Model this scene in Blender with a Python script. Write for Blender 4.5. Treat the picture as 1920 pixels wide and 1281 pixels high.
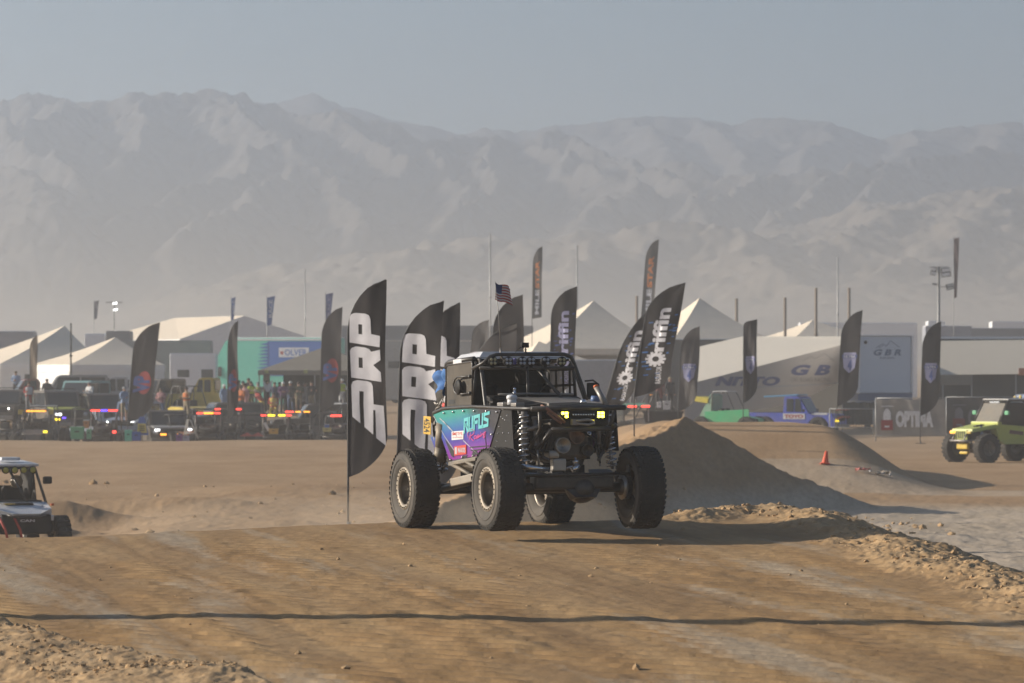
import bpy, bmesh, math, random
import numpy as np
from mathutils import Vector, Matrix, Euler
from mathutils.geometry import tessellate_polygon

for _o in list(bpy.data.objects):
    bpy.data.objects.remove(_o)
SC = bpy.context.scene
COL = SC.collection
R = math.radians
random.seed(7)
RNG = np.random.default_rng(7)

# ---------------------------------------------------------------- camera
LENS = 145.0
F = 1920 * LENS / 36.0          # focal length in photo pixels
H = 2.02                        # eye height above the crest of the track
HY = 695.0                      # photo row of the horizon
camd = bpy.data.cameras.new('camera')
camd.lens = LENS
camd.sensor_width = 36
camd.shift_y = (HY - 640.5) / 1920.0
camd.clip_start = 0.5
camd.clip_end = 30000
camd.dof.use_dof = True
camd.dof.focus_distance = 46.5
camd.dof.aperture_fstop = 5.6
cam = bpy.data.objects.new('camera', camd)
COL.objects.link(cam)
cam.location = (0, 0, H)
cam.rotation_euler = (R(90), 0, 0)
SC.camera = cam

# ---------------------------------------------------------------- sky, sun, exposure
SUN_EL = 19.0
SUN_AZ = 9.0                    # degrees the sun stands behind the picture plane, on the left
sun_dir = Vector((-math.cos(R(SUN_AZ)) * math.cos(R(SUN_EL)), math.sin(R(SUN_AZ)) * math.cos(R(SUN_EL)), math.sin(R(SUN_EL))))
world = bpy.data.worlds.new('World')
SC.world = world
world.use_nodes = True
nt = world.node_tree
nt.nodes.clear()
sky = nt.nodes.new('ShaderNodeTexSky')
sky.sky_type = 'NISHITA'
sky.sun_disc = False
sky.sun_elevation = R(SUN_EL)
sky.sun_rotation = math.atan2(sun_dir.x, sun_dir.y)
sky.air_density = 1.0
sky.dust_density = 1.0
sky.ozone_density = 4.0
bg = nt.nodes.new('ShaderNodeBackground')
bg.inputs['Strength'].default_value = 0.05
wo = nt.nodes.new('ShaderNodeOutputWorld')
nt.links.new(sky.outputs[0], bg.inputs[0])
nt.links.new(bg.outputs[0], wo.inputs[0])

sund = bpy.data.lights.new('sun', 'SUN')
sund.energy = 5.0
sund.angle = R(0.55)
sund.color = (1.0, 0.90, 0.76)
sun = bpy.data.objects.new('sun', sund)
COL.objects.link(sun)
sun.rotation_euler = sun_dir.to_track_quat('Z', 'Y').to_euler()
sun.location = (-60, 20, 60)

SC.view_settings.view_transform = 'Standard'
SC.view_settings.look = 'None'
SC.view_settings.exposure = 0.86
SC.view_settings.gamma = 1.0
SC.cycles.volume_bounces = 1
SC.cycles.max_bounces = 6
SC.cycles.diffuse_bounces = 3
SC.cycles.glossy_bounces = 3
SC.cycles.transmission_bounces = 4
SC.cycles.transparent_max_bounces = 12
SC.cycles.sample_clamp_indirect = 6

# ---------------------------------------------------------------- helpers
def P(px, py, Y):
    """photo pixel at distance Y -> world point"""
    return Vector(((px - 960) / F * Y, Y, H - (py - HY) / F * Y))

def sc(Y):
    return F / Y                # photo pixels per metre at distance Y

MATS = {}
def mat(name, rgb, rough=0.6, metal=0.0, var=0.12, scale=6.0, bump=0.0, emit=None, es=0.0, alpha=None, coat=0.0, dust=0.0, spec=0.4):
    if name in MATS:
        return MATS[name]
    m = bpy.data.materials.new(name)
    m.use_nodes = True
    n = m.node_tree.nodes; L = m.node_tree.links
    b = n['Principled BSDF']
    b.inputs['Roughness'].default_value = rough
    b.inputs['Metallic'].default_value = metal
    b.inputs['Specular IOR Level'].default_value = spec
    if coat: b.inputs['Coat Weight'].default_value = coat
    tc = n.new('ShaderNodeTexCoord')
    no = n.new('ShaderNodeTexNoise'); no.inputs['Scale'].default_value = scale; no.inputs['Detail'].default_value = 5
    L.new(tc.outputs['Object'], no.inputs['Vector'])
    rp = n.new('ShaderNodeMapRange')
    rp.inputs['From Min'].default_value = 0.25; rp.inputs['From Max'].default_value = 0.75
    rp.inputs['To Min'].default_value = 1 - var; rp.inputs['To Max'].default_value = 1 + var
    L.new(no.outputs['Fac'], rp.inputs['Value'])
    mx = n.new('ShaderNodeMix'); mx.data_type = 'RGBA'; mx.blend_type = 'MULTIPLY'; mx.inputs['Factor'].default_value = 1
    mx.inputs['A'].default_value = (*rgb, 1)
    L.new(rp.outputs[0], mx.inputs['B'])
    out = mx.outputs['Result']
    if dust > 0:
        n2 = n.new('ShaderNodeTexNoise'); n2.inputs['Scale'].default_value = scale * .55; n2.inputs['Detail'].default_value = 8; n2.inputs['Roughness'].default_value = .7
        L.new(tc.outputs['Object'], n2.inputs['Vector'])
        r2 = n.new('ShaderNodeMapRange'); r2.inputs['From Min'].default_value = .35; r2.inputs['From Max'].default_value = .7
        r2.inputs['To Min'].default_value = dust * .25; r2.inputs['To Max'].default_value = min(1, dust * 1.4)
        L.new(n2.outputs['Fac'], r2.inputs['Value'])
        m2 = n.new('ShaderNodeMix'); m2.data_type = 'RGBA'
        L.new(r2.outputs[0], m2.inputs['Factor']); L.new(out, m2.inputs['A']); m2.inputs['B'].default_value = (.30, .235, .165, 1)
        out = m2.outputs['Result']
    L.new(out, b.inputs['Base Color'])
    if bump > 0:
        bp = n.new('ShaderNodeBump'); bp.inputs['Strength'].default_value = bump; bp.inputs['Distance'].default_value = .02
        L.new(no.outputs['Fac'], bp.inputs['Height']); L.new(bp.outputs[0], b.inputs['Normal'])
    if emit:
        b.inputs['Emission Color'].default_value = (*emit, 1); b.inputs['Emission Strength'].default_value = es
    if alpha is not None:
        b.inputs['Alpha'].default_value = alpha
    MATS[name] = m
    return m

def link(o, parent=None):
    COL.objects.link(o)
    if parent is not None: o.parent = parent
    return o

def tag(o, label=None, cat=None, group=None, kind=None):
    if label: o['label'] = label
    if cat: o['category'] = cat
    if group: o['group'] = group
    if kind: o['kind'] = kind
    return o

def thing(name, label, cat, loc=(0, 0, 0), rz=0.0, group=None):
    o = bpy.data.objects.new(name, None)
    o.empty_display_size = .3
    o.location = loc; o.rotation_euler = (0, 0, rz)
    COL.objects.link(o)
    return tag(o, label, cat, group)

def frames(pts):
    pts = [Vector(p) for p in pts]
    n = len(pts); out = []
    t0 = (pts[1] - pts[0]).normalized()
    a = Vector((0, 0, 1)) if abs(t0.z) < .9 else Vector((1, 0, 0))
    N = (a - t0 * a.dot(t0)).normalized()
    for i in range(n):
        if i == 0: t = pts[1] - pts[0]
        elif i == n - 1: t = pts[-1] - pts[-2]
        else: t = (pts[i + 1] - pts[i]).normalized() + (pts[i] - pts[i - 1]).normalized()
        if t.length < 1e-9: t = pts[i] - pts[i - 1]
        t = t.normalized()
        N = (N - t * N.dot(t))
        if N.length < 1e-6: N = t.orthogonal()
        N = N.normalized()
        k = 1.0
        if 0 < i < n - 1:
            cs = t.dot((pts[i] - pts[i - 1]).normalized())
            k = 1 / max(.5, cs)
        out.append((pts[i], N, t.cross(N), k))
    return out

_boxcache = {}
def box_geo(s, bev):
    key = (round(s[0], 4), round(s[1], 4), round(s[2], 4), round(bev, 4))
    if key in _boxcache: return _boxcache[key]
    bm = bmesh.new()
    bmesh.ops.create_cube(bm, size=1)
    for v in bm.verts: v.co = Vector((v.co.x * s[0], v.co.y * s[1], v.co.z * s[2]))
    if bev > 0:
        bmesh.ops.bevel(bm, geom=bm.edges[:], offset=min(bev, min(s) * .45), segments=2, profile=.6, affect='EDGES')
    bm.verts.index_update()
    g = ([v.co.copy() for v in bm.verts], [[v.index for v in f.verts] for f in bm.faces])
    bm.free()
    _boxcache[key] = g
    return g

class MB:
    """collects shapes and links them as one mesh object"""
    def __init__(s):
        s.v = []; s.f = []; s.m = []; s.cm = 0; s.sm = []; s.smooth = False
    def add(s, vs, fs, M=None):
        o = len(s.v)
        if M is None: s.v += [tuple(v) for v in vs]
        else: s.v += [tuple(M @ Vector(v)) for v in vs]
        s.f += [[i + o for i in f] for f in fs]
        s.m += [s.cm] * len(fs); s.sm += [s.smooth] * len(fs)
        return s
    def box(s, c, size, rot=None, bev=0.0):
        vs, fs = box_geo(size, bev)
        M = Matrix.Translation(Vector(c))
        if rot is not None: M = M @ Euler(rot).to_matrix().to_4x4()
        return s.add(vs, fs, M)
    def tube(s, pts, r, n=8, cap=True, closed=False):
        old = s.smooth; s.smooth = True
        fr = frames(list(pts) + ([pts[0]] if closed else []))
        if closed: fr = fr[:-1]
        vs = []; fs = []
        for i, (p, N, B, k) in enumerate(fr):
            rr = r[i] if isinstance(r, (list, tuple)) else r
            for j in range(n):
                a = 2 * math.pi * j / n
                vs.append(p + (N * math.cos(a) + B * math.sin(a)) * rr * k)
        m = len(fr)
        for i in range(m if closed else m - 1):
            for j in range(n):
                a = i * n + j; b = i * n + (j + 1) % n
                i2 = (i + 1) % m
                fs.append([a, b, i2 * n + (j + 1) % n, i2 * n + j])
        if cap and not closed:
            fs.append(list(range(n))[::-1]); fs.append([(m - 1) * n + j for j in range(n)])
        s.add(vs, fs); s.smooth = old
        return s
    def cyl(s, p0, p1, r0, r1=None, n=16):
        return s.tube([p0, p1], [r0, r0 if r1 is None else r1], n)
    def lathe(s, prof, M=None, n=32, closed=False):
        """prof: (radius, axial) along local Y axis; rotates round Y"""
        old = s.smooth; s.smooth = True
        vs = []; fs = []; k = len(prof)
        for i in range(n):
            a = 2 * math.pi * i / n
            for (r, y) in prof: vs.append((r * math.cos(a), y, r * math.sin(a)))
        for i in range(n):
            i2 = (i + 1) % n
            for j in range(k if closed else k - 1):
                j2 = (j + 1) % k
                fs.append([i * k + j, i * k + j2, i2 * k + j2, i2 * k + j])
        s.add(vs, fs, M); s.smooth = old
        return s
    def poly(s, pts, th, axis, M=None):
        """outline extruded by th along +axis given as 3 vectors (origin, ex, ey)"""
        O, ex, ey = [Vector(a) for a in axis]
        nz = ex.cross(ey).normalized() * th
        n = len(pts)
        vs = [O + ex * x + ey * y for x, y in pts] + [O + ex * x + ey * y + nz for x, y in pts]
        tri = tessellate_polygon([[Vector((x, y, 0)) for x, y in pts]])
        fs = [list(t)[::-1] for t in tri] + [[i + n for i in t] for t in tri]
        for i in range(n):
            j = (i + 1) % n
            fs.append([i, j, j + n, i + n])
        return s.add(vs, fs, M)
    def quad(s, a, b, c, d):
        return s.add([a, b, c, d], [[0, 1, 2, 3]])
    def sphere(s, c, r, n=10, k=6, sq=(1, 1, 1)):
        old = s.smooth; s.smooth = True
        vs = []; fs = []
        for i in range(k + 1):
            th = math.pi * i / k
            for j in range(n):
                a = 2 * math.pi * j / n
                vs.append((c[0] + r * sq[0] * math.sin(th) * math.cos(a), c[1] + r * sq[1] * math.sin(th) * math.sin(a), c[2] + r * sq[2] * math.cos(th)))
        for i in range(k):
            for j in range(n):
                fs.append([i * n + j, (i + 1) * n + j, (i + 1) * n + (j + 1) % n, i * n + (j + 1) % n])
        s.add(vs, fs); s.smooth = old
        return s
    def build(s, name, mats, parent=None, label=None, smooth=None, loc=None, fix=True, rz=None):
        me = bpy.data.meshes.new(name)
        me.from_pydata(s.v, [], s.f)
        if not isinstance(mats, (list, tuple)): mats = [mats]
        for m in mats: me.materials.append(m)
        if len(mats) > 1: me.polygons.foreach_set('material_index', s.m)
        sm = s.sm if smooth is None else [smooth] * len(s.f)
        me.polygons.foreach_set('use_smooth', sm)
        if fix:
            bm = bmesh.new(); bm.from_mesh(me)
            bmesh.ops.recalc_face_normals(bm, faces=bm.faces[:])
            bm.to_mesh(me); bm.free()
        me.update()
        o = bpy.data.objects.new(name, me)
        link(o, parent)
        if label: o['label'] = label
        if loc is not None: o.location = loc
        if rz is not None: o.rotation_euler = (0, 0, rz)
        return o

def children(o):
    return [c for c in list(o.children)]

def dup(o, parent=None, top=True, label=None, loc=None, rz=None):
    c = o.copy(); COL.objects.link(c)
    c.parent = parent
    for ch in children(o): dup(ch, c, False)
    if label: c['label'] = label
    if loc is not None: c.location = loc
    if rz is not None: c.rotation_euler = (0, 0, rz)
    return c

# ---- text as flat triangles in a plane
_tx = {}
def text2d(body, bold=0.0, res=3):
    """returns (verts [(x,y)], faces) with cap height normalised to about .7"""
    key = (body, bold, res)
    if key in _tx: return _tx[key]
    cu = bpy.data.curves.new('lettering', 'FONT')
    cu.body = body; cu.size = 1; cu.offset = bold; cu.resolution_u = res
    o = bpy.data.objects.new('lettering', cu); COL.objects.link(o)
    dg = bpy.context.evaluated_depsgraph_get(); dg.update()
    me = bpy.data.meshes.new_from_object(o.evaluated_get(dg))
    vs = [(v.co.x, v.co.y) for v in me.vertices]; fs = [list(p.vertices) for p in me.polygons]
    bpy.data.objects.remove(o); bpy.data.curves.remove(cu); bpy.data.meshes.remove(me)
    _tx[key] = (vs, fs)
    return vs, fs

def fit2d(g, x0, y0, x1, y1, shear=0.0):
    """fit flat geometry into a rectangle"""
    vs, fs = g
    vs = [(x + shear * y, y) for x, y in vs]
    xs = [v[0] for v in vs]; ys = [v[1] for v in vs]
    a, b, c, d = min(xs), max(xs), min(ys), max(ys)
    return [(x0 + (x - a) / (b - a) * (x1 - x0), y0 + (y - c) / (d - c) * (y1 - y0)) for x, y in vs], fs

def stroke2d(lines, w):
    """polylines -> ribbon polygons with mitred joints"""
    vs = []; fs = []
    for ln in lines:
        n = len(ln); o = len(vs)
        for i in range(n):
            p = Vector(ln[i])
            d1 = (p - Vector(ln[i - 1])).normalized() if i > 0 else None
            d2 = (Vector(ln[i + 1]) - p).normalized() if i < n - 1 else None
            d = (d1 + d2) if d1 and d2 else (d1 or d2)
            if d.length < 1e-6: d = d1
            d = d.normalized(); k = 1.0
            if d1 and d2: k = 1 / max(.45, d.dot(d1))
            e = 0
            if i == 0: e = -w / 2
            if i == n - 1: e = w / 2
            nn = Vector((-d.y, d.x)) * w / 2 * k
            q = p + d * e
            vs += [tuple(q + nn), tuple(q - nn)]
        for i in range(n - 1):
            fs.append([o + 2 * i, o + 2 * i + 1, o + 2 * i + 3, o + 2 * i + 2])
    return vs, fs

def poly2d(outer, holes=()):
    loops = [[Vector((x, y, 0)) for x, y in outer]] + [[Vector((x, y, 0)) for x, y in h] for h in holes]
    tri = tessellate_polygon(loops)
    vs = [tuple(p[:2]) for l in loops for p in l]
    return vs, [list(t) for t in tri]

# ---- numpy noise
def _hash(ix, iy, seed):
    h = (ix.astype(np.int64) * 374761393 + iy.astype(np.int64) * 668265263 + seed * 1442695041) & 0xffffffff
    h = ((h ^ (h >> 13)) * 1274126177) & 0xffffffff
    return ((h ^ (h >> 16)) & 0xffff) / 65535.0

def vnoise(x, y, seed=0):
    ix = np.floor(x); iy = np.floor(y)
    fx = x - ix; fy = y - iy
    fx = fx * fx * fx * (fx * (fx * 6 - 15) + 10); fy = fy * fy * fy * (fy * (fy * 6 - 15) + 10)
    a = _hash(ix, iy, seed); b = _hash(ix + 1, iy, seed); c = _hash(ix, iy + 1, seed); d = _hash(ix + 1, iy + 1, seed)
    return (a + (b - a) * fx) * (1 - fy) + (c + (d - c) * fx) * fy

def fbm(x, y, oct=4, seed=0, gain=.5):
    s = 0; a = 1; t = 0
    for i in range(oct):
        s = s + a * (vnoise(x, y, seed + i * 17) - .5); t += a
        a *= gain; x = x * 2.03 + 11.7; y = y * 2.03 + 5.3
    return s / t * 2

def sstep(a, b, x):
    t = np.clip((x - a) / (b - a), 0, 1)
    return t * t * (3 - 2 * t)

def pdist(X, Y, pts):
    """distance to a polyline and the parameter of the nearest point"""
    best = np.full(np.shape(X), 1e9); par = np.zeros(np.shape(X))
    for i in range(len(pts) - 1):
        (ax, ay), (bx, by) = pts[i][:2], pts[i + 1][:2]
        dx, dy = bx - ax, by - ay
        t = np.clip(((X - ax) * dx + (Y - ay) * dy) / (dx * dx + dy * dy), 0, 1)
        d = np.hypot(X - (ax + t * dx), Y - (ay + t * dy))
        k = d < best
        best = np.where(k, d, best); par = np.where(k, i + t, par)
    return best, par

def grid_mesh(name, X, Y, Z, m, attrs=None, smooth=True):
    ny, nx = X.shape
    me = bpy.data.meshes.new(name)
    co = np.stack([X, Y, Z], -1).reshape(-1, 3).astype(np.float32)
    me.vertices.add(len(co)); me.vertices.foreach_set('co', co.ravel())
    idx = np.arange(ny * nx).reshape(ny, nx)
    q = np.stack([idx[:-1, :-1], idx[:-1, 1:], idx[1:, 1:], idx[1:, :-1]], -1).reshape(-1, 4)
    nf = len(q)
    me.loops.add(nf * 4); me.loops.foreach_set('vertex_index', q.ravel().astype(np.int32))
    me.polygons.add(nf)
    me.polygons.foreach_set('loop_start', (np.arange(nf) * 4).astype(np.int32))
    me.polygons.foreach_set('loop_total', np.full(nf, 4, np.int32))
    me.polygons.foreach_set('use_smooth', np.full(nf, smooth))
    me.update(calc_edges=True)
    for k, a in (attrs or {}).items():
        at = me.attributes.new(k, 'FLOAT', 'POINT'); at.data.foreach_set('value', a.ravel().astype(np.float32))
    me.materials.append(m)
    o = bpy.data.objects.new(name, me)
    return link(o)
# ================================================================ terrain
EDGE = [(-30, 51.0), (-8, 51.4), (-5.5, 52.0), (-1.6, 54.3), (1.2, 54.3), (2.0, 54.9), (2.9, 56.6), (3.6, 57.2), (4.05, 55.0), (4.4, 51.5), (4.7, 47.6), (5.0, 44.0), (5.25, 40.0), (5.5, 32), (5.6, 20), (5.6, 1)]
CLOD = [(-12, 47), (-4.45, 35.4), (-3.15, 32.4), (-1.95, 30.2), (-1.2, 27), (0, 1)]

def zplat(X, Y):
    z = np.where(Y > 48, -.013 - .020 * (53.4 - Y), -.121 - .0105 * (48 - Y))
    z = z - .05 * sstep(-1.8, -6, X)
    return z

def zplain(X, Y):
    left = sstep(7, -3, X / Y * 100)                     # by bearing
    z = np.full(np.shape(X), -1.45)
    z = z - .45 * np.exp(-((Y - 84) / 16) ** 2) * sstep(-7.2, -9.8, X)
    zl = -1.5 + .40 * sstep(110, 178, Y) - .85 * sstep(180, 192, Y) + 1.55 * sstep(203, 226, Y)
    zr = -1.48 - .10 * sstep(120, 165, Y) + .15 * sstep(170, 200, Y) - .12 * sstep(201, 210, Y) + .3 * sstep(229, 240, Y)
    z = z + (left * (zl + 1.5) + (1 - left) * (zr + 1.48))
    # jump ridge on the right, far side
    rx = sstep(1.5, 5.5, X) * (1 - sstep(9.4, 13.2, X))
    z = z + 1.78 * rx * sstep(112, 128, Y) * (1 - .35 * sstep(140, 165, Y)) * (1 - sstep(175, 190, Y))
    # low banks on the left, out of the frame to the left
    for (cx, cy, lx, ly, hh) in ((-11.4, 93.0, 1.4, 1.0, .62), (-11.0, 98.5, 1.8, 1.1, .55), (-9.0, 104, 3.0, 1.6, .35), (-6.0, 116, 3.0, 6, .25), (-5.2, 92, 1.0, .8, .16), (-3.4, 88, .9, .7, .12)):
        z = z + hh * np.exp(-((X - cx) / lx) ** 2 - ((Y - cy) / ly) ** 2)
    z = z + .10 * fbm(X * .16, Y * .10, 3, 5)
    return z

HEAP = [(5.6, 112.0, -1.0), (4.9, 106.0, .25), (4.42, 103.0, .84), (3.6, 100.6, .42), (2.4, 97.8, .10), (.6, 93.5, -.30), (-1.2, 89.5, -.80), (-3.0, 86.0, -1.5)]
def zmound(X, Y):
    """spoil heap: a ridge that runs from the sharp top towards the track, straight loose sides"""
    hp = HEAP[::-1]
    xr = np.interp(Y, [p[1] for p in hp], [p[0] for p in hp]); zr = np.interp(Y, [p[1] for p in hp], [p[2] for p in hp])
    wx = X + .16 * fbm(X * .9, Y * .5, 3, 33)
    sd = wx - xr; d = np.abs(sd) * .92
    h = zr - np.where(sd < 0, .40 * d / (1 + .02 * d), .72 * d / (1 + .085 * d))
    h = np.where((Y < 86) | (Y > 112), -9.0, h)
    h = h + 1.5
    h = h + (.10 * fbm(X * 1.1, Y * .7, 4, 31) + .07 * fbm(X * 3.5, Y * 2.0, 4, 32, .65)) * np.clip(h * 1.5, 0, 1)
    return np.maximum(h, 0)

def terrain(X, Y, detail=True):
    X = np.asarray(X, float); Y = np.asarray(Y, float)
    ex = np.array([p[0] for p in EDGE]); ey = np.array([p[1] for p in EDGE])
    d, _ = pdist(X, Y, EDGE)
    ye = np.interp(X, ex, ey)
    d = np.where(Y > ye, d, -d)
    d = d + .35 * fbm(X * .9, Y * .9, 3, 3) * sstep(1.2, 2.6, X)
    zp = zplat(X, Y)
    right = sstep(1.6, 2.6, X)
    bm_ = np.exp(-((d + .15) / .55) ** 2) * (.04 + .07 * right)
    bm_ = bm_ * (1 - .9 * sstep(1.6, -2, X))
    rough_r = right * sstep(-1.2, -.2, d)
    t = sstep(0.15, 4.2, d)
    z = zp * (1 - t) + (zplain(X, Y) + zmound(X, Y)) * t + bm_ * (1 - t)
    # bank of clods bottom left
    cd, _ = pdist(X, Y, CLOD)
    cx = np.interp(-Y, [-p[1] for p in CLOD], [p[0] for p in CLOD])
    cs = np.where(X < cx, cd, -cd) + .22 * fbm(X * 1.6, Y * .8, 3, 9)
    inl = sstep(-.05, .28, cs) * (Y < 48)
    z = z + .17 * inl * sstep(2.6, .5, cs) + .06 * inl
    track = (1 - t) * (1 - inl) * (1 - rough_r)
    if detail:
        z = z + inl * (.050 * fbm(X * 1.8, Y * 1.2, 5, 21, .6) + .016 * fbm(X * 11, Y * 6, 3, 22, .65))
        z = z + rough_r * (1 - t) * (.07 * fbm(X * 1.7, Y * 1.1, 5, 23, .62) + .035 * fbm(X * 9, Y * 5, 3, 24, .65))
        # track: crawler-tread ripples in bands that run towards the camera and to the right
        a = R(11)
        u = X * math.cos(a) + Y * math.sin(a); v = -X * math.sin(a) + Y * math.cos(a)
        u = u + .25 * fbm(u * .1, v * .07, 2, 41)
        near = sstep(53, 46, Y)
        band = np.zeros(np.shape(X))
        for k, (uc, w, am) in enumerate(((2.45, .34, 1), (3.35, .3, .8), (4.5, .4, 1.0), (5.45, .32, .7), (6.3, .38, 1.0), (7.3, .35, .9), (8.1, .3, .6), (9.0, .4, .8), (10.2, .35, .6), (11.2, .4, .5), (12.3, .3, .5))):
            msk = np.exp(-(np.abs(u - uc) / (1.35 * w)) ** 4) * am * sstep(.28, .60, vnoise(u * .8 + k * 7, v * .20, 50 + k))
            ph = v * 11.5 + u * 9.5 + 2.4 * fbm(u * 1.4, v * .8, 3, 60 + k)
            rip = np.sin(ph); rip = np.sign(rip) * np.abs(rip) ** .8
            band = band + msk * (.036 * rip - .004)
        z = z + track * near * band
        z = z + track * (.006 * fbm(u * 3.0, v * .35, 4, 43) + .004 * fbm(X * 1.1, Y * .5, 3, 44) + .009 * fbm(X * 5, Y * 3, 4, 45))
        # a few ruts
        dpk = .35
        for uc, w, dp in ((1.7, .06, .010), (3.9, .05, .008), (5.05, .05, .008), (6.85, .06, .010), (8.6, .05, .008), (9.65, .06, .008)):
            z = z - track * near * dpk * dp * np.exp(-((u - uc) / w) ** 2) + track * near * dpk * dp * .6 * np.exp(-((u - uc - 2.2 * w) / w) ** 2)
        plain = t
        far = sstep(140, 90, Y)
        z = z + plain * far * (.05 * fbm(X * .45, Y * .28, 4, 71) + .03 * fbm(X * 3.1, Y * 1.3, 4, 72, .6)) * (1 - .6 * right * sstep(70, 60, Y))
    else:
        t = np.clip(t, 0, 1)
    return z, t, inl, rough_r

def gz(x, y):
    return float(terrain(np.array([x]), np.array([y]), False)[0][0])

# rows and columns of the ground sheet
rows = [1.0, 6, 12, 18, 22, 25]
y = 27.0
while y < 57: rows.append(y); y += .05
while y < 120: rows.append(y); y += .18
while y < 240: rows.append(y); y += .9
while y < 9000: rows.append(y); y *= 1.06
cols = list(-np.geomspace(.155, 1.2, 14)[::-1]) + list(np.linspace(-.15, .15, 760)) + list(np.geomspace(.155, 1.2, 14))
UU, YY = np.meshgrid(np.array(cols), np.array(rows))
XX = UU * YY
ZZ, TT, IN, RR_ = terrain(XX, YY)
ZZ = np.where(YY > 420, ZZ + (YY - 420) * .004, ZZ)

def ground_material():
    m = bpy.data.materials.new('desert_dirt'); m.use_nodes = True
    n = m.node_tree.nodes; L = m.node_tree.links
    b = n['Principled BSDF']; b.inputs['Roughness'].default_value = .95; b.inputs['Specular IOR Level'].default_value = .15
    ge = n.new('ShaderNodeNewGeometry')
    def noise(scale, sx=1, sy=1, detail=6, rough=.6, rot=0, dist=0):
        m0 = n.new('ShaderNodeMapping'); m0.inputs['Rotation'].default_value = (0, 0, rot)
        mp = n.new('ShaderNodeMapping'); mp.inputs['Scale'].default_value = (sx, sy, 1)
        L.new(ge.outputs['Position'], m0.inputs['Vector']); L.new(m0.outputs[0], mp.inputs['Vector'])
        no = n.new('ShaderNodeTexNoise'); no.inputs['Scale'].default_value = scale; no.inputs['Detail'].default_value = detail; no.inputs['Roughness'].default_value = rough
        no.inputs['Distortion'].default_value = dist
        L.new(mp.outputs[0], no.inputs['Vector']); return no.outputs['Fac']
    def ramp(sock, a, bb, lo=0, hi=1):
        r = n.new('ShaderNodeMapRange'); r.inputs['From Min'].default_value = a; r.inputs['From Max'].default_value = bb
        r.inputs['To Min'].default_value = lo; r.inputs['To Max'].default_value = hi
        L.new(sock, r.inputs['Value']); return r.outputs[0]
    def mix(f, a, bb, mode='MIX'):
        x = n.new('ShaderNodeMix'); x.data_type = 'RGBA'; x.blend_type = mode
        if isinstance(f, float): x.inputs['Factor'].default_value = f
        else: L.new(f, x.inputs['Factor'])
        for s_, v_ in (('A', a), ('B', bb)):
            if isinstance(v_, tuple): x.inputs[s_].default_value = (*v_, 1)
            else: L.new(v_, x.inputs[s_])
        return x.outputs['Result']
    def att(name):
        a = n.new('ShaderNodeAttribute'); a.attribute_name = name; return a.outputs['Fac']
    # graded track: brown dirt with grey hard-packed scrapes running along the track
    base = mix(ramp(noise(.8, 1, .45, 7, .62), .35, .68), (.325, .200, .090), (.385, .252, .124))
    base = mix(ramp(noise(1.6, 1, .07, 6, .62, R(-11)), .42, .64, 0, .9), base, (.235, .140, .062))
    scr = ramp(noise(1.0, 1, .10, 7, .66, R(-11), .2), .54, .65, 0, .75)
    base = mix(scr, base, (.375, .305, .22))
    # open desert beyond
    open_ = mix(ramp(noise(.35, 1, .5, 7, .65), .35, .65), (.330, .205, .105), (.415, .275, .155))
    pale = mix(ramp(noise(.9, 1, .3, 7, .65), .35, .65), (.41, .325, .23), (.50, .41, .31))
    open_ = mix(att('pale'), open_, pale)
    colr = mix(att('open'), base, open_)
    clod = mix(ramp(noise(3.0, 1, .7, 6, .7), .35, .65), (.34, .215, .105), (.47, .325, .180))
    colr = mix(att('clods'), colr, clod)
    colr = mix(ramp(noise(9, 1, .35, 6, .75), .42, .72, 0, .75), colr, mix(.5, colr, (.14, .095, .06)))
    # fine stones
    vo = n.new('ShaderNodeTexVoronoi'); vo.inputs['Scale'].default_value = 7; L.new(ge.outputs['Position'], vo.inputs['Vector'])
    L.new(colr, b.inputs['Base Color'])
    h1 = noise(9, 1, .6, 6, .7); h2 = noise(40, 1, 1, 3, .6)
    ad = n.new('ShaderNodeMath'); ad.operation = 'MULTIPLY_ADD'; L.new(h2, ad.inputs[0]); ad.inputs[1].default_value = .35; L.new(h1, ad.inputs[2])
    bp = n.new('ShaderNodeBump'); bp.inputs['Strength'].default_value = .4; bp.inputs['Distance'].default_value = .02
    L.new(ad.outputs[0], bp.inputs['Height']); L.new(bp.outputs[0], b.inputs['Normal'])
    return m
GROUND = ground_material()
bear = XX / YY
PALE = sstep(.022, .052, bear + .006 * fbm(XX * .3, YY * .08, 3, 91)) * sstep(112, 100, YY + 3 * fbm(XX * .3, YY * .1, 2, 92)) + .25 * sstep(150, 210, YY) + .0
PALE = PALE * (1 - sstep(1.2, .3, np.maximum(zmound(XX, YY), 0)) * 0)
PALE = PALE * (1 - sstep(.15, .9, zmound(XX, YY)))
PALE = np.clip(np.maximum(PALE, .55 * sstep(.02, .035, bear) * (np.abs(YY - 117) < 3)), 0, 1)
ground = grid_mesh('ground', XX, YY, ZZ, GROUND, dict(open=TT, clods=np.clip(IN + RR_ * (1 - TT), 0, 1), pale=PALE))
tag(ground, kind='structure')
ground['label'] = 'brown graded dirt track and pale desert flat with a spoil heap'

mb = MB(); mb.quad((-12000, -3000, -3.2), (12000, -3000, -3.2), (12000, 12000, -3.2), (-12000, 12000, -3.2))
tag(mb.build('desert_plain', mat('plain_dirt', (.32, .24, .16), .95, var=.2, scale=.02)), kind='structure')

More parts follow.
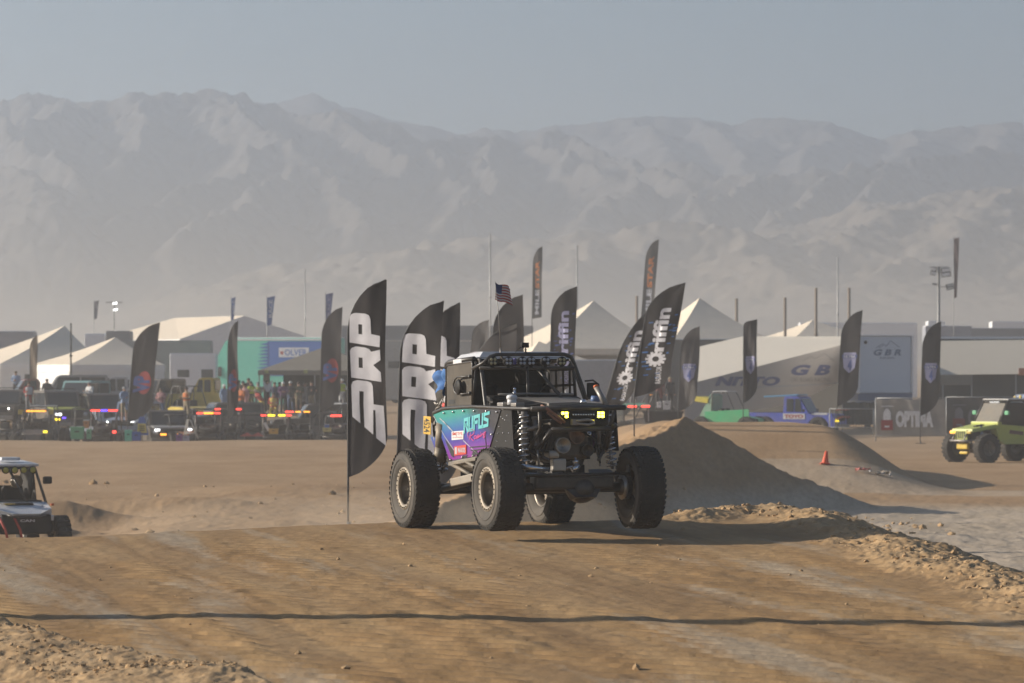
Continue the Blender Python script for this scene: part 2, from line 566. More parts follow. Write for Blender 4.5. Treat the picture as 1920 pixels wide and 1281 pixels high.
# loose clods and stones: one mass nobody could count
def scatter(n, fn, smin, smax, seed):
    rg = random.Random(seed); vs = []; fs = []
    ico = bmesh.new(); bmesh.ops.create_icosphere(ico, subdivisions=1, radius=1); ico.verts.index_update()
    iv = np.array([v.co[:] for v in ico.verts]); ifc = [[v.index for v in f.verts] for f in ico.faces]; ico.free()
    for i in range(n):
        x, y_ = fn(rg)
        s = smin + (smax - smin) * rg.random() ** 5
        z = float(terrain(np.array([x]), np.array([y_]))[0][0])
        w = iv * (1 + .35 * np.array([[rg.uniform(-1, 1)] for _ in range(len(iv))]))
        w = w * np.array([rg.uniform(.7, 1.2), rg.uniform(.7, 1.2), rg.uniform(.5, .85)]) * s
        an = rg.uniform(0, 6.3); ca, sa = math.cos(an), math.sin(an)
        o = len(vs)
        vs += [(x + p[0] * ca - p[1] * sa, y_ + p[0] * sa + p[1] * ca, z + p[2] + s * .15) for p in w]
        fs += [[k + o for k in f] for f in ifc]
    b = MB(); b.add(vs, fs); b.smooth = False
    return b
def along(pts, lo, hi):
    def fn(rg):
        i = rg.randrange(len(pts) - 1); t = rg.random(); a, c_ = pts[i], pts[i + 1]
        off = rg.uniform(lo, hi)
        return a[0] + (c_[0] - a[0]) * t + off, a[1] + (c_[1] - a[1]) * t
    return fn
CL = mat('clod_dirt', (.38, .25, .13), .95, var=.35, scale=9, bump=.4)
tag(scatter(1000, along([(2.0, 54.9), (2.9, 56.6), (3.6, 57.2), (4.05, 55.0), (4.4, 51.5), (4.7, 47.6), (5.0, 44.0), (5.25, 40.0), (5.35, 37)], -.7, .35), .006, .045, 3).build('clods', CL, fix=False), kind='stuff')['label'] = 'loose clods along the berm at the track edge'
tag(scatter(1100, along([(-4.6, 34.9), (-3.5, 32.4), (-2.3, 30.2), (-1.9, 29.2)], -1.3, .2), .005, .03, 4).build('clods', CL, fix=False), kind='stuff')['label'] = 'loose clods on the rough bank in the near corner'
def open_pts(rg):
    yy_ = rg.uniform(28, 53); return rg.uniform(-.125, .10) * yy_, yy_
tag(scatter(150, open_pts, .008, .04, 5).build('pebbles', CL, fix=False), kind='stuff')['label'] = 'small stones strewn over the graded track'
def left_pts(rg):
    yy_ = rg.uniform(62, 125); return rg.uniform(-.128, -.02) * yy_, yy_
tag(scatter(140, left_pts, .03, .16, 6).build('pebbles', CL, fix=False), kind='stuff')['label'] = 'stones scattered over the open ground behind the crest'
def heap_pts(rg):
    return rg.uniform(1.5, 9.5), rg.uniform(86, 98)
tag(scatter(260, heap_pts, .02, .13, 8).build('clods', CL, fix=False), kind='stuff')['label'] = 'crumbs of dirt round the foot of the spoil heap'

# ================================================================ mountains
def PM(px, py, Y):
    v = P(px, py, Y); return (v.x, v.y, v.z)

def mountain(name, ridges, x0, x1, y0, y1, nx, ny, slope, rough, m, seed, base=-3.0, spurs=True):
    """height = the highest of many ridge roofs; each ridge is a 3-D polyline"""
    xs = np.linspace(x0, x1, nx); ys = np.linspace(y0, y1, ny)
    X, Y = np.meshgrid(xs, ys)
    wx = X + 26 * fbm(X * .006, Y * .006, 4, seed) + 7 * fbm(X * .03, Y * .03, 3, seed + 1)
    wy = Y + 26 * fbm(X * .006, Y * .006, 4, seed + 2)
    Z = np.full(X.shape, base, float)
    for pts, k in ridges:
        d = np.full(X.shape, 1e9); zz = np.full(X.shape, base, float)
        for i in range(len(pts) - 1):
            (ax, ay, az), (bx, by, bz) = pts[i], pts[i + 1]
            dx, dy = bx - ax, by - ay
            t = np.clip(((wx - ax) * dx + (wy - ay) * dy) / (dx * dx + dy * dy), 0, 1)
            dd = np.hypot(wx - ax - t * dx, wy - ay - t * dy)
            h = az + (bz - az) * t - k * slope * dd / (1 + dd / 900)
            zz = np.maximum(zz, h)
        Z = np.maximum(Z, zz)
    rg = random.Random(seed); dxg = xs[1] - xs[0]; dyg = ys[1] - ys[0]
    def spur(ax, ay, az, ang, length, fall, k, lvl):
        bx, by, bz = ax + math.cos(ang) * length, ay + math.sin(ang) * length, az - length * fall
        mx, my, hw_ = (ax + bx) / 2, (ay + by) / 2, length / 2 + 90
        i0 = max(0, int((mx - hw_ - x0) / dxg)); i1 = min(nx, int((mx + hw_ - x0) / dxg) + 2)
        j0 = max(0, int((my - hw_ - y0) / dyg)); j1 = min(ny, int((my + hw_ - y0) / dyg) + 2)
        if i1 - i0 < 2 or j1 - j0 < 2: return
        sx, sy = wx[j0:j1, i0:i1], wy[j0:j1, i0:i1]
        dx, dy = bx - ax, by - ay
        t = np.clip(((sx - ax) * dx + (sy - ay) * dy) / (dx * dx + dy * dy), 0, 1)
        dd = np.hypot(sx - ax - t * dx, sy - ay - t * dy)
        Z[j0:j1, i0:i1] = np.maximum(Z[j0:j1, i0:i1], az + (bz - az) * t - k * slope * dd)
        if lvl > 0:
            for q in (.3, .55, .8):
                for sg in (-1, 1):
                    if rg.random() < .8: spur(ax + dx * q, ay + dy * q, az + (bz - az) * q - 1.5, ang + sg * rg.uniform(.5, .95), length * rg.uniform(.3, .5), fall * 1.12, k * 1.1, lvl - 1)
    for pts, k in (ridges if spurs else []):
        for i in range(len(pts) - 1):
            (ax, ay, az), (bx, by, bz) = pts[i], pts[i + 1]
            L_ = math.hypot(bx - ax, by - ay); n_ = max(1, int(L_ / 48)); th_ = math.atan2(by - ay, bx - ax)
            for q in range(n_):
                t = (q + rg.uniform(.2, .8)) / n_
                for sg in (-1, 1):
                    an = th_ + sg * rg.uniform(.75, 1.25)
                    if math.sin(an) > .55: continue
                    spur(ax + (bx - ax) * t, ay + (by - ay) * t, az + (bz - az) * t - 2, an, rg.uniform(70, 150), slope * k * rg.uniform(.60, .74), k * 1.08, 1)
    amp = np.clip((Z - base) / 60, 0, 1)
    rid = 1 - np.abs(fbm(X * .011, Y * .008, 5, seed + 5, .55))
    rid2 = 1 - np.abs(fbm(X * .045 + .4 * fbm(X * .01, Y * .01, 2, seed), Y * .016, 4, seed + 9, .55)) * 2
    Z = Z + amp * rough * ((rid - .8) * 40 + 16 * fbm(X * .02, Y * .018, 3, seed + 4) + 6 * (rid2 - .5) + 9 * fbm(X * .05, Y * .04, 5, seed + 6, .65) + 7.5 * fbm(X * .15, Y * .12, 4, seed + 8, .65))
    o = grid_mesh(name, X, Y, Z, m)
    return tag(o, kind='structure')

ROCK = mat('mountain_rock', (.095, .081, .069), .95, var=.35, scale=.03)
# far crest
YF = 4300
mountain('mountains', [([PM(-200, 200, YF), PM(520, 196, YF), PM(600, 178, YF), PM(690, 198, YF), PM(770, 230, YF), PM(850, 248, YF), PM(930, 240, YF), PM(1080, 238, YF), PM(1160, 226, YF), PM(1210, 217, YF), PM(1330, 219, YF), PM(1395, 231, YF), PM(1450, 226, YF), PM(1550, 227, YF), PM(1600, 243, YF), PM(1640, 262, YF), PM(1720, 244, YF), PM(1880, 230, YF), PM(2100, 240, YF)], .8),
    ([PM(1330, 219, YF), PM(1400, 300, YF - 300), PM(1420, 380, YF - 520)], .9), ([PM(1550, 227, YF), PM(1500, 330, YF - 420), PM(1380, 400, YF - 600)], .9),
    ([PM(1210, 217, YF), PM(1260, 300, YF - 350), PM(1180, 360, YF - 520)], .9), ([PM(1720, 244, YF), PM(1700, 290, YF - 250), PM(1610, 390, YF - 560)], .9), ([PM(1880, 230, YF), PM(1850, 310, YF - 300), PM(1900, 400, YF - 560)], .9)],
    -700, 700, 3500, 4700, 380, 260, .62, .28, ROCK, 101)['label'] = 'farthest hazy mountain crest'
# main range
Y1 = 3500
main = [
    ([PM(-250, 200, Y1), PM(0, 186, Y1), PM(75, 188, Y1), PM(160, 176, Y1), PM(330, 178, Y1), PM(420, 181, Y1), PM(520, 196, Y1), PM(620, 215, Y1 - 40), PM(700, 226, Y1 - 60), PM(760, 240, Y1 - 60), PM(850, 252, Y1), PM(950, 250, Y1 + 30), PM(1100, 262, Y1 + 40)], 1.0),
    # big spur with the bright left face and the dark right face
    ([PM(420, 181, Y1), PM(440, 210, Y1 - 110), PM(490, 260, Y1 - 230), PM(545, 300, Y1 - 330), PM(620, 345, Y1 - 430), PM(700, 420, Y1 - 580)], 1.15),
    ([PM(490, 260, Y1 - 230), PM(420, 330, Y1 - 400), PM(300, 380, Y1 - 540), PM(230, 400, Y1 - 620)], 1.1),
    ([PM(300, 178, Y1), PM(255, 240, Y1 - 170), PM(225, 300, Y1 - 300)], 1.25),
    ([PM(160, 176, Y1), PM(100, 215, Y1 - 150), PM(20, 240, Y1 - 250)], 1.1),
    ([PM(-60, 200, Y1 - 100), PM(20, 240, Y1 - 250), PM(90, 295, Y1 - 380), PM(155, 355, Y1 - 520)], 1.25),
    ([PM(-100, 280, Y1 - 420), PM(40, 310, Y1 - 520), PM(120, 380, Y1 - 680)], 1.0),
    ([PM(620, 215, Y1 - 40), PM(690, 262, Y1 - 160), PM(755, 298, Y1 - 250)], 1.3),
    ([PM(850, 252, Y1), PM(830, 300, Y1 - 200), PM(845, 345, Y1 - 330)], 1.2),
    ([PM(950, 250, Y1 + 30), PM(930, 290, Y1 - 180), PM(900, 350, Y1 - 380), PM(860, 400, Y1 - 500)], 1.2),
    ([PM(545, 300, Y1 - 330), PM(470, 370, Y1 - 520), PM(380, 440, Y1 - 720)], 1.1),
    ([PM(1020, 262, Y1 + 30), PM(1100, 300, Y1 - 150), PM(1150, 345, Y1 - 330), PM(1130, 420, Y1 - 560)], 1.15),
    ([PM(1100, 262, Y1 + 40), PM(1210, 310, Y1 - 150), PM(1260, 350, Y1 - 320), PM(1330, 430, Y1 - 600)], 1.1),
    ([PM(1210, 310, Y1 - 150), PM(1400, 320, Y1 - 200), PM(1560, 330, Y1 - 220), PM(1700, 300, Y1 - 80), PM(1860, 290, Y1), PM(2050, 300, Y1)], 1.0),
    ([PM(1400, 320, Y1 - 200), PM(1340, 370, Y1 - 380), PM(1230, 420, Y1 - 560)], 1.2),
    ([PM(1560, 330, Y1 - 220), PM(1500, 370, Y1 - 360), PM(1420, 420, Y1 - 560)], 1.2),
    ([PM(1700, 300, Y1 - 80), PM(1640, 345, Y1 - 280), PM(1590, 400, Y1 - 480)], 1.2),
]
mountain('mountains', main, -620, 640, 2560, 3720, 620, 560, .72, .42, ROCK, 131)['label'] = 'main hazy mountain range with dark canyons'
# near low hills
Y2 = 2450
mountain('hills', [([PM(560, 520, Y2), PM(700, 462, Y2), PM(830, 440, Y2), PM(960, 434, Y2), PM(1100, 432, Y2), PM(1240, 430, Y2), PM(1390, 428, Y2), PM(1430, 442, Y2), PM(1500, 482, Y2), PM(1600, 520, Y2)], .55),
    ([PM(1300, 470, Y2 + 200), PM(1480, 420, Y2 + 200), PM(1600, 396, Y2 + 200), PM(1750, 378, Y2 + 200), PM(1920, 352, Y2 + 200), PM(2100, 340, Y2 + 200)], .5),
    ([PM(1700, 384, Y2 + 200), PM(1620, 440, Y2 + 20), PM(1480, 505, Y2 - 150)], .6), ([PM(1900, 356, Y2 + 200), PM(1830, 440, Y2), PM(1700, 520, Y2 - 180)], .6),
    ([PM(1390, 428, Y2), PM(1480, 500, Y2 - 150), PM(1600, 560, Y2 - 280)], .6), ([PM(1100, 432, Y2), PM(1060, 520, Y2 - 180), PM(1000, 600, Y2 - 320)], .6), ([PM(830, 440, Y2), PM(740, 530, Y2 - 160), PM(640, 600, Y2 - 300)], .6)],
    -420, 460, 2050, 2760, 460, 260, .55, .34, mat('hill_rock', (.165, .135, .105), .95, var=.35, scale=.05), 171)['label'] = 'low stony hills in front of the mountains'

# ================================================================ haze
HZ = bpy.data.materials.new('haze'); HZ.use_nodes = True
_n = HZ.node_tree.nodes; _n.clear()
pv = _n.new('ShaderNodeVolumePrincipled'); oo = _n.new('ShaderNodeOutputMaterial')
pv.inputs['Color'].default_value = (.61, .73, .895, 1)
pv.inputs['Density'].default_value = .00034
pv.inputs['Anisotropy'].default_value = .55
HZ.node_tree.links.new(pv.outputs[0], oo.inputs['Volume'])
mb = MB(); mb.box((0, 2350, 154), (2600, 4960, 316.0))
haze = mb.build('haze', HZ)
tag(haze, kind='stuff')

DU = bpy.data.materials.new('dust'); DU.use_nodes = True
_n = DU.node_tree.nodes; _n.clear()
pv = _n.new('ShaderNodeVolumePrincipled'); oo = _n.new('ShaderNodeOutputMaterial')
pv.inputs['Color'].default_value = (.77, .72, .64, 1)
pv.inputs['Density'].default_value = .00066; pv.inputs['Anisotropy'].default_value = .45
DU.node_tree.links.new(pv.outputs[0], oo.inputs['Volume'])
mb = MB(); mb.box((0, 1120, 14.5), (1300, 2360, 36.0))  # low ground dust; its reach back past the camera is added to lift blacks
dust = mb.build('dust', DU)
tag(dust, kind='stuff')

DC = bpy.data.materials.new('dust_cloud'); DC.use_nodes = True
_n = DC.node_tree.nodes; _n.clear()
pv = _n.new('ShaderNodeVolumePrincipled'); oo = _n.new('ShaderNodeOutputMaterial')
pv.inputs['Color'].default_value = (.90, .80, .66, 1)
pv.inputs['Density'].default_value = .05
DC.node_tree.links.new(pv.outputs[0], oo.inputs['Volume'])
mb = MB()
for c_, q_ in (((-1.6, 57.5, .0), (1.5, 1.8, .38)), ((-3.6, 60, -.35), (2.3, 2.0, .55)), ((.3, 58.5, -.05), (1.3, 1.5, .35))):
    mb = MB(); mb.sphere(c_, 1.0, 24, 14, q_)
    dc = mb.build('dust_cloud', DC); tag(dc, kind='stuff'); dc['label'] = 'thin dust kicked up behind the rear wheels'
# ================================================================ materials shared by vehicles
BLACKTUBE = mat('black_tube', (.022, .022, .023), .42, .1, dust=.10, scale=5, spec=.5)
BLACKPL = mat('black_plastic', (.011, .011, .012), .6, dust=.03, scale=7, spec=.18)
DARKMET = mat('dark_steel', (.040, .037, .035), .45, .6, dust=.16, scale=6)
GREYMET = mat('dusty_grey_steel', (.20, .20, .20), .45, .5, dust=.35, scale=5)
STEEL = mat('bright_steel', (.62, .62, .63), .25, .9, var=.1, scale=9)
ALU = mat('cast_aluminium', (.34, .33, .31), .45, .8, dust=.25, scale=8)
RUBBER = mat('tyre_rubber', (.020, .019, .018), .85, dust=.085, scale=4, var=.3, bump=.15)
SIDEW = mat('dusty_sidewall', (.045, .044, .043), .85, dust=.20, scale=3, var=.25)
BEADL = mat('tan_beadlock', (.26, .225, .18), .55, .3, dust=.4, scale=8)
RIMM = mat('dark_rim', (.06, .055, .05), .4, .6, dust=.3, scale=8)
CHROME = mat('chrome', (.75, .75, .76), .15, 1.0, var=.05)
DARKIN = mat('cab_black', (.010, .010, .011), .8, dust=.06)
NETM = mat('net_or_shade_sheet', (.034, .031, .027), .8, dust=.16, scale=5, var=.35)
WHITEP = mat('white_paint', (.62, .63, .65), .4, dust=.15, scale=3)
ROOFSHADE = mat('shaded_roof_grey', (.30, .33, .37), .4, dust=.15, scale=3)
ORANGEHOSE = mat('brown_hose', (.20, .085, .055), .6, dust=.2)
BLUEPL = mat('blue_cloth', (.04, .16, .42), .8, var=.3, scale=14, dust=.1)
LENS_ = mat('lamp_lens', (.42, .44, .47), .12, .3, var=.2, scale=20, spec=.8)
LENSY = mat('amber_lens', (.42, .38, .22), .15, .3, var=.2, scale=20, spec=.8)
YELGLOW = mat('lit_yellow_led', (.9, .85, .1), .4, emit=(1, .88, .05), es=9)
PALEPL = mat('number_yellow', (.55, .33, .03), .5, dust=.1)
INK = mat('black_ink', (.012, .012, .013), .6, var=.05)
TEALINK = mat('teal_ink', (.10, .42, .44), .45, var=.05)
PINKINK = mat('pink_ink', (.50, .045, .20), .45, var=.05)
WHITEINK = mat('white_ink', (.42, .41, .44), .5, var=.05)
REDINK = mat('red_ink', (.48, .05, .035), .5, var=.05)

def panel_mat():
    m = bpy.data.materials.new('printed_vinyl'); m.use_nodes = True
    n = m.node_tree.nodes; L = m.node_tree.links; b = n['Principled BSDF']
    b.inputs['Roughness'].default_value = .38
    tc = n.new('ShaderNodeTexCoord'); sp = n.new('ShaderNodeSeparateXYZ'); L.new(tc.outputs['Object'], sp.inputs[0])
    def math_(op, a, bb):
        x = n.new('ShaderNodeMath'); x.operation = op
        for i, s_ in enumerate((a, bb)):
            if isinstance(s_, (int, float)): x.inputs[i].default_value = s_
            else: L.new(s_, x.inputs[i])
        return x.outputs[0]
    # vertical fade teal -> blue -> violet -> magenta, tilted a little
    t = math_('DIVIDE', math_('SUBTRACT', math_('ADD', sp.outputs['Z'], math_('MULTIPLY', sp.outputs['X'], -.07)), .88), .62)
    cr = n.new('ShaderNodeValToRGB'); e = cr.color_ramp.elements
    e[0].position = 0; e[0].color = (.24, .018, .21, 1); e[1].position = 1; e[1].color = (.015, .24, .21, 1)
    for p_, c_ in ((.26, (.14, .016, .26, 1)), (.45, (.032, .022, .26, 1)), (.62, (.012, .060, .30, 1)), (.80, (.010, .15, .28, 1))):
        k = e.new(p_); k.color = c_
    L.new(t, cr.inputs[0])
    # dark flush towards the upper front corner
    dk = math_('MULTIPLY', math_('ADD', math_('SUBTRACT', sp.outputs['X'], .02), math_('MULTIPLY', math_('SUBTRACT', sp.outputs['Z'], 1.25), 1.9)), 1.5)
    mr = n.new('ShaderNodeMapRange'); mr.interpolation_type = 'SMOOTHSTEP'; mr.inputs['From Min'].default_value = 0; mr.inputs['From Max'].default_value = 1.25
    L.new(dk, mr.inputs['Value'])
    mx = n.new('ShaderNodeMix'); mx.data_type = 'RGBA'; L.new(mr.outputs[0], mx.inputs['Factor']); L.new(cr.outputs[0], mx.inputs['A']); mx.inputs['B'].default_value = (.010, .010, .018, 1)
    no = n.new('ShaderNodeTexNoise'); no.inputs['Scale'].default_value = 5; no.inputs['Detail'].default_value = 8; no.inputs['Roughness'].default_value = .7; L.new(tc.outputs['Object'], no.inputs['Vector'])
    m3 = n.new('ShaderNodeMapRange'); m3.inputs['From Min'].default_value = .45; m3.inputs['From Max'].default_value = .8; m3.inputs['To Max'].default_value = .08; L.new(no.outputs['Fac'], m3.inputs['Value'])
    m4 = n.new('ShaderNodeMix'); m4.data_type = 'RGBA'; L.new(m3.outputs[0], m4.inputs['Factor']); L.new(mx.outputs['Result'], m4.inputs['A']); m4.inputs['B'].default_value = (.28, .22, .17, 1)
    L.new(m4.outputs['Result'], b.inputs['Base Color'])
    return m
VINYL = panel_mat()

# ================================================================ wheels
def tyre_geo(r, w, rim, lugs=44, lug=.013):
    h = w / 2
    b = MB()
    prof = [(rim, h * .62), (rim + .02, h * .80), (rim + (r - rim) * .30, h * .97), (rim + (r - rim) * .55, h), (rim + (r - rim) * .78, h * .95), (r - .028, h * .86), (r - .012, h * .74), (r - .004, h * .40), (r - .002, 0)]
    prof = prof + [(a, -c_) for a, c_ in prof[-2::-1]]
    b.lathe(prof, n=64)
    return b

def make_tyre(name, r, w, rim, parent, lugs=44):
    b = tyre_geo(r, w, rim)
    h = w / 2
    b.smooth = False
    for i in range(lugs):
        a0 = 2 * math.pi * i / lugs
        for row, (y0, wd, ph, ln) in enumerate(((-h * .80, h * .34, 0, .62), (-h * .38, h * .34, .5, .66), (0, h * .24, .2, .7), (h * .38, h * .34, .6, .66), (h * .80, h * .34, .1, .62))):
            a = a0 + ph * 2 * math.pi / lugs
            L_ = 2 * math.pi * r / lugs * ln
            rr = r - (.025 if abs(y0) > h * .6 else .003)
            M = Matrix.Rotation(-a, 4, 'Y') @ Matrix.Translation((rr, y0, 0)) @ Matrix.Rotation(.22 * (1 if row % 2 else -1), 4, 'X')
            if abs(y0) > h * .6: M = M @ Matrix.Rotation(.5 * (1 if y0 < 0 else -1), 4, 'Z')
            vs, fs = box_geo((.018, wd, L_), .0)
            b.add(vs, fs, M)
        for sg in (-1, 1):      # shoulder lugs running down the sidewall
            a = a0 + .3 * 2 * math.pi / lugs
            M = Matrix.Rotation(-a, 4, 'Y') @ Matrix.Translation((r - .055, sg * h * .925, 0)) @ Matrix.Rotation(-.22 * sg, 4, 'Z')
            vs, fs = box_geo((.050, .008, 2 * math.pi * r / lugs * (.55 if i % 2 else .4)), .0)
            b.add(vs, fs, M)
    return b.build(name, RUBBER, parent, fix=False)

def make_wheel(parent, r=.51, w=.36, rim=.262, side=-1, mats=(BEADL, RIMM, SIDEW)):
    """wheel with its axle along local Y; side -1: outer face towards -Y"""
    we = bpy.data.objects.new('wheel', None); we.empty_display_size = .2; link(we, parent)
    ty = make_tyre('tyre', r, w, rim, we)
    h = w / 2
    b = MB()                                    # pale dusty sidewall skin, both faces
    for sg in (-1, 1):
        b.lathe([(rim + .005, sg * (h * .70 + .004)), (rim + .02, sg * (h * .80 + .006)), (rim + (r - rim) * .30, sg * (h * .97 + .006)), (rim + (r - rim) * .55, sg * (h + .006)), (rim + (r - rim) * .74, sg * (h * .955 + .005))], n=64)
        b.lathe([(rim + (r - rim) * .42, sg * (h * .99 + .005)), (rim + (r - rim) * .44, sg * (h + .013)), (rim + (r - rim) * .50, sg * (h + .013)), (rim + (r - rim) * .52, sg * (h + .005))], n=64)
    b.build('sidewall', mats[2], we, fix=False)
    b = MB(); s_ = side
    ring = [(rim - .050, s_ * h * .60), (rim - .052, s_ * h * .78), (rim - .030, s_ * h * .86), (rim + .012, s_ * h * .86), (rim + .020, s_ * h * .70), (rim + .005, s_ * h * .58)]
    b.lathe(ring, n=48, closed=True)
    b.build('beadlock_ring', mats[0], we)
    b = MB()
    for k in range(24):
        a = 2 * math.pi * k / 24
        p = Vector(((rim - .012) * math.cos(a), s_ * h * .85, (rim - .012) * math.sin(a)))
        b.tube([p, p + Vector((0, s_ * .014, 0))], .009, 6)
    b.build('bolt', mats[1], we)
    b = MB()
    b.lathe([(rim - .048, s_ * h * .62), (rim - .062, s_ * h * .20), (rim - .075, -s_ * h * .15), (rim - .12, -s_ * h * .30), (.10, -s_ * h * .20), (.09, -s_ * h * .05), (.0, -s_ * h * .05)], n=40)
    b.lathe([(rim - .0, -s_ * h * .75), (rim - .03, -s_ * h * .70), (rim - .05, -s_ * h * .2)], n=40)
    for k in range(8):
        a = 2 * math.pi * k / 8
        M = Matrix.Rotation(-a, 4, 'Y')
        vs, fs = box_geo((.10, .03, .045), .006)
        b.add(vs, fs, M @ Matrix.Translation((.145, -s_ * h * .16, 0)))
    b.build('rim', mats[1], we)
    b = MB()
    b.lathe([(.0, s_ * h * .34), (.045, s_ * h * .34), (.055, s_ * h * .28), (.058, -s_ * h * .05), (.085, -s_ * h * .06)], n=24)
    for k in range(6):
        a = 2 * math.pi * k / 6
        p = Vector((.072 * math.cos(a), -s_ * h * .05, .072 * math.sin(a))); b.tube([p, p + Vector((0, s_ * .045, 0))], .011, 6)
    b.build('hub', CHROME, we)
    return we

# ================================================================ the race car
TH = math.asin(.37); PIT = R(1.3)
f0 = Vector((.37, -math.cos(TH), 0)); l0 = Vector((math.cos(TH), .37, 0)); u0 = Vector((0, 0, 1))
fv = f0 * math.cos(PIT) + u0 * math.sin(PIT); uv = u0 * math.cos(PIT) - f0 * math.sin(PIT)
CAR = thing('race_car', 'black tube-frame rock racer with teal and purple side panel, lit yellow lamps, over the crest', 'race car', (.173, 52.39, .02))
CAR.rotation_euler = Matrix((fv, l0, uv)).transposed().to_euler()
def part(name, m, b, parent=None, **k):
    return b.build(name, m, parent or CAR, **k)

for (x, y_, rz) in ((1.475, -.95, 0), (1.475, .95, 0), (-1.475, -.95, 0), (-1.475, .95, 0)):
    if (x, y_) == (1.475, -.95):
        w0 = make_wheel(CAR, side=-1); w0.location = (x, y_, .51); W_R = w0
    elif (x, y_) == (1.475, .95):
        w1 = make_wheel(CAR, side=1); w1.location = (x, y_, .51); w1.rotation_euler = (0, .4, R(-4)); W_L = w1
    else:
        c_ = dup(W_R if y_ < 0 else W_L, CAR, loc=(x, y_, .51)); c_.rotation_euler = (0, 1.1 + y_, 0)

# roll cage
RT = .024
cage = MB()
for s_ in (-1, 1):
    cage.tube([(-1.62, s_ * .62, 1.30), (-1.37, s_ * .715, 1.485), (-.98, s_ * .725, 1.535), (0, s_ * .725, 1.545), (.5, s_ * .72, 1.53), (1.0, s_ * .68, 1.51), (1.40, s_ * .60, 1.50), (1.78, s_ * .56, 1.495)], RT)   # belt line
    cage.tube([(-.97, s_ * .70, 1.53), (-.96, s_ * .66, 2.05), (-.90, s_ * .63, 2.12), (-.02, s_ * .62, 2.15), (.06, s_ * .62, 2.13), (.40, s_ * .69, 1.56), (.52, s_ * .71, .98)], RT)     # door hoop and A pillar
    cage.tube([(.02, s_ * .66, 2.11), (.0, s_ * .71, 1.55)], .022)
    cage.tube([(-.95, s_ * .66, 2.04), (-1.62, s_ * .55, 1.32)], RT)
    cage.tube([(-1.62, s_ * .62, 1.30), (-1.72, s_ * .55, .98), (-1.2, s_ * .60, .88)], RT)
    cage.tube([(1.30, s_ * .60, 1.49), (1.36, s_ * .50, .98), (1.62, s_ * .33, .86)], RT)
    cage.tube([(1.74, s_ * .50, 1.48), (1.66, s_ * .46, 1.24), (1.36, s_ * .50, .98)], RT)
    cage.tube([(.98, s_ * .69, 1.50), (1.32, s_ * .52, 1.20)], .018)
    cage.tube([(.52, s_ * .71, .97), (1.36, s_ * .50, .95)], RT)
    cage.tube([(.2, s_ * .72, .90), (-.78, s_ * .72, .84), (-1.2, s_ * .60, .88)], .026)
for x, y_, z in ((-.93, .63, 2.10), (.0, .62, 2.145), (.40, .69, 1.56), (-.97, .70, 1.53), (1.36, .50, .98), (-1.62, .62, 1.30)):
    cage.tube([(x, -y_, z), (x, y_, z)], RT)
cage.tube([(-.93, -.62, 2.1), (0, .62, 2.14)], .02)
cage.tube([(.30, -.08, 2.03), (.42, -.12, 1.58)], .020)                     # centre windscreen post
cage.tube([(.29, .06, 2.02), (.56, .33, 1.58)], .020)                       # slanting post
part('roll_cage', BLACKTUBE, cage)
b = MB()
b.tube([(1.76, -.62, 1.492), (1.77, .63, 1.505)], .032, 12)
part('front_tube', BLACKTUBE, b)
b = MB()                                                                     # lamp hoop above the windscreen
b.tube([(.10, -.74, 2.02), (.26, -.66, 2.09), (.30, -.58, 2.17), (.31, -.50, 2.195), (.31, .42, 2.20), (.29, .52, 2.17), (.26, .58, 2.08), (.32, .66, 1.80), (.40, .70, 1.56)], .024, 10)
b.tube([(.28, -.72, 2.025), (.30, .56, 2.03)], .022, 10)
b.tube([(.29, -.44, 2.19), (.30, -.33, 2.03)], .014)
part('lamp_hoop', BLACKTUBE, b)
for i, y_ in enumerate((-.555, -.345, -.155, -.035, .165, .385)):
    b = MB()
    b.cyl((.27, y_, 2.11), (.335, y_, 2.11), .056, .062, 20)
    b.box((.30, y_, 2.05), (.03, .05, .05), bev=.006)
    pl = part('pod_lamp', BLACKPL, b)
    lm = LENSY if i in (0, 5) else LENS_
    for (dy, dz) in ((-.024, .024), (.024, .024), (-.024, -.024), (.024, -.024)):
        if i == 4 and dy < 0 and dz < 0: continue
        q = MB(); q.lathe([(.0, .012), (.012, .010), (.021, .0), (.021, -.01)], Matrix.Translation((.338, y_ + dy, 2.11 + dz)) @ Matrix.Rotation(R(-90), 4, 'Z'), n=14)
        q.build('lens', lm, pl)
b = MB()
b.box((.30, -.25, 2.11), (.05, .03, .08), bev=.008)
part('switch_box', mat('violet_plastic', (.06, .05, .22), .5), b)

# roof
b = MB()
b.add([(-.96, -.655, 2.105), (.04, -.64, 2.15), (.04, .64, 2.15), (-.96, .655, 2.105), (-.93, -.50, 2.225), (-.16, -.50, 2.245), (-.16, .50, 2.245), (-.93, .50, 2.225)],
      [[4, 5, 6, 7], [1, 2, 6, 5], [2, 3, 7, 6], [3, 0, 4, 7], [0, 3, 2, 1]])
part('roof_panel', ROOFSHADE, b)  # bluish grey: the shade on the roof is put into its colour
b = MB(); b.add([(-.96, -.655, 2.105), (.04, -.64, 2.15), (-.16, -.50, 2.245), (-.93, -.50, 2.225)], [[0, 1, 2, 3]])
part('lit_roof_side', WHITEP, b)  # left face white: the sun falling on it is painted in
b = MB(); b.tube([(-.965, -.69, 2.04), (-.95, -.685, 2.105), (-.88, -.68, 2.13), (-.02, -.675, 2.15)], .033, 10)
rl = part('roof_rail', BLACKTUBE, b)
t2 = fit2d(text2d('BILSTEIN', .02), 0, 0, .26, .042)
def side_decal(g, name, m, parent, y=-.7285, order=0):
    q = MB(); yy = y - .002 * order
    q.add([(x, yy, z) for x, z in g[0]], g[1])
    return q.build(name, m, parent, fix=False)
q = MB(); q.box((-.52, -.7095, 2.130), (.30, .006, .055), (0, R(-1.5), 0), bev=.002); q.build('sticker', WHITEP, rl)

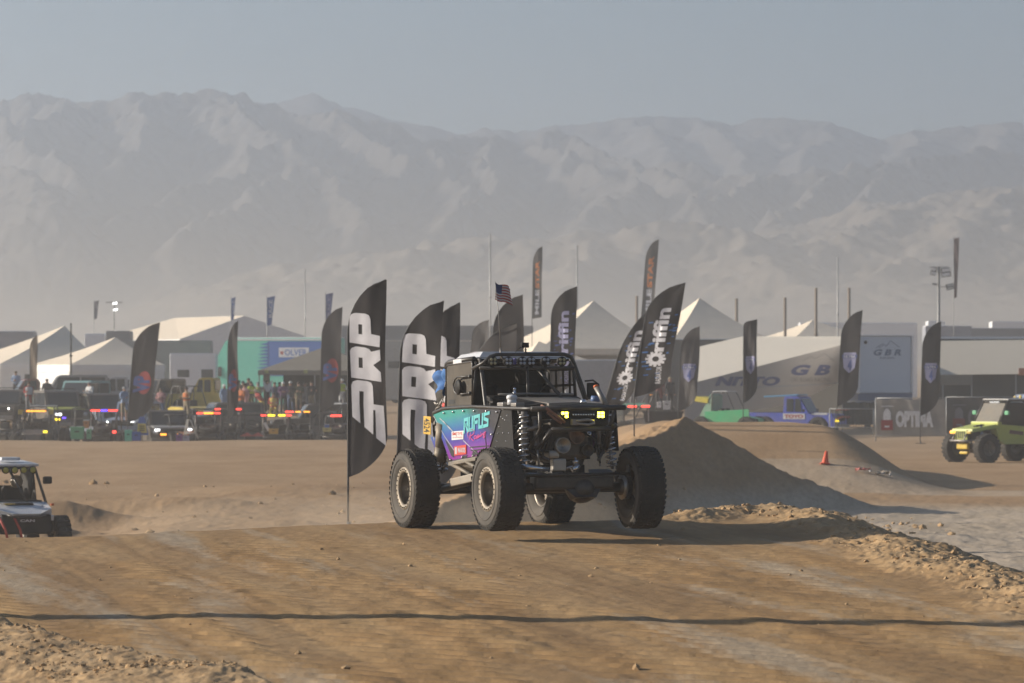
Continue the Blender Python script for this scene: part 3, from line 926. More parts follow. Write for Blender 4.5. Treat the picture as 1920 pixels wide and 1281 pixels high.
# tub, bulkheads, cab interior
b = MB()
b.box((-.35, 0, .90), (1.9, 1.30, .06), bev=.01)
b.box((-.99, 0, 1.50), (.03, 1.34, 1.16))
b.box((.52, 0, 1.25), (.03, 1.36, .66))
b.box((.42, 0, 1.595), (.26, 1.30, .03))
for s_ in (-1, 1): b.box((-.25, s_ * .66, 1.20), (1.5, .02, .62))
part('tub', DARKIN, b)
b = MB(); b.box((.30, 0, 1.60), (.22, 1.22, .13), (0, R(12), 0), bev=.02); b.tube([(.35, -.55, 1.665), (.36, .55, 1.675)], .010)
part('dashboard', BLACKPL, b)
b = MB(); b.tube([(.41, -.52, 1.69), (.42, -.1, 1.70), (.41, .5, 1.69)], .013); part('dash_rail', GREYMET, b)
for s_ in (-1, 1):
    b = MB(); b.box((-.42, s_ * .33, 1.10), (.5, .46, .16), bev=.05); b.box((-.68, s_ * .33, 1.50), (.16, .46, .72), (0, R(-12), 0), bev=.06); b.box((-.74, s_ * .33, 1.90), (.12, .30, .22), (0, R(-12), 0), bev=.05)
    for k in (-1, 1): b.box((-.6, s_ * .33 + k * .20, 1.6), (.2, .07, .45), (0, R(-12), 0), bev=.03)
    part('seat', DARKIN, b)
b = MB(); st = [(0 + .0, .33 + .17 * math.cos(a), 1.62 + .17 * math.sin(a)) for a in [2 * math.pi * k / 20 for k in range(20)]]; b.tube(st, .014, 6, closed=True); b.tube([(0, .33, 1.62), (.25, .33, 1.56)], .02); b.tube([(0, .16, 1.62), (0, .5, 1.62)], .012)
part('steering_wheel', DARKIN, b)
b = MB(); b.cyl((.36, -.28, 1.66), (.36, -.28, 1.74), .02); b.sphere((.365, -.28, 1.76), .022); b.sphere((.365, -.28, 1.705), .022)
part('valve', CHROME, b)
# right door net and window
b = MB(); b.poly([(-.955, 1.545), (-.02, 1.56), (-.01, 2.09), (-.03, 2.12), (-.90, 2.085), (-.95, 2.05)], .012, ((0, -.690, 0), (1, 0, 0), (0, 0, 1)))
nt_ = part('door_window', NETM, b)
b = MB(); b.tube([(-.95, -.705, 1.55), (-.945, -.70, 2.06), (-.90, -.70, 2.09), (-.03, -.70, 2.115), (.0, -.705, 2.08), (.0, -.715, 1.57)], .013); b.build('window_frame', BLACKTUBE, nt_)
g_ = fit2d(text2d('MAXIMA', .03), -.84, 1.60, -.66, 1.635); side_decal(g_, 'sticker', REDINK, nt_, -.7035)
q = MB(); q.box((-.75, -.7033, 1.617), (.22, .003, .055)); q.build('sticker', INK, nt_)
# left door: net with open gaps
b = MB()
for x in (-.86, -.62, -.38, -.16): b.box((x, .692, 1.83), (.06, .006, .54))
for z in (1.62, 1.82, 2.02): b.box((-.47, .686, z), (.95, .005, .03))
part('door_net', NETM, b)
# mirrors on their hoops
for s_, x0 in ((-1, -.02), (1, .12)):
    b = MB(); yy = s_ * .755
    hp = [(x0, s_ * .73, 1.93), (x0 - .40, yy, 1.925), (x0 - .48, yy, 1.90), (x0 - .54, yy, 1.83), (x0 - .50, yy, 1.75), (x0 - .42, yy, 1.71), (x0, s_ * .73, 1.71)] if s_ < 0 else [(x0 + .2, .70, 1.86), (x0 + .18, .82, 1.87), (x0 + .17, .90, 1.82), (x0 + .17, .91, 1.70), (x0 + .18, .84, 1.64), (x0 + .22, .72, 1.64)]
    b.tube(hp, .011)
    if s_ < 0:
        for z in (1.925, 1.715): b.sphere((x0 - .0, -.735, z), .026)
    mr_ = part('mirror_hoop', BLACKTUBE, b)
    q = MB()
    if s_ < 0: q.lathe([(0, .02), (.085, .02), (.10, 0), (.085, -.02), (0, -.02)], Matrix.Translation((x0 - .34, -.76, 1.80)), n=20)
    else: q.box((x0 + .18, .81, 1.745), (.04, .15, .19), bev=.02)
    q.build('mirror', BLACKPL, mr_)

# right and left side panels
outline = [(-1.37, 1.46), (-.98, 1.508), (0, 1.522), (1.0, 1.492), (.60, 1.015), (.18, .915), (-.77, .842)]
for s_ in (-1, 1):
    b = MB(); b.poly(outline, .010, ((0, s_ * .724 + (.010 if s_ < 0 else 0), 0), (1, 0, 0), (0, 0, 1)))
    sp_ = part('side_panel', VINYL, b)
    b = MB(); b.poly([(1.005, 1.490), (1.33, 1.478), (1.40, .97), (.62, .985), (.608, 1.01)], .010, ((0, s_ * .70, 0), (1, 0, 0), (0, 0, 1)))
    q2 = part('front_side_panel', BLACKPL, b)
    b = MB()
    for (x, z) in ((.98, 1.40), (1.06, 1.38), (1.12, 1.36), (.92, 1.28), (.88, 1.20), (.84, 1.10), (.80, 1.03), (1.2, 1.42), (1.15, 1.1), (1.25, 1.2), (1.05, 1.2)):
        b.sphere((x, s_ * .713, z), .010, 6, 4)
    b.build('rivet', STEEL, q2)
    b = MB()
    for (x, z) in ((-.95, 1.475), (-.62, 1.485), (-.25, 1.49), (.12, 1.485), (.55, 1.478), (.90, 1.462), (.72, 1.19), (-.72, .875), (-.30, .905), (.08, .925)):
        b.sphere((x, s_ * .738, z), .015, 8, 5)
    b.build('rivet', STEEL, sp_)
    if s_ > 0: continue
    RSP = sp_
# lettering and stickers on the right panel
def rufus():
    G = {'R': [[(0, 0), (0, 1), (.72, 1), (.72, .52), (.1, .52)], [(.38, .5), (.78, 0)]],
         'U': [[(0, 1), (0, .02), (.72, .02), (.72, 1)]],
         'F': [[(0, 0), (0, 1), (.78, 1)], [(.02, .52), (.62, .52)]],
         'S': [[(1.0, 1), (.02, 1), (.02, .62), (.80, .42), (.80, 0), (-.25, 0)]]}
    vs = []; fs = []
    for i, ch in enumerate('RUFUS'):
        ls = [[(.3 + i * 1.08 + x, y) for x, y in ln] for ln in G[ch]]
        v, f = stroke2d(ls, .29)
        o = len(vs); vs += v; fs += [[k + o for k in q] for q in f]
    xs = [v[0] for v in vs]; ys = [v[1] for v in vs]; a, bb, c_, d = min(xs), max(xs), min(ys), max(ys)
    out = []
    for x, y in vs:
        u, v = (x - a) / (bb - a), (y - c_) / (d - c_)
        out.append((-.27 + .90 * u + .02 * v, 1.195 + .085 * u + v * (.205 - .005 * u)))
    return out, fs
side_decal(rufus(), 'lettering', TEALINK, RSP, order=2)
rc = [[(555, 925), (540, 990)], [(530, 970), (522, 935), (540, 902), (572, 893), (592, 908), (585, 938), (556, 958), (545, 962), (560, 985), (582, 1006)],
      [(612, 962), (598, 958), (588, 972), (594, 988), (610, 980), (618, 960), (614, 984), (624, 980), (640, 958), (630, 950), (622, 966), (630, 980), (645, 968), (652, 946), (648, 968), (658, 962)], [(656, 930), (657, 932)],
      [(660, 944), (660, 964), (668, 948), (676, 942), (678, 956), (684, 954)], [(700, 930), (690, 930), (684, 944), (690, 952), (702, 936), (698, 970), (686, 985), (680, 976), (705, 925)]]
rc = [[((x / 5.336 + 780), (y / 5.336 + 640)) for x, y in ln] for ln in rc]
def pan(px, py):           # photo pixel -> panel plane, by the affine fit of the panel
    zx = (px - 720) * 3.284; zy = (py - 620) * 3.284
    return -.26 + (zx - 495) * .005625, .85 + (805 - zy) * .00209 + (zx - 410) * .00008
side_decal(stroke2d([[pan(*p) for p in ln] for ln in rc], .013), 'lettering', PINKINK, RSP, order=2)
side_decal(poly2d([(-.70, 1.125), (-.28, 1.135), (-.27, 1.245), (-.695, 1.235)]), 'sticker', WHITEP, RSP, order=1)
side_decal(fit2d(text2d("SMITTY'S", .03), -.67, 1.185, -.31, 1.225), 'lettering', REDINK, RSP, order=2)
side_decal(fit2d(text2d("OFF ROAD RACING", .0), -.66, 1.150, -.32, 1.168), 'lettering', REDINK, RSP, order=2)
side_decal(poly2d([(-.60, .925), (-.17, .945), (-.17, 1.065), (-.60, 1.045)]), 'sticker', REDINK, RSP, order=3)
side_decal(poly2d([(-.57, .945), (-.50, .948), (-.50, 1.035), (-.57, 1.032)]), 'lettering', WHITEINK, RSP, order=4)
side_decal(fit2d(text2d('MAXXIS', .035), -.46, .965, -.20, 1.028), 'lettering', WHITEINK, RSP, order=4)
side_decal(stroke2d([[(-1.12, 1.41), (-.78, 1.29), (-.50, 1.17)], [(-.98, 1.37), (-.76, 1.27)], [(-.28, 1.12), (.22, .94)], [(-1.34, 1.44), (-.94, 1.17), (-.60, .99)]], .012), 'stripe', WHITEINK, RSP, order=1)
side_decal(poly2d([(-.94, 1.145), (-.62, .985), (-.62, .90), (-.72, .93), (-.88, 1.08)]), 'stripe', INK, RSP, order=1)
side_decal(poly2d([(.06, .985), (.17, .99), (.24, .945), (.10, .925), (.0, .93)]), 'stripe', INK, RSP, order=1)
side_decal(stroke2d([[(-.05, 1.03), (.60, 1.045)], [(-.02, .99), (.56, 1.005)], [(.25, .955), (.42, .965)]], .014), 'stripe', INK, RSP, order=1)
side_decal(poly2d([(-.36, .885), (-.2, .90), (-.12, .93), (-.3, .93)]), 'stripe', INK, RSP, order=1)

# hood, nose and lamps
b = MB()
b.add([(.45, -.40, 1.655), (.45, .42, 1.66), (1.52, .50, 1.555), (1.60, .0, 1.575), (1.50, -.28, 1.565), (.45, -.40, 1.63), (.45, .42, 1.63), (1.52, .50, 1.53), (1.60, 0, 1.545), (1.50, -.28, 1.53)],
      [[0, 1, 2, 3, 4], [5, 9, 8, 7, 6], [0, 4, 9, 5], [4, 3, 8, 9], [3, 2, 7, 8], [2, 1, 6, 7], [1, 0, 5, 6]])
hd = part('hood', mat('dull_grey_hood', (.16, .155, .15), .5, .2, dust=.35, scale=4), b)
b = MB(); b.add([(.60, -.62, 1.56), (.60, -.41, 1.655), (1.45, -.29, 1.56), (1.30, -.50, 1.535)], [[0, 1, 2, 3]]); part('hood_side', BLACKPL, b)
b = MB(); b.cyl((1.02, -.58, 1.55), (1.02, -.58, 1.63), .06, .055, 18); b.lathe([(0, .045), (.05, .04), (.068, .02), (.068, -.01), (.05, -.02)], Matrix.Translation((1.02, -.58, 1.635)) @ Matrix.Rotation(R(90), 4, 'X'), n=20)
part('filler_cap', WHITEP, b)
b = MB(); b.box((.86, -.60, 1.555), (.20, .16, .06), bev=.015); b.box((1.16, -.56, 1.55), (.18, .12, .05), bev=.012); part('reservoir', GREYMET, b)
b = MB(); b.cyl((1.5, .18, 1.56), (1.5, .18, 1.61), .05, .03, 14); part('breather', STEEL, b)
b = MB(); b.cyl((1.12, .50, 1.58), (1.12, .50, 1.66), .06, .05, 14); part('breather', mat('blue_cap', (.10, .16, .30), .4), b)
b = MB(); b.cyl((1.55, .47, 1.53), (1.40, .40, 1.76), .035, .035, 14); bt = part('side_lamp', GREYMET, b)
b = MB(); b.cyl((1.40, .40, 1.76), (1.39, .395, 1.785), .038, .03, 14); b.build('lamp_cap', mat('orange_cap', (.55, .12, .03), .5), bt)
b = MB(); b.poly([(-.27, 1.485), (.41, 1.49), (.39, 1.29), (.30, 1.265), (-.16, 1.26), (-.26, 1.31)], .02, ((1.76, 0, 0), (0, 1, 0), (0, 0, 1)))
nose = part('nose_panel', BLACKPL, b)
b = MB()
for k in range(9): b.box((1.787, -.075 + k * .034, 1.418), (.012, .022, .020), bev=.003)
b.build('light_bar', STEEL, nose)
for y_, nn in ((-.195, 4), (.285, 4)):
    b = MB(); b.box((1.785, y_, 1.415), (.04, .125, .105), bev=.015)
    hl = part('headlight', BLACKPL, b)
    for (dy, dz) in ((-.024, .020), (.024, .020), (-.024, -.020), (.024, -.020)):
        if y_ < 0 and dy < 0 and dz < 0: continue
        q = MB(); q.box((1.808, y_ + dy, 1.415 + dz), (.016, .038, .031), bev=.012); q.build('led', YELGLOW, hl)
b = MB(); lp = [(1.80, -.07, 1.33), (1.84, -.02, 1.345), (1.85, .10, 1.355), (1.84, .17, 1.34), (1.84, .175, 1.31), (1.85, .10, 1.295), (1.84, -.02, 1.305), (1.80, -.07, 1.32)]
b.tube(lp, .016); part('winch_shackle', ALU, b)
b = MB(); b.box((1.80, -.06, 1.325), (.06, .10, .075), bev=.01); b.cyl((1.72, -.16, 1.32), (1.72, .2, 1.32), .05, .05, 14); part('winch', GREYMET, b)
b = MB(); b.tube([(1.78, -.36, 1.235), (1.78, .44, 1.245)], .03, 10); b.tube([(1.78, .44, 1.245), (1.60, .46, 1.02)], .022); b.tube([(1.78, .44, 1.245), (1.82, .48, 1.30)], .03, 10); b.tube([(1.78, -.36, 1.235), (1.50, -.45, .98)], .022)
part('bumper', BLACKTUBE, b)
b = MB(); b.tube([(1.70, -.46, 1.53), (1.80, -.42, 1.49), (1.82, -.30, 1.40), (1.82, -.20, 1.32)], .018); b.tube([(1.74, -.40, 1.45), (1.80, -.34, 1.38), (1.81, -.24, 1.31)], .016); part('hose', ORANGEHOSE, b)
# engine in the nose
b = MB()
b.box((1.15, 0, 1.12), (.66, .52, .50), bev=.05); b.box((1.28, 0, 1.36), (.5, .34, .14), bev=.04)
part('engine', DARKMET, b)
def disc(y_, z, r, x=1.56, m=DARKMET, nm='pulley'):
    b = MB(); b.lathe([(0, .0), (r * .30, .0), (r * .32, .02), (r * .55, .005), (r * .62, .03), (r * .82, .03), (r * .86, .045), (r, .045), (r, -.05), (0, -.05)], Matrix.Translation((x, y_, z)) @ Matrix.Rotation(R(-90), 4, 'Z'), n=28)
    return part(nm, m, b)
disc(-.14, 1.04, .10, 1.58, ALU); disc(.06, 1.155, .10, 1.55, mat('rusty_pulley', (.16, .09, .06), .5, .5, dust=.2)); disc(.22, .98, .08, 1.5, DARKMET); disc(-.30, 1.17, .055, 1.52, DARKMET)
b = MB(); b.box((1.50, -.25, .93), (.20, .14, .10), bev=.03); b.box((1.52, -.17, .80), (.10, .18, .16), bev=.02); part('alternator', ALU, b)
b = MB(); b.cyl((1.6, .21, 1.14), (1.6, .21, 1.21), .035, .03, 12); part('filter', STEEL, b)
b = MB()
for pts in ([(1.2, -.68, 1.44), (1.3, -.7, 1.30), (1.38, -.66, 1.27), (1.42, -.62, 1.36), (1.4, -.6, 1.45)], [(1.55, -.44, 1.42), (1.6, -.42, 1.3), (1.55, -.48, 1.22)], [(1.5, .35, 1.2), (1.62, .3, .98), (1.6, .36, .82)], [(1.55, .0, 1.28), (1.66, .12, 1.2), (1.62, .3, 1.1)], [(1.5, -.3, 1.25), (1.64, -.36, 1.12), (1.55, -.4, .9)]):
    b = MB(); b.tube(pts, .013, 6); part('hose', BLACKPL, b)
b = MB(); b.tube([(1.30, -.66, 1.15), (1.42, -.62, 1.24), (1.5, -.5, 1.25), (1.56, -.4, 1.3)], .03); part('exhaust_pipe', GREYMET, b)

# front axle
b = MB(); b.tube([(1.475, -.80, .52), (1.475, .80, .52)], .062, 16)
b.box((1.50, .02, .585), (.20, 1.06, .17), bev=.03)
ax = part('front_axle', DARKMET, b)
b = MB(); b.lathe([(0, .13), (.10, .12), (.16, .05), (.17, -.08), (.08, -.16)], Matrix.Translation((1.52, .15, .49)) @ Matrix.Rotation(R(-90), 4, 'Z'), n=24); b.add([(1.60, -.10, .50), (1.60, .36, .50), (1.66, .28, .40), (1.66, -.0, .40), (1.50, -.1, .5), (1.5, .36, .5), (1.5, .28, .36), (1.5, 0, .36)], [[0, 1, 2, 3], [4, 7, 6, 5], [3, 2, 6, 7], [0, 3, 7, 4], [1, 5, 6, 2]])
b.build('differential', DARKMET, ax)
for (y0, y1) in ((-.53, -.09), (.16, .58)):
    b = MB(); b.add([(1.60, y0 + .06, .675), (1.60, y1, .675), (1.46, y1 - .04, .745), (1.46, y0 + .10, .745), (1.60, y0 + .06, .655), (1.60, y1, .655), (1.46, y1 - .04, .725), (1.46, y0 + .10, .725)], [[0, 1, 2, 3], [4, 7, 6, 5], [0, 4, 5, 1], [1, 5, 6, 2], [2, 6, 7, 3], [3, 7, 4, 0]])
    b.build('skid_plate', mat('blue_grey_plate', (.17, .18, .205), .4, .4, dust=.2), ax)
b = MB(); b.tube([(1.62, -.72, .675), (1.62, .74, .685)], .022, 10); part('tie_rod', DARKMET, b)
b = MB(); b.tube([(1.60, -.70, .79), (1.58, -.32, .745)], .033, 10); b.tube([(1.56, -.66, .70), (1.56, -.30, .69)], .016, 8); part('steering_ram', STEEL, b)
b = MB(); b.cyl((1.52, .02, .72), (1.52, .10, .80), .045, .035, 12); b.tube([(1.52, .08, .79), (1.53, .05, .9)], .016); b.tube([(1.5, .1, .8), (1.45, -.1, .74)], .018); b.sphere((1.53, .06, .84), .035); part('steering_valve', STEEL, b)
for s_ in (-1, 1):
    b = MB(); b.box((1.475, s_ * .76, .52), (.16, .10, .30), bev=.03); b.cyl((1.475, s_ * .66, .52), (1.475, s_ * .80, .52), .10, .12, 20); b.cyl((1.60, s_ * .74, .64), (1.60, s_ * .74, .76), .03, .025, 10); b.sphere((1.60, s_ * .74, .77), .032)
    part('knuckle', DARKMET, b)
    b = MB(); b.lathe([(.0, .03), (.14, .03), (.16, .0), (.0, -.02)], Matrix.Translation((1.475, s_ * .70, .52)), n=26); part('brake_disc', ALU, b)

# coilovers and bypass shocks
def coil(pb, pt, rs=.062, coils=9, name='coilover'):
    pb = Vector(pb); pt = Vector(pt)
    b = MB(); b.tube([pb, pb.lerp(pt, .45)], .022, 10); b.tube([pb.lerp(pt, .42), pt], .040, 12)
    b.tube([pb.lerp(pt, .50), pb.lerp(pt, .515)], .066, 14); b.tube([pb.lerp(pt, .93), pb.lerp(pt, .95)], .066, 14); b.tube([pb.lerp(pt, .05), pb.lerp(pt, .07)], .066, 14)
    s0 = part(name, GREYMET, b)
    ax_ = (pt - pb); L_ = ax_.length; t = ax_.normalized(); N = t.orthogonal().normalized(); B = t.cross(N)
    b = MB(); pts = []
    for i in range(coils * 14 + 1):
        a = 2 * math.pi * i / 14; q = .07 + .86 * i / (coils * 14)
        pts.append(pb + t * L_ * q + (N * math.cos(a) + B * math.sin(a)) * rs)
    b.tube(pts, .0105, 6); b.build('spring', STEEL, s0)
    return s0
coil((1.50, -.62, .74), (1.44, -.585, 1.46)); coil((1.42, .60, .74), (1.36, .545, 1.46))
coil((-1.40, -.60, .70), (-1.20, -.56, 1.40)); coil((-1.40, .60, .70), (-1.20, .56, 1.40))
for (p0, p1) in (((1.56, -.44, .78), (1.46, -.46, 1.40)), ((1.38, .45, .78), (1.34, .44, 1.42)), ((-1.30, -.66, .80), (-1.05, -.64, 1.42)), ((-1.30, .66, .80), (-1.05, .64, 1.42))):
    p0 = Vector(p0); p1 = Vector(p1); b = MB(); b.tube([p0, p0.lerp(p1, .45)], .014, 8); b.tube([p0.lerp(p1, .42), p1], .030, 12); b.tube([p0.lerp(p1, .42), p0.lerp(p1, .45)], .038, 12); b.tube([p0.lerp(p1, .95), p1], .036, 12)
    part('bypass_shock', GREYMET, b)
b = MB(); b.cyl((-1.18, -.70, 1.04), (-1.12, -.69, 1.34), .075, .085, 18); b.cyl((-1.22, -.70, .86), (-1.18, -.70, 1.04), .085, .07, 18); part('exhaust_can', mat('tan_canister', (.22, .19, .15), .6, .2, dust=.4), b)

# rear axle, links, belly
b = MB(); b.tube([(-1.475, -.82, .50), (-1.475, .82, .50)], .07, 16); b.lathe([(0, .2), (.12, .17), (.17, 0), (.1, -.16)], Matrix.Translation((-1.475, .05, .50)) @ Matrix.Rotation(R(-90), 4, 'Z'), n=20)
part('rear_axle', DARKMET, b)
for s_ in (-1, 1):
    b = MB(); b.tube([(-1.40, s_ * .58, .50), (.2, s_ * .50, .66)], .042, 10); b.tube([(1.40, s_ * .52, .50), (.3, s_ * .38, .62)], .036, 10); b.tube([(-1.4, s_ * .30, .66), (-.2, s_ * .2, .82)], .03, 8)
    part('link', DARKMET, b)
    b = MB(); b.box((-.42, s_ * .69, .615), (.86, .05, .105), (0, R(-5), 0), bev=.015); part('trailing_link', mat('pale_link', (.27, .255, .23), .55, .3, dust=.5, scale=4), b)
    b = MB()
    b.add([(-.76, s_ * .73, .835), (.22, s_ * .73, .905), (.42, s_ * .60, .70), (-.55, s_ * .45, .66)], [[0, 1, 2, 3]])
    b.box((-.27, s_ * .735, .855), (1.02, .03, .05), (0, R(-4.1), 0), bev=.01); b.tube([(-.7, s_ * .73, .82), (-.1, s_ * .66, .66)], .028); b.tube([(-.2, s_ * .73, .86), (.3, s_ * .66, .70)], .028)
    part('rock_slider', mat('dusty_slider', (.14, .13, .115), .6, .3, dust=.45, scale=5), b)
b = MB(); b.add([(-1.2, -.42, .56), (-1.2, .42, .56), (-.7, .42, .43), (.5, .42, .43), (1.0, .40, .62), (1.0, -.40, .62), (.5, -.42, .43), (-.7, -.42, .43), (-1.2, -.42, .78), (-1.2, .42, .78), (1.0, .40, .8), (1.0, -.40, .8)],
    [[0, 1, 2, 7], [7, 2, 3, 6], [6, 3, 4, 5], [8, 11, 10, 9], [0, 7, 6, 5, 11, 8], [1, 9, 10, 4, 3, 2], [0, 8, 9, 1], [4, 10, 11, 5]])
part('belly_plate', BLACKPL, b)
# tail: bodywork corner, number plate, spare parts, blue rag
b = MB(); b.poly([(-1.78, 1.17), (-1.40, 1.22), (-1.50, 1.04), (-1.58, .98)], .01, ((0, -.60, 0), (1, 0, 0), (0, 0, 1))); part('tail_panel', VINYL, b)
b = MB(); b.box((-1.66, -.70, 1.325), (.27, .012, .235), (0, R(3), 0), bev=.012)
npl = part('number_plate', PALEPL, b)
q = MB(); g_ = fit2d(text2d('4524', .03), -.095, -.115, .095, .115)
# the numerals stand one above another, turned on their side
g_ = ([(-1.66 + y * .95, 1.325 - x * .95) for x, y in fit2d(text2d('4524', .02), -.095, -.115, .095, .115)[0]], g_[1])
side_decal(g_, 'lettering', INK, npl, -.708)
b = MB(); b.tube([(-1.55, -.66, 1.42), (-1.50, -.60, 1.22)], .02); b.box((-1.50, -.66, 1.36), (.08, .03, .06), bev=.01); b.box((-1.45, -.65, 1.28), (.07, .03, .07), bev=.01); part('tail_bracket', GREYMET, b)
b = MB(); b.cyl((-1.35, -.3, 1.52), (-1.55, -.3, 1.88), .33, .33, 28); part('spare_tyre', RUBBER, b)
b = MB(); b.box((-1.30, .2, 1.25), (.42, .9, .40), bev=.05); part('fuel_cell', BLACKPL, b)
b = MB()
for k in range(5):
    b.tube([(-1.24 - k * .07, -.60, 1.50 + .01 * k), (-1.26 - k * .07, -.63, 1.60 + .02 * math.sin(k * 2.1)), (-1.22 - k * .07, -.61, 1.72 - .035 * k)], .012, 6)
    b.tube([(-1.22 - k * .07, -.62, 1.56), (-1.29 - k * .07, -.62, 1.64 - .03 * k)], .010, 6)
part('chain', GREYMET, b)
b = MB(); b.box((-1.12, -.60, 1.70), (.10, .1, .22), (0, R(18), 0), bev=.03); part('bottle', WHITEP, b)
b = MB(); b.box((-1.15, -.62, 1.575), (.12, .1, .06), (0, R(10), 0), bev=.02); part('strap', REDINK, b)
# rag as a creased sheet
nx_, ny_ = 14, 10; vs = []; fs = []
for j in range(ny_ + 1):
    for i in range(nx_ + 1):
        u, v = i / nx_, j / ny_
        x = -.98 - .47 * u * (1 - .22 * v) - .10 * v * (1 - u); z = 2.02 - .30 * v * (1 - .25 * u) + .035 * math.sin(u * 9 + v * 3) - .02 * u
        yy = -.64 - .05 * math.sin(u * 7 + v * 2.2) - .03 * math.sin(v * 8)
        vs.append((x, yy, z))
for j in range(ny_):
    for i in range(nx_):
        a = j * (nx_ + 1) + i; fs.append([a, a + 1, a + nx_ + 2, a + nx_ + 1])
b = MB(); b.smooth = True; b.add(vs, fs); part('rag', BLUEPL, b)
# whip aerial with its flag, camera on the roof
b = MB(); wb = Vector((.06, -.34, 2.19)); wt = Vector((-.02, -.38, 3.13)); b.tube([wb, wb.lerp(wt, .5) + Vector((0, .012, 0)), wt], [.006, .005, .003], 6); b.cyl(wb - Vector((0, 0, .04)), wb.lerp(wt, .10), .013, .011, 8)
whip = part('whip_aerial', GREYMET, b)
FLR = mat('flag_red', (.36, .06, .055), .8); FLW = mat('flag_white', (.50, .48, .47), .8); FLB = mat('flag_blue', (.035, .05, .14), .8)
def us_flag(parent, O, ex, ez, w, h, wave=.03, name='flag'):
    O = Vector(O); ex = Vector(ex); ez = Vector(ez); nn = ex.cross(ez).normalized()
    b = MB(); b.smooth = True
    NX, NY = 18, 13
    vs = []
    for j in range(NY + 1):
        for i in range(NX + 1):
            u, v = i / NX, j / NY
            vs.append(O + ex * w * u + ez * (h * (v - .0) - w * .22 * u - .04 * w * math.sin(u * 8)) + nn * wave * math.sin(u * 9 + v * 2) * (.2 + u))
    o = len(b.v); b.v += [tuple(v) for v in vs]
    for j in range(NY):
        for i in range(NX):
            a = j * (NX + 1) + i; b.f.append([a, a + 1, a + NX + 2, a + NX + 1]); b.sm.append(True)
            b.m.append(2 if (i < NX * .42 and j >= 6) else (0 if j % 2 == 0 else 1))
    return b.build(name, [FLR, FLW, FLB], parent, fix=False)
us_flag(whip, wt - Vector((0, 0, .23)), Vector((-.35, .93, 0)), (0, 0, 1), .29, .22)
b = MB(); cb = Vector((.30, -.10, 2.21)); b.tube([cb, cb + Vector((0, .0, .07))], .008, 6); b.sphere(cb + Vector((0, 0, .045)), .016, 8, 5); b.sphere(cb + Vector((0, 0, .015)), .016, 8, 5); b.box(cb + Vector((0, -.01, .105)), (.035, .105, .065), bev=.008); b.cyl(cb + Vector((.015, -.045, .115)), cb + Vector((.03, -.045, .115)), .018, .018, 12); b.tube([cb + Vector((0, -.06, .08)), cb + Vector((0, -.13, .03)), cb + Vector((0, -.14, -.01))], .003, 5)
part('action_camera', BLACKPL, b)
# ================================================================ feather flags
CLOTH = mat('black_flag_cloth', (.040, .036, .037), .75, var=.2, scale=2, spec=.12)
CLOTHGR = mat('faded_flag_cloth', (.085, .078, .076), .8, var=.2, scale=2)
POLE = mat('flag_pole', (.05, .05, .05), .5)
PRWHITE = mat('print_white', (.62, .61, .64), .7, var=.08)
PRBLUE = mat('print_blue', (.055, .085, .27), .7, var=.05)
PRBRIGHT = mat('print_bright_blue', (.045, .15, .40), .7, var=.05)
PRRED = mat('print_red', (.33, .045, .045), .7, var=.05)
PRORANGE = mat('print_orange', (.55, .17, .035), .7, var=.05)
PRLILAC = mat('print_lilac', (.30, .30, .46), .7, var=.05)

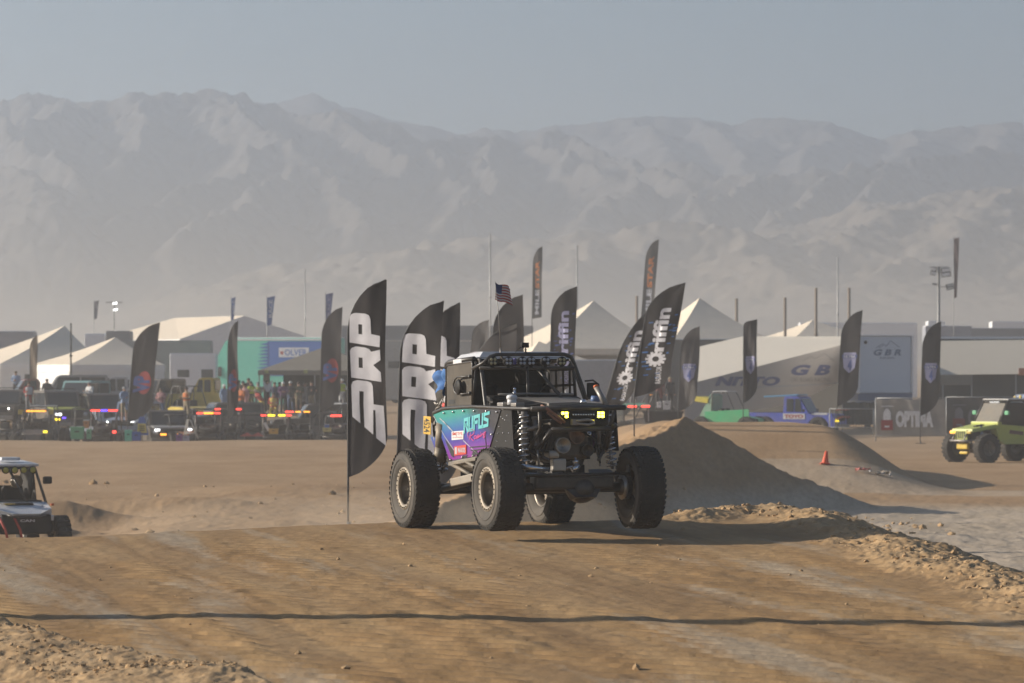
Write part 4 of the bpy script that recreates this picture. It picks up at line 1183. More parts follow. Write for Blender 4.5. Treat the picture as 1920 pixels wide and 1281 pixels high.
def flag(label, Y, bl, tip, wpx, base=None, yaw=-22, bow=0.0, top=.72, bot=.22, prints=(), group=None, amp=.05, cloth=None, seed=0, slack=0.0, poletop=None, square=False):
    k = 1 / sc(Y)
    hpx = bl[1] - tip[1]
    O = P(bl[0], bl[1], Y)
    Hh = hpx * k
    ca = math.cos(R(yaw)); ex = Vector((ca, math.sin(R(yaw)), 0))
    W = wpx * k / ca
    leanT = (tip[0] - bl[0]) * k / ca - W        # lean of the pole line at the top
    rg = random.Random(seed); ph = rg.uniform(0, 6)
    def lean(t): return leanT * (t * (1 - bow) + bow * t * t)
    def xl(t):
        a = lean(t)
        if square or t <= top: return a
        q = (t - top) / (1 - top)
        return a + (W + leanT - lean(1) ) * (1 - math.sqrt(max(0, 1 - q ** 2.4))) * .0 + (lean(1) + W - a) * (1 - (1 - q ** 2.1) ** .62)
    def xr(t):
        a = lean(t) + W * (1 - slack * math.sin(math.pi * min(1, t / .9)))
        if t < bot and not square:
            q = 1 - t / bot
            a = lean(t) + (a - lean(t)) * (1 - q ** 2.0) ** .75
        return a
    def S(s, t, off=0.0):
        x = lean(t) + s * W
        d = amp * (math.sin(2.2 * t * 3.1 + s * 3.2 + ph) * s + .34 * math.sin(s * 8 + t * 2.6 + ph * 2) * s * (.5 + .5 * math.sin(t * 5 + ph)) + .07 * math.sin(s * 15 - t * 9 + ph))
        return O + ex * x + Vector((0, 0, t * Hh)) + Vector((math.sin(R(yaw)), -ca, 0)) * (d + off)
    gx, gy = O.x, O.y
    zb = gz(gx, gy) if base is None else P(bl[0], base, Y).z
    root = thing('feather_flag', label, 'flag', (gx, gy, zb), 0, group)
    Mi = Matrix.Translation(-Vector((gx, gy, zb)))
    NX, NY = 16, 48
    vs = []; fs = []
    for j in range(NY + 1):
        t = j / NY
        a, bb = xl(t), xr(t)
        if bb < a: bb = a
        for i in range(NX + 1):
            s = ((a + (bb - a) * i / NX) - lean(t)) / W
            vs.append(Mi @ S(s, t))
    for j in range(NY):
        for i in range(NX):
            a = j * (NX + 1) + i; fs.append([a, a + 1, a + NX + 2, a + NX + 1])
    b = MB(); b.smooth = True; b.add(vs, fs)
    fab = b.build('fabric', cloth or CLOTH, root, fix=False)
    pts = [Vector((lean(0) * ca - .02, 0, 0)) + ex * 0]
    pp = [Mi @ (O + ex * (lean(0) - .015) + Vector((0, 0, zb - O.z)))]
    for j in range(0, 25):
        t = j / 24; pp.append(Mi @ (O + ex * (xl(t) - .015 * (1 - t)) + Vector((0, 0, t * Hh))))
    b = MB(); b.tube(pp, [.022 - .014 * i / len(pp) for i in range(len(pp))], 6)
    b.build('pole', POLE, root)
    b = MB(); b.cyl((-.0, 0, -.1), (0, 0, .12), .05, .035, 10); b.box((0, 0, .02), (.5, .06, .03), bev=.005); b.box((0, 0, .021), (.06, .5, .03), bev=.005)
    b.build('base', POLE, root)
    for li, (nm, m, g) in enumerate(prints):
        q = MB(); q.smooth = True
        gv, gf = refine(g, .10, .05)
        q.add([Mi @ S(s, t, .008 + .004 * li) for s, t in gv], gf)
        q.build(nm, m, fab, fix=False)
    return root

def refine(g, ds, dt):
    """cut a flat print into small pieces so that it follows the cloth"""
    vs, fs = g
    bm = bmesh.new()
    bv = [bm.verts.new((x, y, 0)) for x, y in vs]
    for f in fs:
        try: bm.faces.new([bv[i] for i in f])
        except ValueError: pass
    xs = [v[0] for v in vs]; ys = [v[1] for v in vs]
    for axis, lo, hi, st in ((0, min(xs), max(xs), ds), (1, min(ys), max(ys), dt)):
        c_ = lo + st
        while c_ < hi:
            co = (c_, 0, 0) if axis == 0 else (0, c_, 0); no = (1, 0, 0) if axis == 0 else (0, 1, 0)
            bmesh.ops.bisect_plane(bm, geom=bm.verts[:] + bm.edges[:] + bm.faces[:], plane_co=co, plane_no=no)
            c_ += st
    bm.verts.index_update()
    out = ([(v.co.x, v.co.y) for v in bm.verts], [[v.index for v in f.verts] for f in bm.faces])
    bm.free()
    return out

def merge(*gs):
    vs = []; fs = []
    for v, f in gs:
        o = len(vs); vs += v; fs += [[i + o for i in q] for q in f]
    return vs, fs

def prp():
    def c_(pts): return [((x - 42) / 228.0, (1238 - y) / 1190.0) for x, y in pts]
    g1 = poly2d(c_([(52, 425), (53, 275), (62, 256), (85, 247), (150, 252), (172, 262), (182, 285), (186, 375), (240, 388), (238, 455)]), [c_([(106, 315), (130, 317), (130, 378), (106, 374)])])
    g2 = poly2d(c_([(60, 636), (54, 475), (64, 458), (90, 449), (150, 457), (172, 466), (184, 482), (240, 470), (243, 533), (196, 562), (243, 606), (245, 663)]), [c_([(105, 515), (130, 518), (130, 580), (105, 577)])])
    g3 = poly2d(c_([(66, 872), (60, 680), (70, 660), (95, 652), (155, 658), (180, 668), (190, 690), (193, 798), (253, 806), (262, 1047), (206, 1000), (203, 832), (190, 832), (189, 980), (136, 934), (131, 800), (133, 722), (108, 718), (108, 790), (113, 912)]))
    return merge(g1, g2, g3)

def turned(g, s0, t0, s1, t1):
    """text turned a quarter to read upwards, fitted to s0..s1 across and t0..t1 up"""
    vs, fs = g
    return fit2d(([(-y, x) for x, y in vs], fs), s0, t0, s1, t1)

GP = 'flags with large letters beside the jump'
flag('black feather flag with large white letters, nearest the camera, left of the racer', 78, (654, 895), (724, 525), 72, base=990, prints=[('lettering', PRWHITE, prp())], group=GP, seed=1, amp=.05)
flag('black feather flag with large white letters rising directly behind the rear wheel', 80, (745, 925), (833, 565), 78, base=992, prints=[('lettering', PRWHITE, prp())], group=GP, seed=2, bow=.5, amp=.06)
flag('black feather flag mostly hidden behind another one, above the racer roof corner', 88, (800, 930), (862, 568), 60, base=985, prints=[('lettering', PRWHITE, prp())], group=GP, seed=3, bow=.4)
flag('black feather flag bent over behind the racer roof, only a white curve of print showing', 96, (868, 925), (968, 606), 92, base=975, prints=[('lettering', PRWHITE, prp())], group=GP, seed=4, top=.55, cloth=CLOTHGR)
flag('dark feather flag with red and blue marks just right of the whip aerial', 128, (925, 800), (981, 553), 56, base=None, prints=[('lettering', PRRED, turned(text2d('VP', .05), .35, .25, .8, .5)), ('stripe', PRBLUE, fit2d(poly2d([(0, 0), (1, 0), (1, 1), (0, 1)]), .35, .12, .8, .24))], group='dark flags behind the racer', seed=5, bow=.5)
flag('small grey flag tip showing far behind the racer roof', 190, (880, 700), (918, 600), 30, prints=[], group='dark flags behind the racer', seed=6, cloth=CLOTHGR)

def griffin():
    g = turned(text2d('riffin', .035), .30, .40, .72, .78)
    ring = []
    for k in range(24):
        a = 2 * math.pi * k / 24; ring.append((.50 + .24 * math.cos(a), .335 + .052 * math.sin(a)))
    inn = [(.50 + (x - .5) * .45, .335 + (y - .335) * .45) for x, y in ring]
    g2 = poly2d(ring, [inn])
    teeth = []
    for k in range(12):
        a = 2 * math.pi * k / 12; cx, cy = .50 + .27 * math.cos(a), .335 + .058 * math.sin(a)
        teeth.append(poly2d([(cx - .045, cy - .010), (cx + .045, cy - .010), (cx + .045, cy + .010), (cx - .045, cy + .010)]))
    g3 = turned(text2d('RADIATOR', .02), .55, .12, .72, .27)
    return merge(g, g2, g3, *teeth)
def streaks(seed):
    rg = random.Random(seed); out = []
    for k in range(26):
        t = rg.uniform(.12, .75); s = rg.choice([rg.uniform(.05, .25), rg.uniform(.72, .88)]) if t > .3 else rg.uniform(.1, .6); w = rg.uniform(.06, .16); h = rg.uniform(.006, .014)
        out.append(poly2d([(s, t), (s + w, t + .004), (s + w, t + .004 + h), (s, t + h)]))
    return merge(*out)
GG = 'black flags with blue streaks and white letters'
gp = lambda sd: [('streaks', PRBRIGHT, streaks(sd)), ('lettering', PRWHITE, griffin())]
flag('tall black feather flag with white letters and a gear, leaning right behind the yellow lamps', 122, (1190, 745), (1284, 531), 62, prints=gp(1), group=GG, seed=11, bow=.35, amp=.07)
flag('bent black feather flag with white blots of print, curving behind the leaning gear flag', 126, (1128, 775), (1228, 577), 48, prints=gp(2), group=GG, seed=12, bow=-.2, top=.5, amp=.08, cloth=CLOTH)
flag('upright black feather flag with pale violet letters over the racer lamp hoop', 128, (1031, 745), (1081, 538), 46, prints=[('streaks', PRBLUE, streaks(3)), ('lettering', PRLILAC, griffin())], group=GG, seed=13)

def milestar():
    return turned(text2d('MILE', .04), .28, .06, .72, .40), turned(text2d('STAR', .04), .28, .42, .72, .80)
GM = 'tall slim flags with orange letters over the tents'
for (lb, bl, tip, w) in (('slim black flag with orange and white letters floating over the tents above the racer', (998, 598), (1017, 462), 17), ('tallest slim black flag with orange and white letters beside the leaning gear flag', (1202, 605), (1235, 449), 22)):
    ms, og = milestar()
    flag(lb, 275, bl, tip, w, prints=[('lettering', PRWHITE, ms), ('lettering', PRORANGE, og)], group=GM, seed=int(bl[0]), bot=.02, top=.75, yaw=-15, base=765, cloth=CLOTHGR)

def vp():
    el = [(.56 + .30 * math.cos(2 * math.pi * k / 28), .40 + .115 * math.sin(2 * math.pi * k / 28)) for k in range(28)]
    return [('emblem', PRRED, poly2d(el)), ('lettering', PRBLUE, turned(text2d('VP', .06), .12, .30, .80, .47))]
GV = 'black flags with a red oval emblem'
flag('black feather flag with red oval emblem, leftmost, over the white and yellow barrels', 196, (240, 793), (301, 605), 46, prints=vp(), group=GV, seed=21, bow=.3, yaw=-16)
flag('narrow black feather flag with red oval emblem in front of the teal lorry', 198, (427, 788), (447, 602), 20, prints=vp(), group=GV, seed=22, amp=.1, yaw=-16)
flag('black feather flag with red oval emblem in front of the brown canopy', 196, (600, 774), (643, 576), 38, prints=vp(), group=GV, seed=23, bow=.3, yaw=-16)

def shield():
    sh = [(.18, .56), (.82, .56), (.84, .50), (.78, .40), (.5, .345), (.22, .40), (.16, .50)]
    band = [(.10, .535), (.90, .535), (.86, .500), (.14, .500)]
    return [('emblem', PRLILAC, poly2d(sh)), ('band', PRBLUE, poly2d(band)), ('lettering', PRBLUE, fit2d(text2d('4', .08), .42, .375, .62, .485)), ('lettering', PRWHITE, fit2d(text2d('ULTRA', .04), .20, .506, .80, .530))]
GS = 'black flags with a white shield emblem'
flag('black feather flag with white shield on the edge of the white container', 192, (1570, 762), (1616, 582), 36, prints=shield(), group=GS, seed=31, yaw=-18, bow=.2)
flag('crumpled black flag with white shield hanging slack over the green buggy', 186, (1394, 756), (1419, 599), 25, prints=shield(), group=GS, seed=32, amp=.16, top=.93, yaw=-10)
flag('faded dark flag with white shield standing behind the spoil heap', 178, (1272, 772), (1312, 612), 34, prints=shield(), group=GS, seed=33, yaw=-16, cloth=CLOTHGR, amp=.1)
flag('black feather flag with white shield in front of the tan banner, rightmost', 194, (1726, 780), (1764, 603), 33, prints=shield(), group=GS, seed=34, yaw=-12, amp=.03)
flag('slim tan and black flag among the white tents at far left', 235, (56, 725), (71, 629), 15, prints=[], group='slim flags among the tents', seed=41, cloth=mat('tan_flag', (.16, .12, .085), .8))
# ================================================================ pits: tents, trailers, masts
TENTW = mat('tent_canvas', (.76, .65, .51), .8, var=.06, scale=1.5)
TENTWH = mat('white_tent_wall', (.80, .79, .77), .8, var=.05, scale=1.5)
TENTD = mat('brown_canopy', (.23, .20, .16), .85, var=.1, scale=2)
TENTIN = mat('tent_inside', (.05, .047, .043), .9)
TRAILW = mat('trailer_white', (.76, .76, .78), .5, var=.05)
TRAILG = mat('trailer_grey', (.24, .24, .25), .6, var=.1, scale=1)
TEAL = mat('teal_paint', (.13, .52, .41), .5, var=.05)
LBLUE = mat('lorry_blue', (.05, .13, .40), .5, var=.05)
GLASS = mat('dark_glass', (.03, .035, .04), .15, spec=.7)
POSTB = mat('timber_post', (.20, .155, .12), .8)
GALV = mat('galvanised_mast', (.34, .34, .34), .5, .3)

def part_of(root, name, m, build, **k):
    b = MB(); build(b); return b.build(name, m, root, **k)

def gbase(px, Y):
    x = (px - 960) / F * Y
    return x, gz(x, Y)

def peak_tent(label, Y, xl, xr, peaks, eave, foot, depth=8, yaw=0, wall=TENTWH, sag=.16, group='white peaked tents', front=None):
    """frame tent with one or more conical peaks; photo columns xl..xr, rows for eave and foot"""
    k = 1 / sc(Y); W = (xr - xl) * k; cx = (xl + xr) / 2
    gx, g0 = (cx - 960) / F * Y, P(cx, foot, Y).z
    g0 = min(g0, gz(gx, Y) + .3)
    ze = P(cx, eave, Y).z - g0
    root = thing('peaked_tent', label, 'tent', (gx, Y + depth / 2, g0), R(yaw), group)
    n = len(peaks); roof = MB(); roof.smooth = False
    NU, NV = 14, 14
    for i, (pxp, pyp) in enumerate(peaks):
        x0 = -W / 2 + W * i / n; x1 = -W / 2 + W * (i + 1) / n
        px_ = (pxp - cx) * k; zp = P(pxp, pyp, Y + depth / 2).z - g0
        px_ = min(max(px_, x0 + .15), x1 - .15)
        per = []
        for (ax, ay, bx, by) in ((x0, -depth / 2, x1, -depth / 2), (x1, -depth / 2, x1, depth / 2), (x1, depth / 2, x0, depth / 2), (x0, depth / 2, x0, -depth / 2)):
            for q in range(8): per.append((ax + (bx - ax) * q / 8, ay + (by - ay) * q / 8))
        vs = []; fs = []; m_ = len(per)
        for j in range(9):
            v = j / 8
            for (x, y_) in per:
                hgt = ze + (zp - ze) * ((1 - sag) * v + sag * v ** 2.6)
                vs.append((x + (px_ - x) * v, y_ * (1 - v), hgt))
        for j in range(8):
            for q in range(m_):
                fs.append([j * m_ + q, j * m_ + (q + 1) % m_, (j + 1) * m_ + (q + 1) % m_, (j + 1) * m_ + q])
        roof.add(vs, fs)
    roof.build('roof', TENTW, root)
    b = MB(); vh = .45
    b.box((0, -depth / 2 - .02, ze - vh / 2), (W + .06, .03, vh)); b.box((-W / 2 - .02, 0, ze - vh / 2), (.03, depth, vh)); b.box((W / 2 + .02, 0, ze - vh / 2), (.03, depth, vh))
    b.build('valance', wall, root)
    if front != 'open':
        b = MB(); b.box((0, -depth / 2 + .05, (ze - vh) / 2), (W, .03, ze - vh)); b.build('front_wall', wall, root)
    b = MB(); b.box((-W / 2 + .03, .1, ze / 2 - .1), (.03, depth - .3, ze - .3)); b.box((W / 2 - .03, .1, ze / 2 - .1), (.03, depth - .3, ze - .3)); b.box((0, depth / 2 - .04, ze / 2 - .1), (W - .1, .03, ze - .3)); b.build('side_wall', wall, root)
    if front == 'open':
        for i in range(n + 1):
            b = MB(); b.box((-W / 2 + W * i / n + (.05 if i == 0 else (-.05 if i == n else 0)), -depth / 2 + .06, (ze - vh) / 2), (.09, .09, ze - vh)); b.build('post', GALV, root)
    if isinstance(front, tuple):
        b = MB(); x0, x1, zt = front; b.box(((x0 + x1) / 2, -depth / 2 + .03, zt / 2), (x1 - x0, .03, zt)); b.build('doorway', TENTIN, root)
    return root

peak_tent('large white peaked tent at the far left edge', 262, -70, 140, [(112, 610)], 682, 758, 9, 28, front=(-1.9, -.6, 1.9))
peak_tent('smaller white peaked tent with a pale grey front wall, left of the red oval flag', 250, 76, 262, [(206, 632)], 684, 760, 8, 24, group='white peaked tents')
peak_tent('white double-peak marquee behind the racer roof and gear flags', 300, 960, 1452, [(1112, 564), (1325, 558)], 654, 770, 12, 16, wall=TENTW, front='open')
peak_tent('white peaked tent far right of the marquee behind the posts', 345, 1440, 1640, [(1530, 600)], 640, 740, 9, 20, wall=TENTW)
peak_tent('cream canopy tent behind the bent dark flags', 268, 958, 1130, [(1010, 640)], 690, 780, 6, 10, wall=TENTD, front='open', sag=.05)

# long hall tent
def hall():
    Y = 325; k = 1 / sc(Y)
    root = thing('hall_tent', 'long white hall tent with a gable end coloured as in shade behind the teal lorry', 'tent', ((455 - 960) / F * Y, Y, gz((455 - 960) / F * Y, Y)), 0)
    g0 = root.location.z; cx = root.location.x
    def q(px, py, dy=0):
        v = P(px, py, Y); return Vector((v.x - cx, dy, v.z - g0))
    a, b_, c_ = q(337, 636), q(458, 592), q(600, 640)
    far = Vector((-(458 - 300) * k * 1.0, 14, .0))
    m = MB(); m.add([a, b_, b_ + far, a + far + Vector((-1.5, 0, 0))], [[0, 1, 2, 3]]); m.add([c_, b_, b_ + far, c_ + far], [[0, 1, 2, 3]])
    m.build('roof', TENTW, root)
    m = MB(); z0 = Vector((0, 0, 1)) * 0
    m.add([a, b_, c_, Vector((c_.x, 0, 0)), Vector((a.x, 0, 0))], [[0, 1, 2, 3, 4]]); m.build('gable_wall', mat('shaded_gable', (.66, .67, .70), .8), root)  # gable greyer than the side wall: its shade is put into the colour
    m = MB(); m.add([a, a + far + Vector((-1.5, 0, 0)), Vector((a.x + far.x - 1.5, 14, 0)), Vector((a.x, 0, 0))], [[0, 1, 2, 3]]); m.build('side_wall', TENTWH, root)
hall()

def box_unit(name, label, cat, Y, x0, x1, top, bottom=None, depth=2.5, m=TRAILW, stripe=None, windows=(), yaw=0, wheels=True, group=None, roofm=None):
    k = 1 / sc(Y); cx = (x0 + x1) / 2; W = (x1 - x0) * k; gx = (cx - 960) / F * Y
    g0 = gz(gx, Y); ztop = P(cx, top, Y).z - g0
    zb = .9 if bottom is None else P(cx, bottom, Y).z - g0
    root = thing(name, label, cat, (gx, Y + depth / 2, g0), R(yaw), group)
    part_of(root, 'body', m, lambda b: b.box((0, 0, (ztop + zb) / 2), (W, depth, ztop - zb), bev=.06))
    part_of(root, 'roof', roofm or TRAILW, lambda b: b.box((0, 0, ztop + .03), (W - .1, depth - .1, .06), bev=.02))
    if stripe:
        part_of(root, 'stripe', stripe, lambda b: b.box((0, -depth / 2 - .012, zb + (ztop - zb) * .12), (W - .15, .02, (ztop - zb) * .2)))
    for (u, v, w, h) in windows:
        part_of(root, 'window', GLASS, lambda b: b.box((-W / 2 + u * W, -depth / 2 - .012, zb + v * (ztop - zb)), (w, .03, h), bev=.01))
    if wheels:
        n = 0
        for u in (.22, .34, .70):
            def wh(b, u=u): b.lathe([(0, .12), (.3, .12), (.46, .13), (.48, .0), (.46, -.13), (.3, -.12), (0, -.12)], Matrix.Translation((-W / 2 + u * W, -depth / 2 + .2, .48)), n=18)
            part_of(root, 'wheel', RUBBER, wh)
    return root, W, ztop, zb

# teal and blue lorry
root, W, zt, zb = box_unit('race_trailer', 'teal and blue lorry trailer with white lettering behind the brown canopy', 'lorry', 285, 432, 640, 634, 765, 2.6, TEAL, yaw=-20)
def lorry():
    k = 1 / sc(285); x_ = lambda px: (px - 536) * k; z_ = lambda py: P(536, py, 285).z - root.location.z
    part_of(root, 'blue_panel', LBLUE, lambda b: b.box(((x_(512) + x_(640)) / 2, -1.312, (z_(640) + z_(705)) / 2), (x_(640) - x_(512), .02, z_(640) - z_(705))))
    for i in range(9):
        py = 645 + i * 6.3
        part_of(root, 'streak', LBLUE, lambda b: b.poly([(x_(513), z_(py - 2.6)), (x_(513), z_(py + 2.6)), (x_(496 - (i % 2) * 3 - i * .7), z_(py + .5))], .02, ((0, -1.318, 0), (1, 0, 0), (0, 0, 1))))
    part_of(root, 'sticker', WHITEP, lambda b: b.box(((x_(535) + x_(596)) / 2, -1.33, (z_(652) + z_(670)) / 2), (x_(596) - x_(535), .016, z_(652) - z_(670)), bev=.05))
    g = fit2d(text2d('OLVER', .02), x_(547), z_(667), x_(592), z_(655))
    b = MB(); b.add([(x, -1.342, z) for x, z in g[0]], g[1]); b.build('lettering', LBLUE, root, fix=False)
    g = poly2d([(x_(537), z_(659)), (x_(545), z_(659)), (x_(543), z_(666)), (x_(539), z_(664))]); b = MB(); b.add([(x, -1.342, z) for x, z in g[0]], g[1]); b.build('emblem', PRRED, root, fix=False)
    part_of(root, 'roof_rail', WHITEP, lambda b: b.box((0, -1.31, z_(637)), (W, .03, .12)))
    # tractor cab with its sloping fairing
    ccx = x_(412)
    cab = MB(); cab.poly([(x_(396), z_(760)), (x_(392), z_(712)), (x_(402), z_(690)), (x_(408), z_(668)), (x_(424), z_(640)), (x_(432), z_(636)), (x_(432), z_(760))], 2.3, ((0, 1.1, 0), (1, 0, 0), (0, 0, 1))); cab.build('cab', TEAL, root)
    part_of(root, 'bonnet', TEAL, lambda b: b.box((x_(382), 0, z_(735)), (1.0, 2.0, 1.4), bev=.25))
    part_of(root, 'window', GLASS, lambda b: b.poly([(x_(398), z_(706)), (x_(404), z_(688)), (x_(416), z_(688)), (x_(416), z_(706))], .03, ((0, -1.22, 0), (1, 0, 0), (0, 0, 1))))
    for px in (396, 424): part_of(root, 'wheel', RUBBER, lambda b: b.lathe([(0, .14), (.3, .14), (.48, .14), (.5, 0), (.48, -.14), (0, -.14)], Matrix.Translation((x_(px), -1.0, .5)), n=18))
    part_of(root, 'mirror', BLACKPL, lambda b: b.box((x_(403), -1.35, z_(697)), (.12, .2, .5), bev=.03))
lorry()
box_unit('camper_trailer', 'white fifth-wheel camper with dark window left of the teal lorry', 'camper', 280, 318, 404, 664, 745, 2.4, TRAILW, windows=[(.82, .55, .8, .55), (.3, .55, .8, .5)])
box_unit('awning_trailer', 'dark grey trailer behind the red oval flag', 'trailer', 292, 232, 395, 640, 735, 2.4, TRAILG, roofm=TRAILG, group='long trailers in the back row')
box_unit('box_trailer', 'grey blue trailer at the far left behind the white tents', 'trailer', 300, -40, 62, 622, 735, 2.5, mat('slate_trailer', (.30, .31, .35), .6), windows=[(.4, .55, 1.2, .6)], group='long trailers in the back row')
box_unit('box_trailer', 'small white box trailer between the two peaked tents', 'trailer', 310, 158, 196, 627, 735, 2.5, TRAILW, group='long trailers in the back row')
box_unit('box_trailer', 'dark box trailer just right of the smaller peaked tent', 'trailer', 305, 198, 244, 622, 735, 2.5, TRAILG, roofm=TRAILG, group='long trailers in the back row')
box_unit('box_trailer', 'long dark trailer crossing behind the large letter flags', 'trailer', 330, 640, 1000, 612, 720, 2.5, TRAILG, roofm=TRAILG, group='long trailers in the back row')
box_unit('box_trailer', 'pale trailer low behind the second letter flag', 'trailer', 300, 700, 905, 640, 750, 2.5, mat('pale_trailer', (.40, .385, .36), .6), roofm=TENTW, windows=[(.2, .6, 1, .5), (.5, .6, 1, .5)], group='long trailers in the back row')
box_unit('box_trailer', 'blue grey trailer behind the bent gear flag', 'trailer', 262, 1060, 1215, 676, 765, 2.5, mat('blue_grey_trailer', (.27, .28, .31), .6), stripe=TRAILG, group='long trailers in the back row')
box_unit('box_trailer', 'black trailer between the gear flag and the tan awning', 'trailer', 270, 1180, 1400, 637, 765, 2.5, mat('black_trailer', (.07, .068, .066), .6), roofm=TRAILW, group='long trailers in the back row')

# brown canopy with the crowd under it
def canopy():
    Y = 228; k = 1 / sc(Y); cx = 585; gx = (cx - 960) / F * Y; g0 = gz(gx, Y)
    root = thing('canopy', 'brown pop-up canopy over the spectators', 'canopy', (gx, Y + 3, g0))
    x_ = lambda px: (px - cx) * k; z_ = lambda py: P(cx, py, Y).z - g0
    ze = z_(695); zp = z_(648)
    part_of(root, 'roof', TENTD, lambda b: b.add([(x_(484), -3, ze), (x_(700), -3, ze), (x_(700), 3, ze), (x_(484), 3, ze), (x_(610), 0, zp)], [[0, 1, 4], [1, 2, 4], [2, 3, 4], [3, 0, 4]]))
    part_of(root, 'valance', TENTD, lambda b: (b.box(((x_(484) + x_(700)) / 2, -3.01, ze - .12), (x_(700) - x_(484), .02, .26)), b.box((x_(484), 0, ze - .12), (.02, 6, .26))))
    for px in (486, 590, 698):
        for y_ in (-2.95, 2.95): part_of(root, 'post', GALV, lambda b: b.box((x_(px), y_, ze / 2), (.06, .06, ze)))
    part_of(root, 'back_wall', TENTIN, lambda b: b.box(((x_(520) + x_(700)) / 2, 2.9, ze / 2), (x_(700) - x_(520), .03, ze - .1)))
    part_of(root, 'side_wall', TENTD, lambda b: b.box((x_(494), 0, ze / 2), (.03, 5.8, ze - .2)))
    for px, py in ((500, 697), (573, 697)):
        part_of(root, 'badge', mat('pale_yellow_badge', (.42, .42, .16), .7), lambda b: b.box((x_(px), -3.03, z_(py) ), (.22, .015, .2)))
    part_of(root, 'banner', WHITEP, lambda b: b.poly([(x_(492), z_(711)), (x_(500), z_(722)), (x_(512), z_(711)), (x_(508), z_(724)), (x_(504), z_(735)), (x_(499), z_(735)), (x_(494), z_(724))], .02, ((0, -2.9, 0), (1, 0, 0), (0, 0, 1))))
canopy()
# low rail in front of the spectators
def rail():
    Y = 222; k = 1 / sc(Y); gx = (560 - 960) / F * Y; g0 = gz(gx, Y)
    root = thing('barrier_rail', 'long pale board rail at the feet of the spectators', 'barrier', (gx, Y, g0))
    part_of(root, 'board', mat('pale_board', (.34, .30, .25), .8), lambda b: b.box((0, 0, .10), (5.6, .05, .17), bev=.01))
    for i in range(4): part_of(root, 'post', POSTB, lambda b: b.box((-2.6 + i * 1.7, .05, .09), (.08, .06, .3)))
rail()

# masts, posts and light towers
def mast(label, px, Y, top, w, name='mast', m=GALV, cat='mast', group='thin masts over the pits', taper=.8):
    gx = (px - 960) / F * Y; g0 = gz(gx, Y); zt = P(px, top, Y).z - g0
    root = thing(name, label, cat, (gx, Y, g0), 0, group)
    part_of(root, 'shaft', m, lambda b: b.tube([(0, 0, -.2), (0, 0, zt * .5), (0, 0, zt)], [w, w * (1 + taper) / 2, w * taper], 8))
    part_of(root, 'base', m, lambda b: b.box((0, 0, .05), (.5, .5, .1), bev=.02))
    part_of(root, 'collar', m, lambda b: b.cyl((0, 0, zt * .62), (0, 0, zt * .62 + .12), w * 1.5, w * 1.5, 10))
    return root, zt
for (lb, px, top, w, Y) in (('pale thin mast in front of the hall tent gable', 572, 505, .045, 300), ('tall pale mast left of the orange letter flag', 919, 438, .07, 320), ('tall pale mast beside the upright violet letter flag', 1082, 460, .07, 320), ('tall pale mast behind the right shield flags', 1571, 482, .07, 330)):
    mast(lb, px, Y, top, w)
GPST = 'timber posts behind the tan awning'
for (lb, px, top) in (('timber post right of the marquee peak', 1381, 560), ('timber post left of the far peaked tent', 1472, 558), ('timber post over the far peaked tent', 1530, 540), ('timber post next to the shield flag on the container', 1592, 540), ('timber post just behind the leaning gear flag tip', 1271, 545), ('short timber post between the marquee and the gear flag', 1194, 555)):
    mast(lb, px, 310 if px != 1194 else 330, top, .11, 'timber_post', POSTB, 'post', GPST, 1.0)
mast('leaning dark pole in front of the smaller peaked tent', 133, 240, 606, .055, 'dark_pole', BLACKPL, 'pole', None)

def banner_mast(label, px, Y, top, bot, w, m, txt, pm, group):
    root, zt = mast(label, px, Y, top - 4, .03, 'banner_flag', GALV, 'flag', group)
    k = 1 / sc(Y); z_ = lambda py: P(px, py, Y).z - root.location.z
    vs = []; fs = []; N = 12
    for j in range(N + 1):
        t = j / N; z = z_(bot) + (z_(top) - z_(bot)) * t; ww = w * k * (.55 + .45 * t)
        for i in range(5): vs.append((.03 + ww * i / 4 * (1 + .0 * t), -.06 * math.sin(t * 6 + i * .9), z + .03 * i))
    for j in range(N):
        for i in range(4): a = j * 5 + i; fs.append([a, a + 1, a + 6, a + 5])
    b = MB(); b.smooth = True; b.add(vs, fs); fb = b.build('fabric', m, root, fix=False)
    if txt:
        g = turned(text2d(txt, .03), .05 + w * k * .2, z_(bot) + (z_(top) - z_(bot)) * .3, .03 + w * k * .70, z_(top) - (z_(top) - z_(bot)) * .08)
        q = MB(); q.add([(x, -.10, z) for x, z in g[0]], g[1]); q.build('lettering', pm, fb, fix=False)
BFL = mat('pale_blue_flag', (.10, .17, .42), .8)
GBF = 'small blue banner flags over the hall tent'
banner_mast('thin blue banner flag over the hall tent ridge, leftmost of its row', 433, 300, 560, 602, 8, BFL, 'SALE', PRWHITE, GBF)
banner_mast('blue and white banner flag over the hall tent gable', 500, 300, 558, 612, 15, BFL, 'RACE', PRWHITE, GBF)
banner_mast('darker blue banner flag behind the oval emblem flag', 610, 300, 552, 610, 14, mat('mid_blue_flag', (.07, .10, .28), .8), 'RACE', PRLILAC, GBF)
banner_mast('limp grey and white flag on a mast left of the two bright lamps', 176, 320, 566, 600, 9, mat('limp_flag', (.22, .22, .26), .8), None, None, None)
banner_mast('limp dark red flag on a tall mast beside the floodlight tower', 1788, 310, 448, 560, 10, mat('limp_red_flag', (.17, .12, .12), .8), None, None, None)

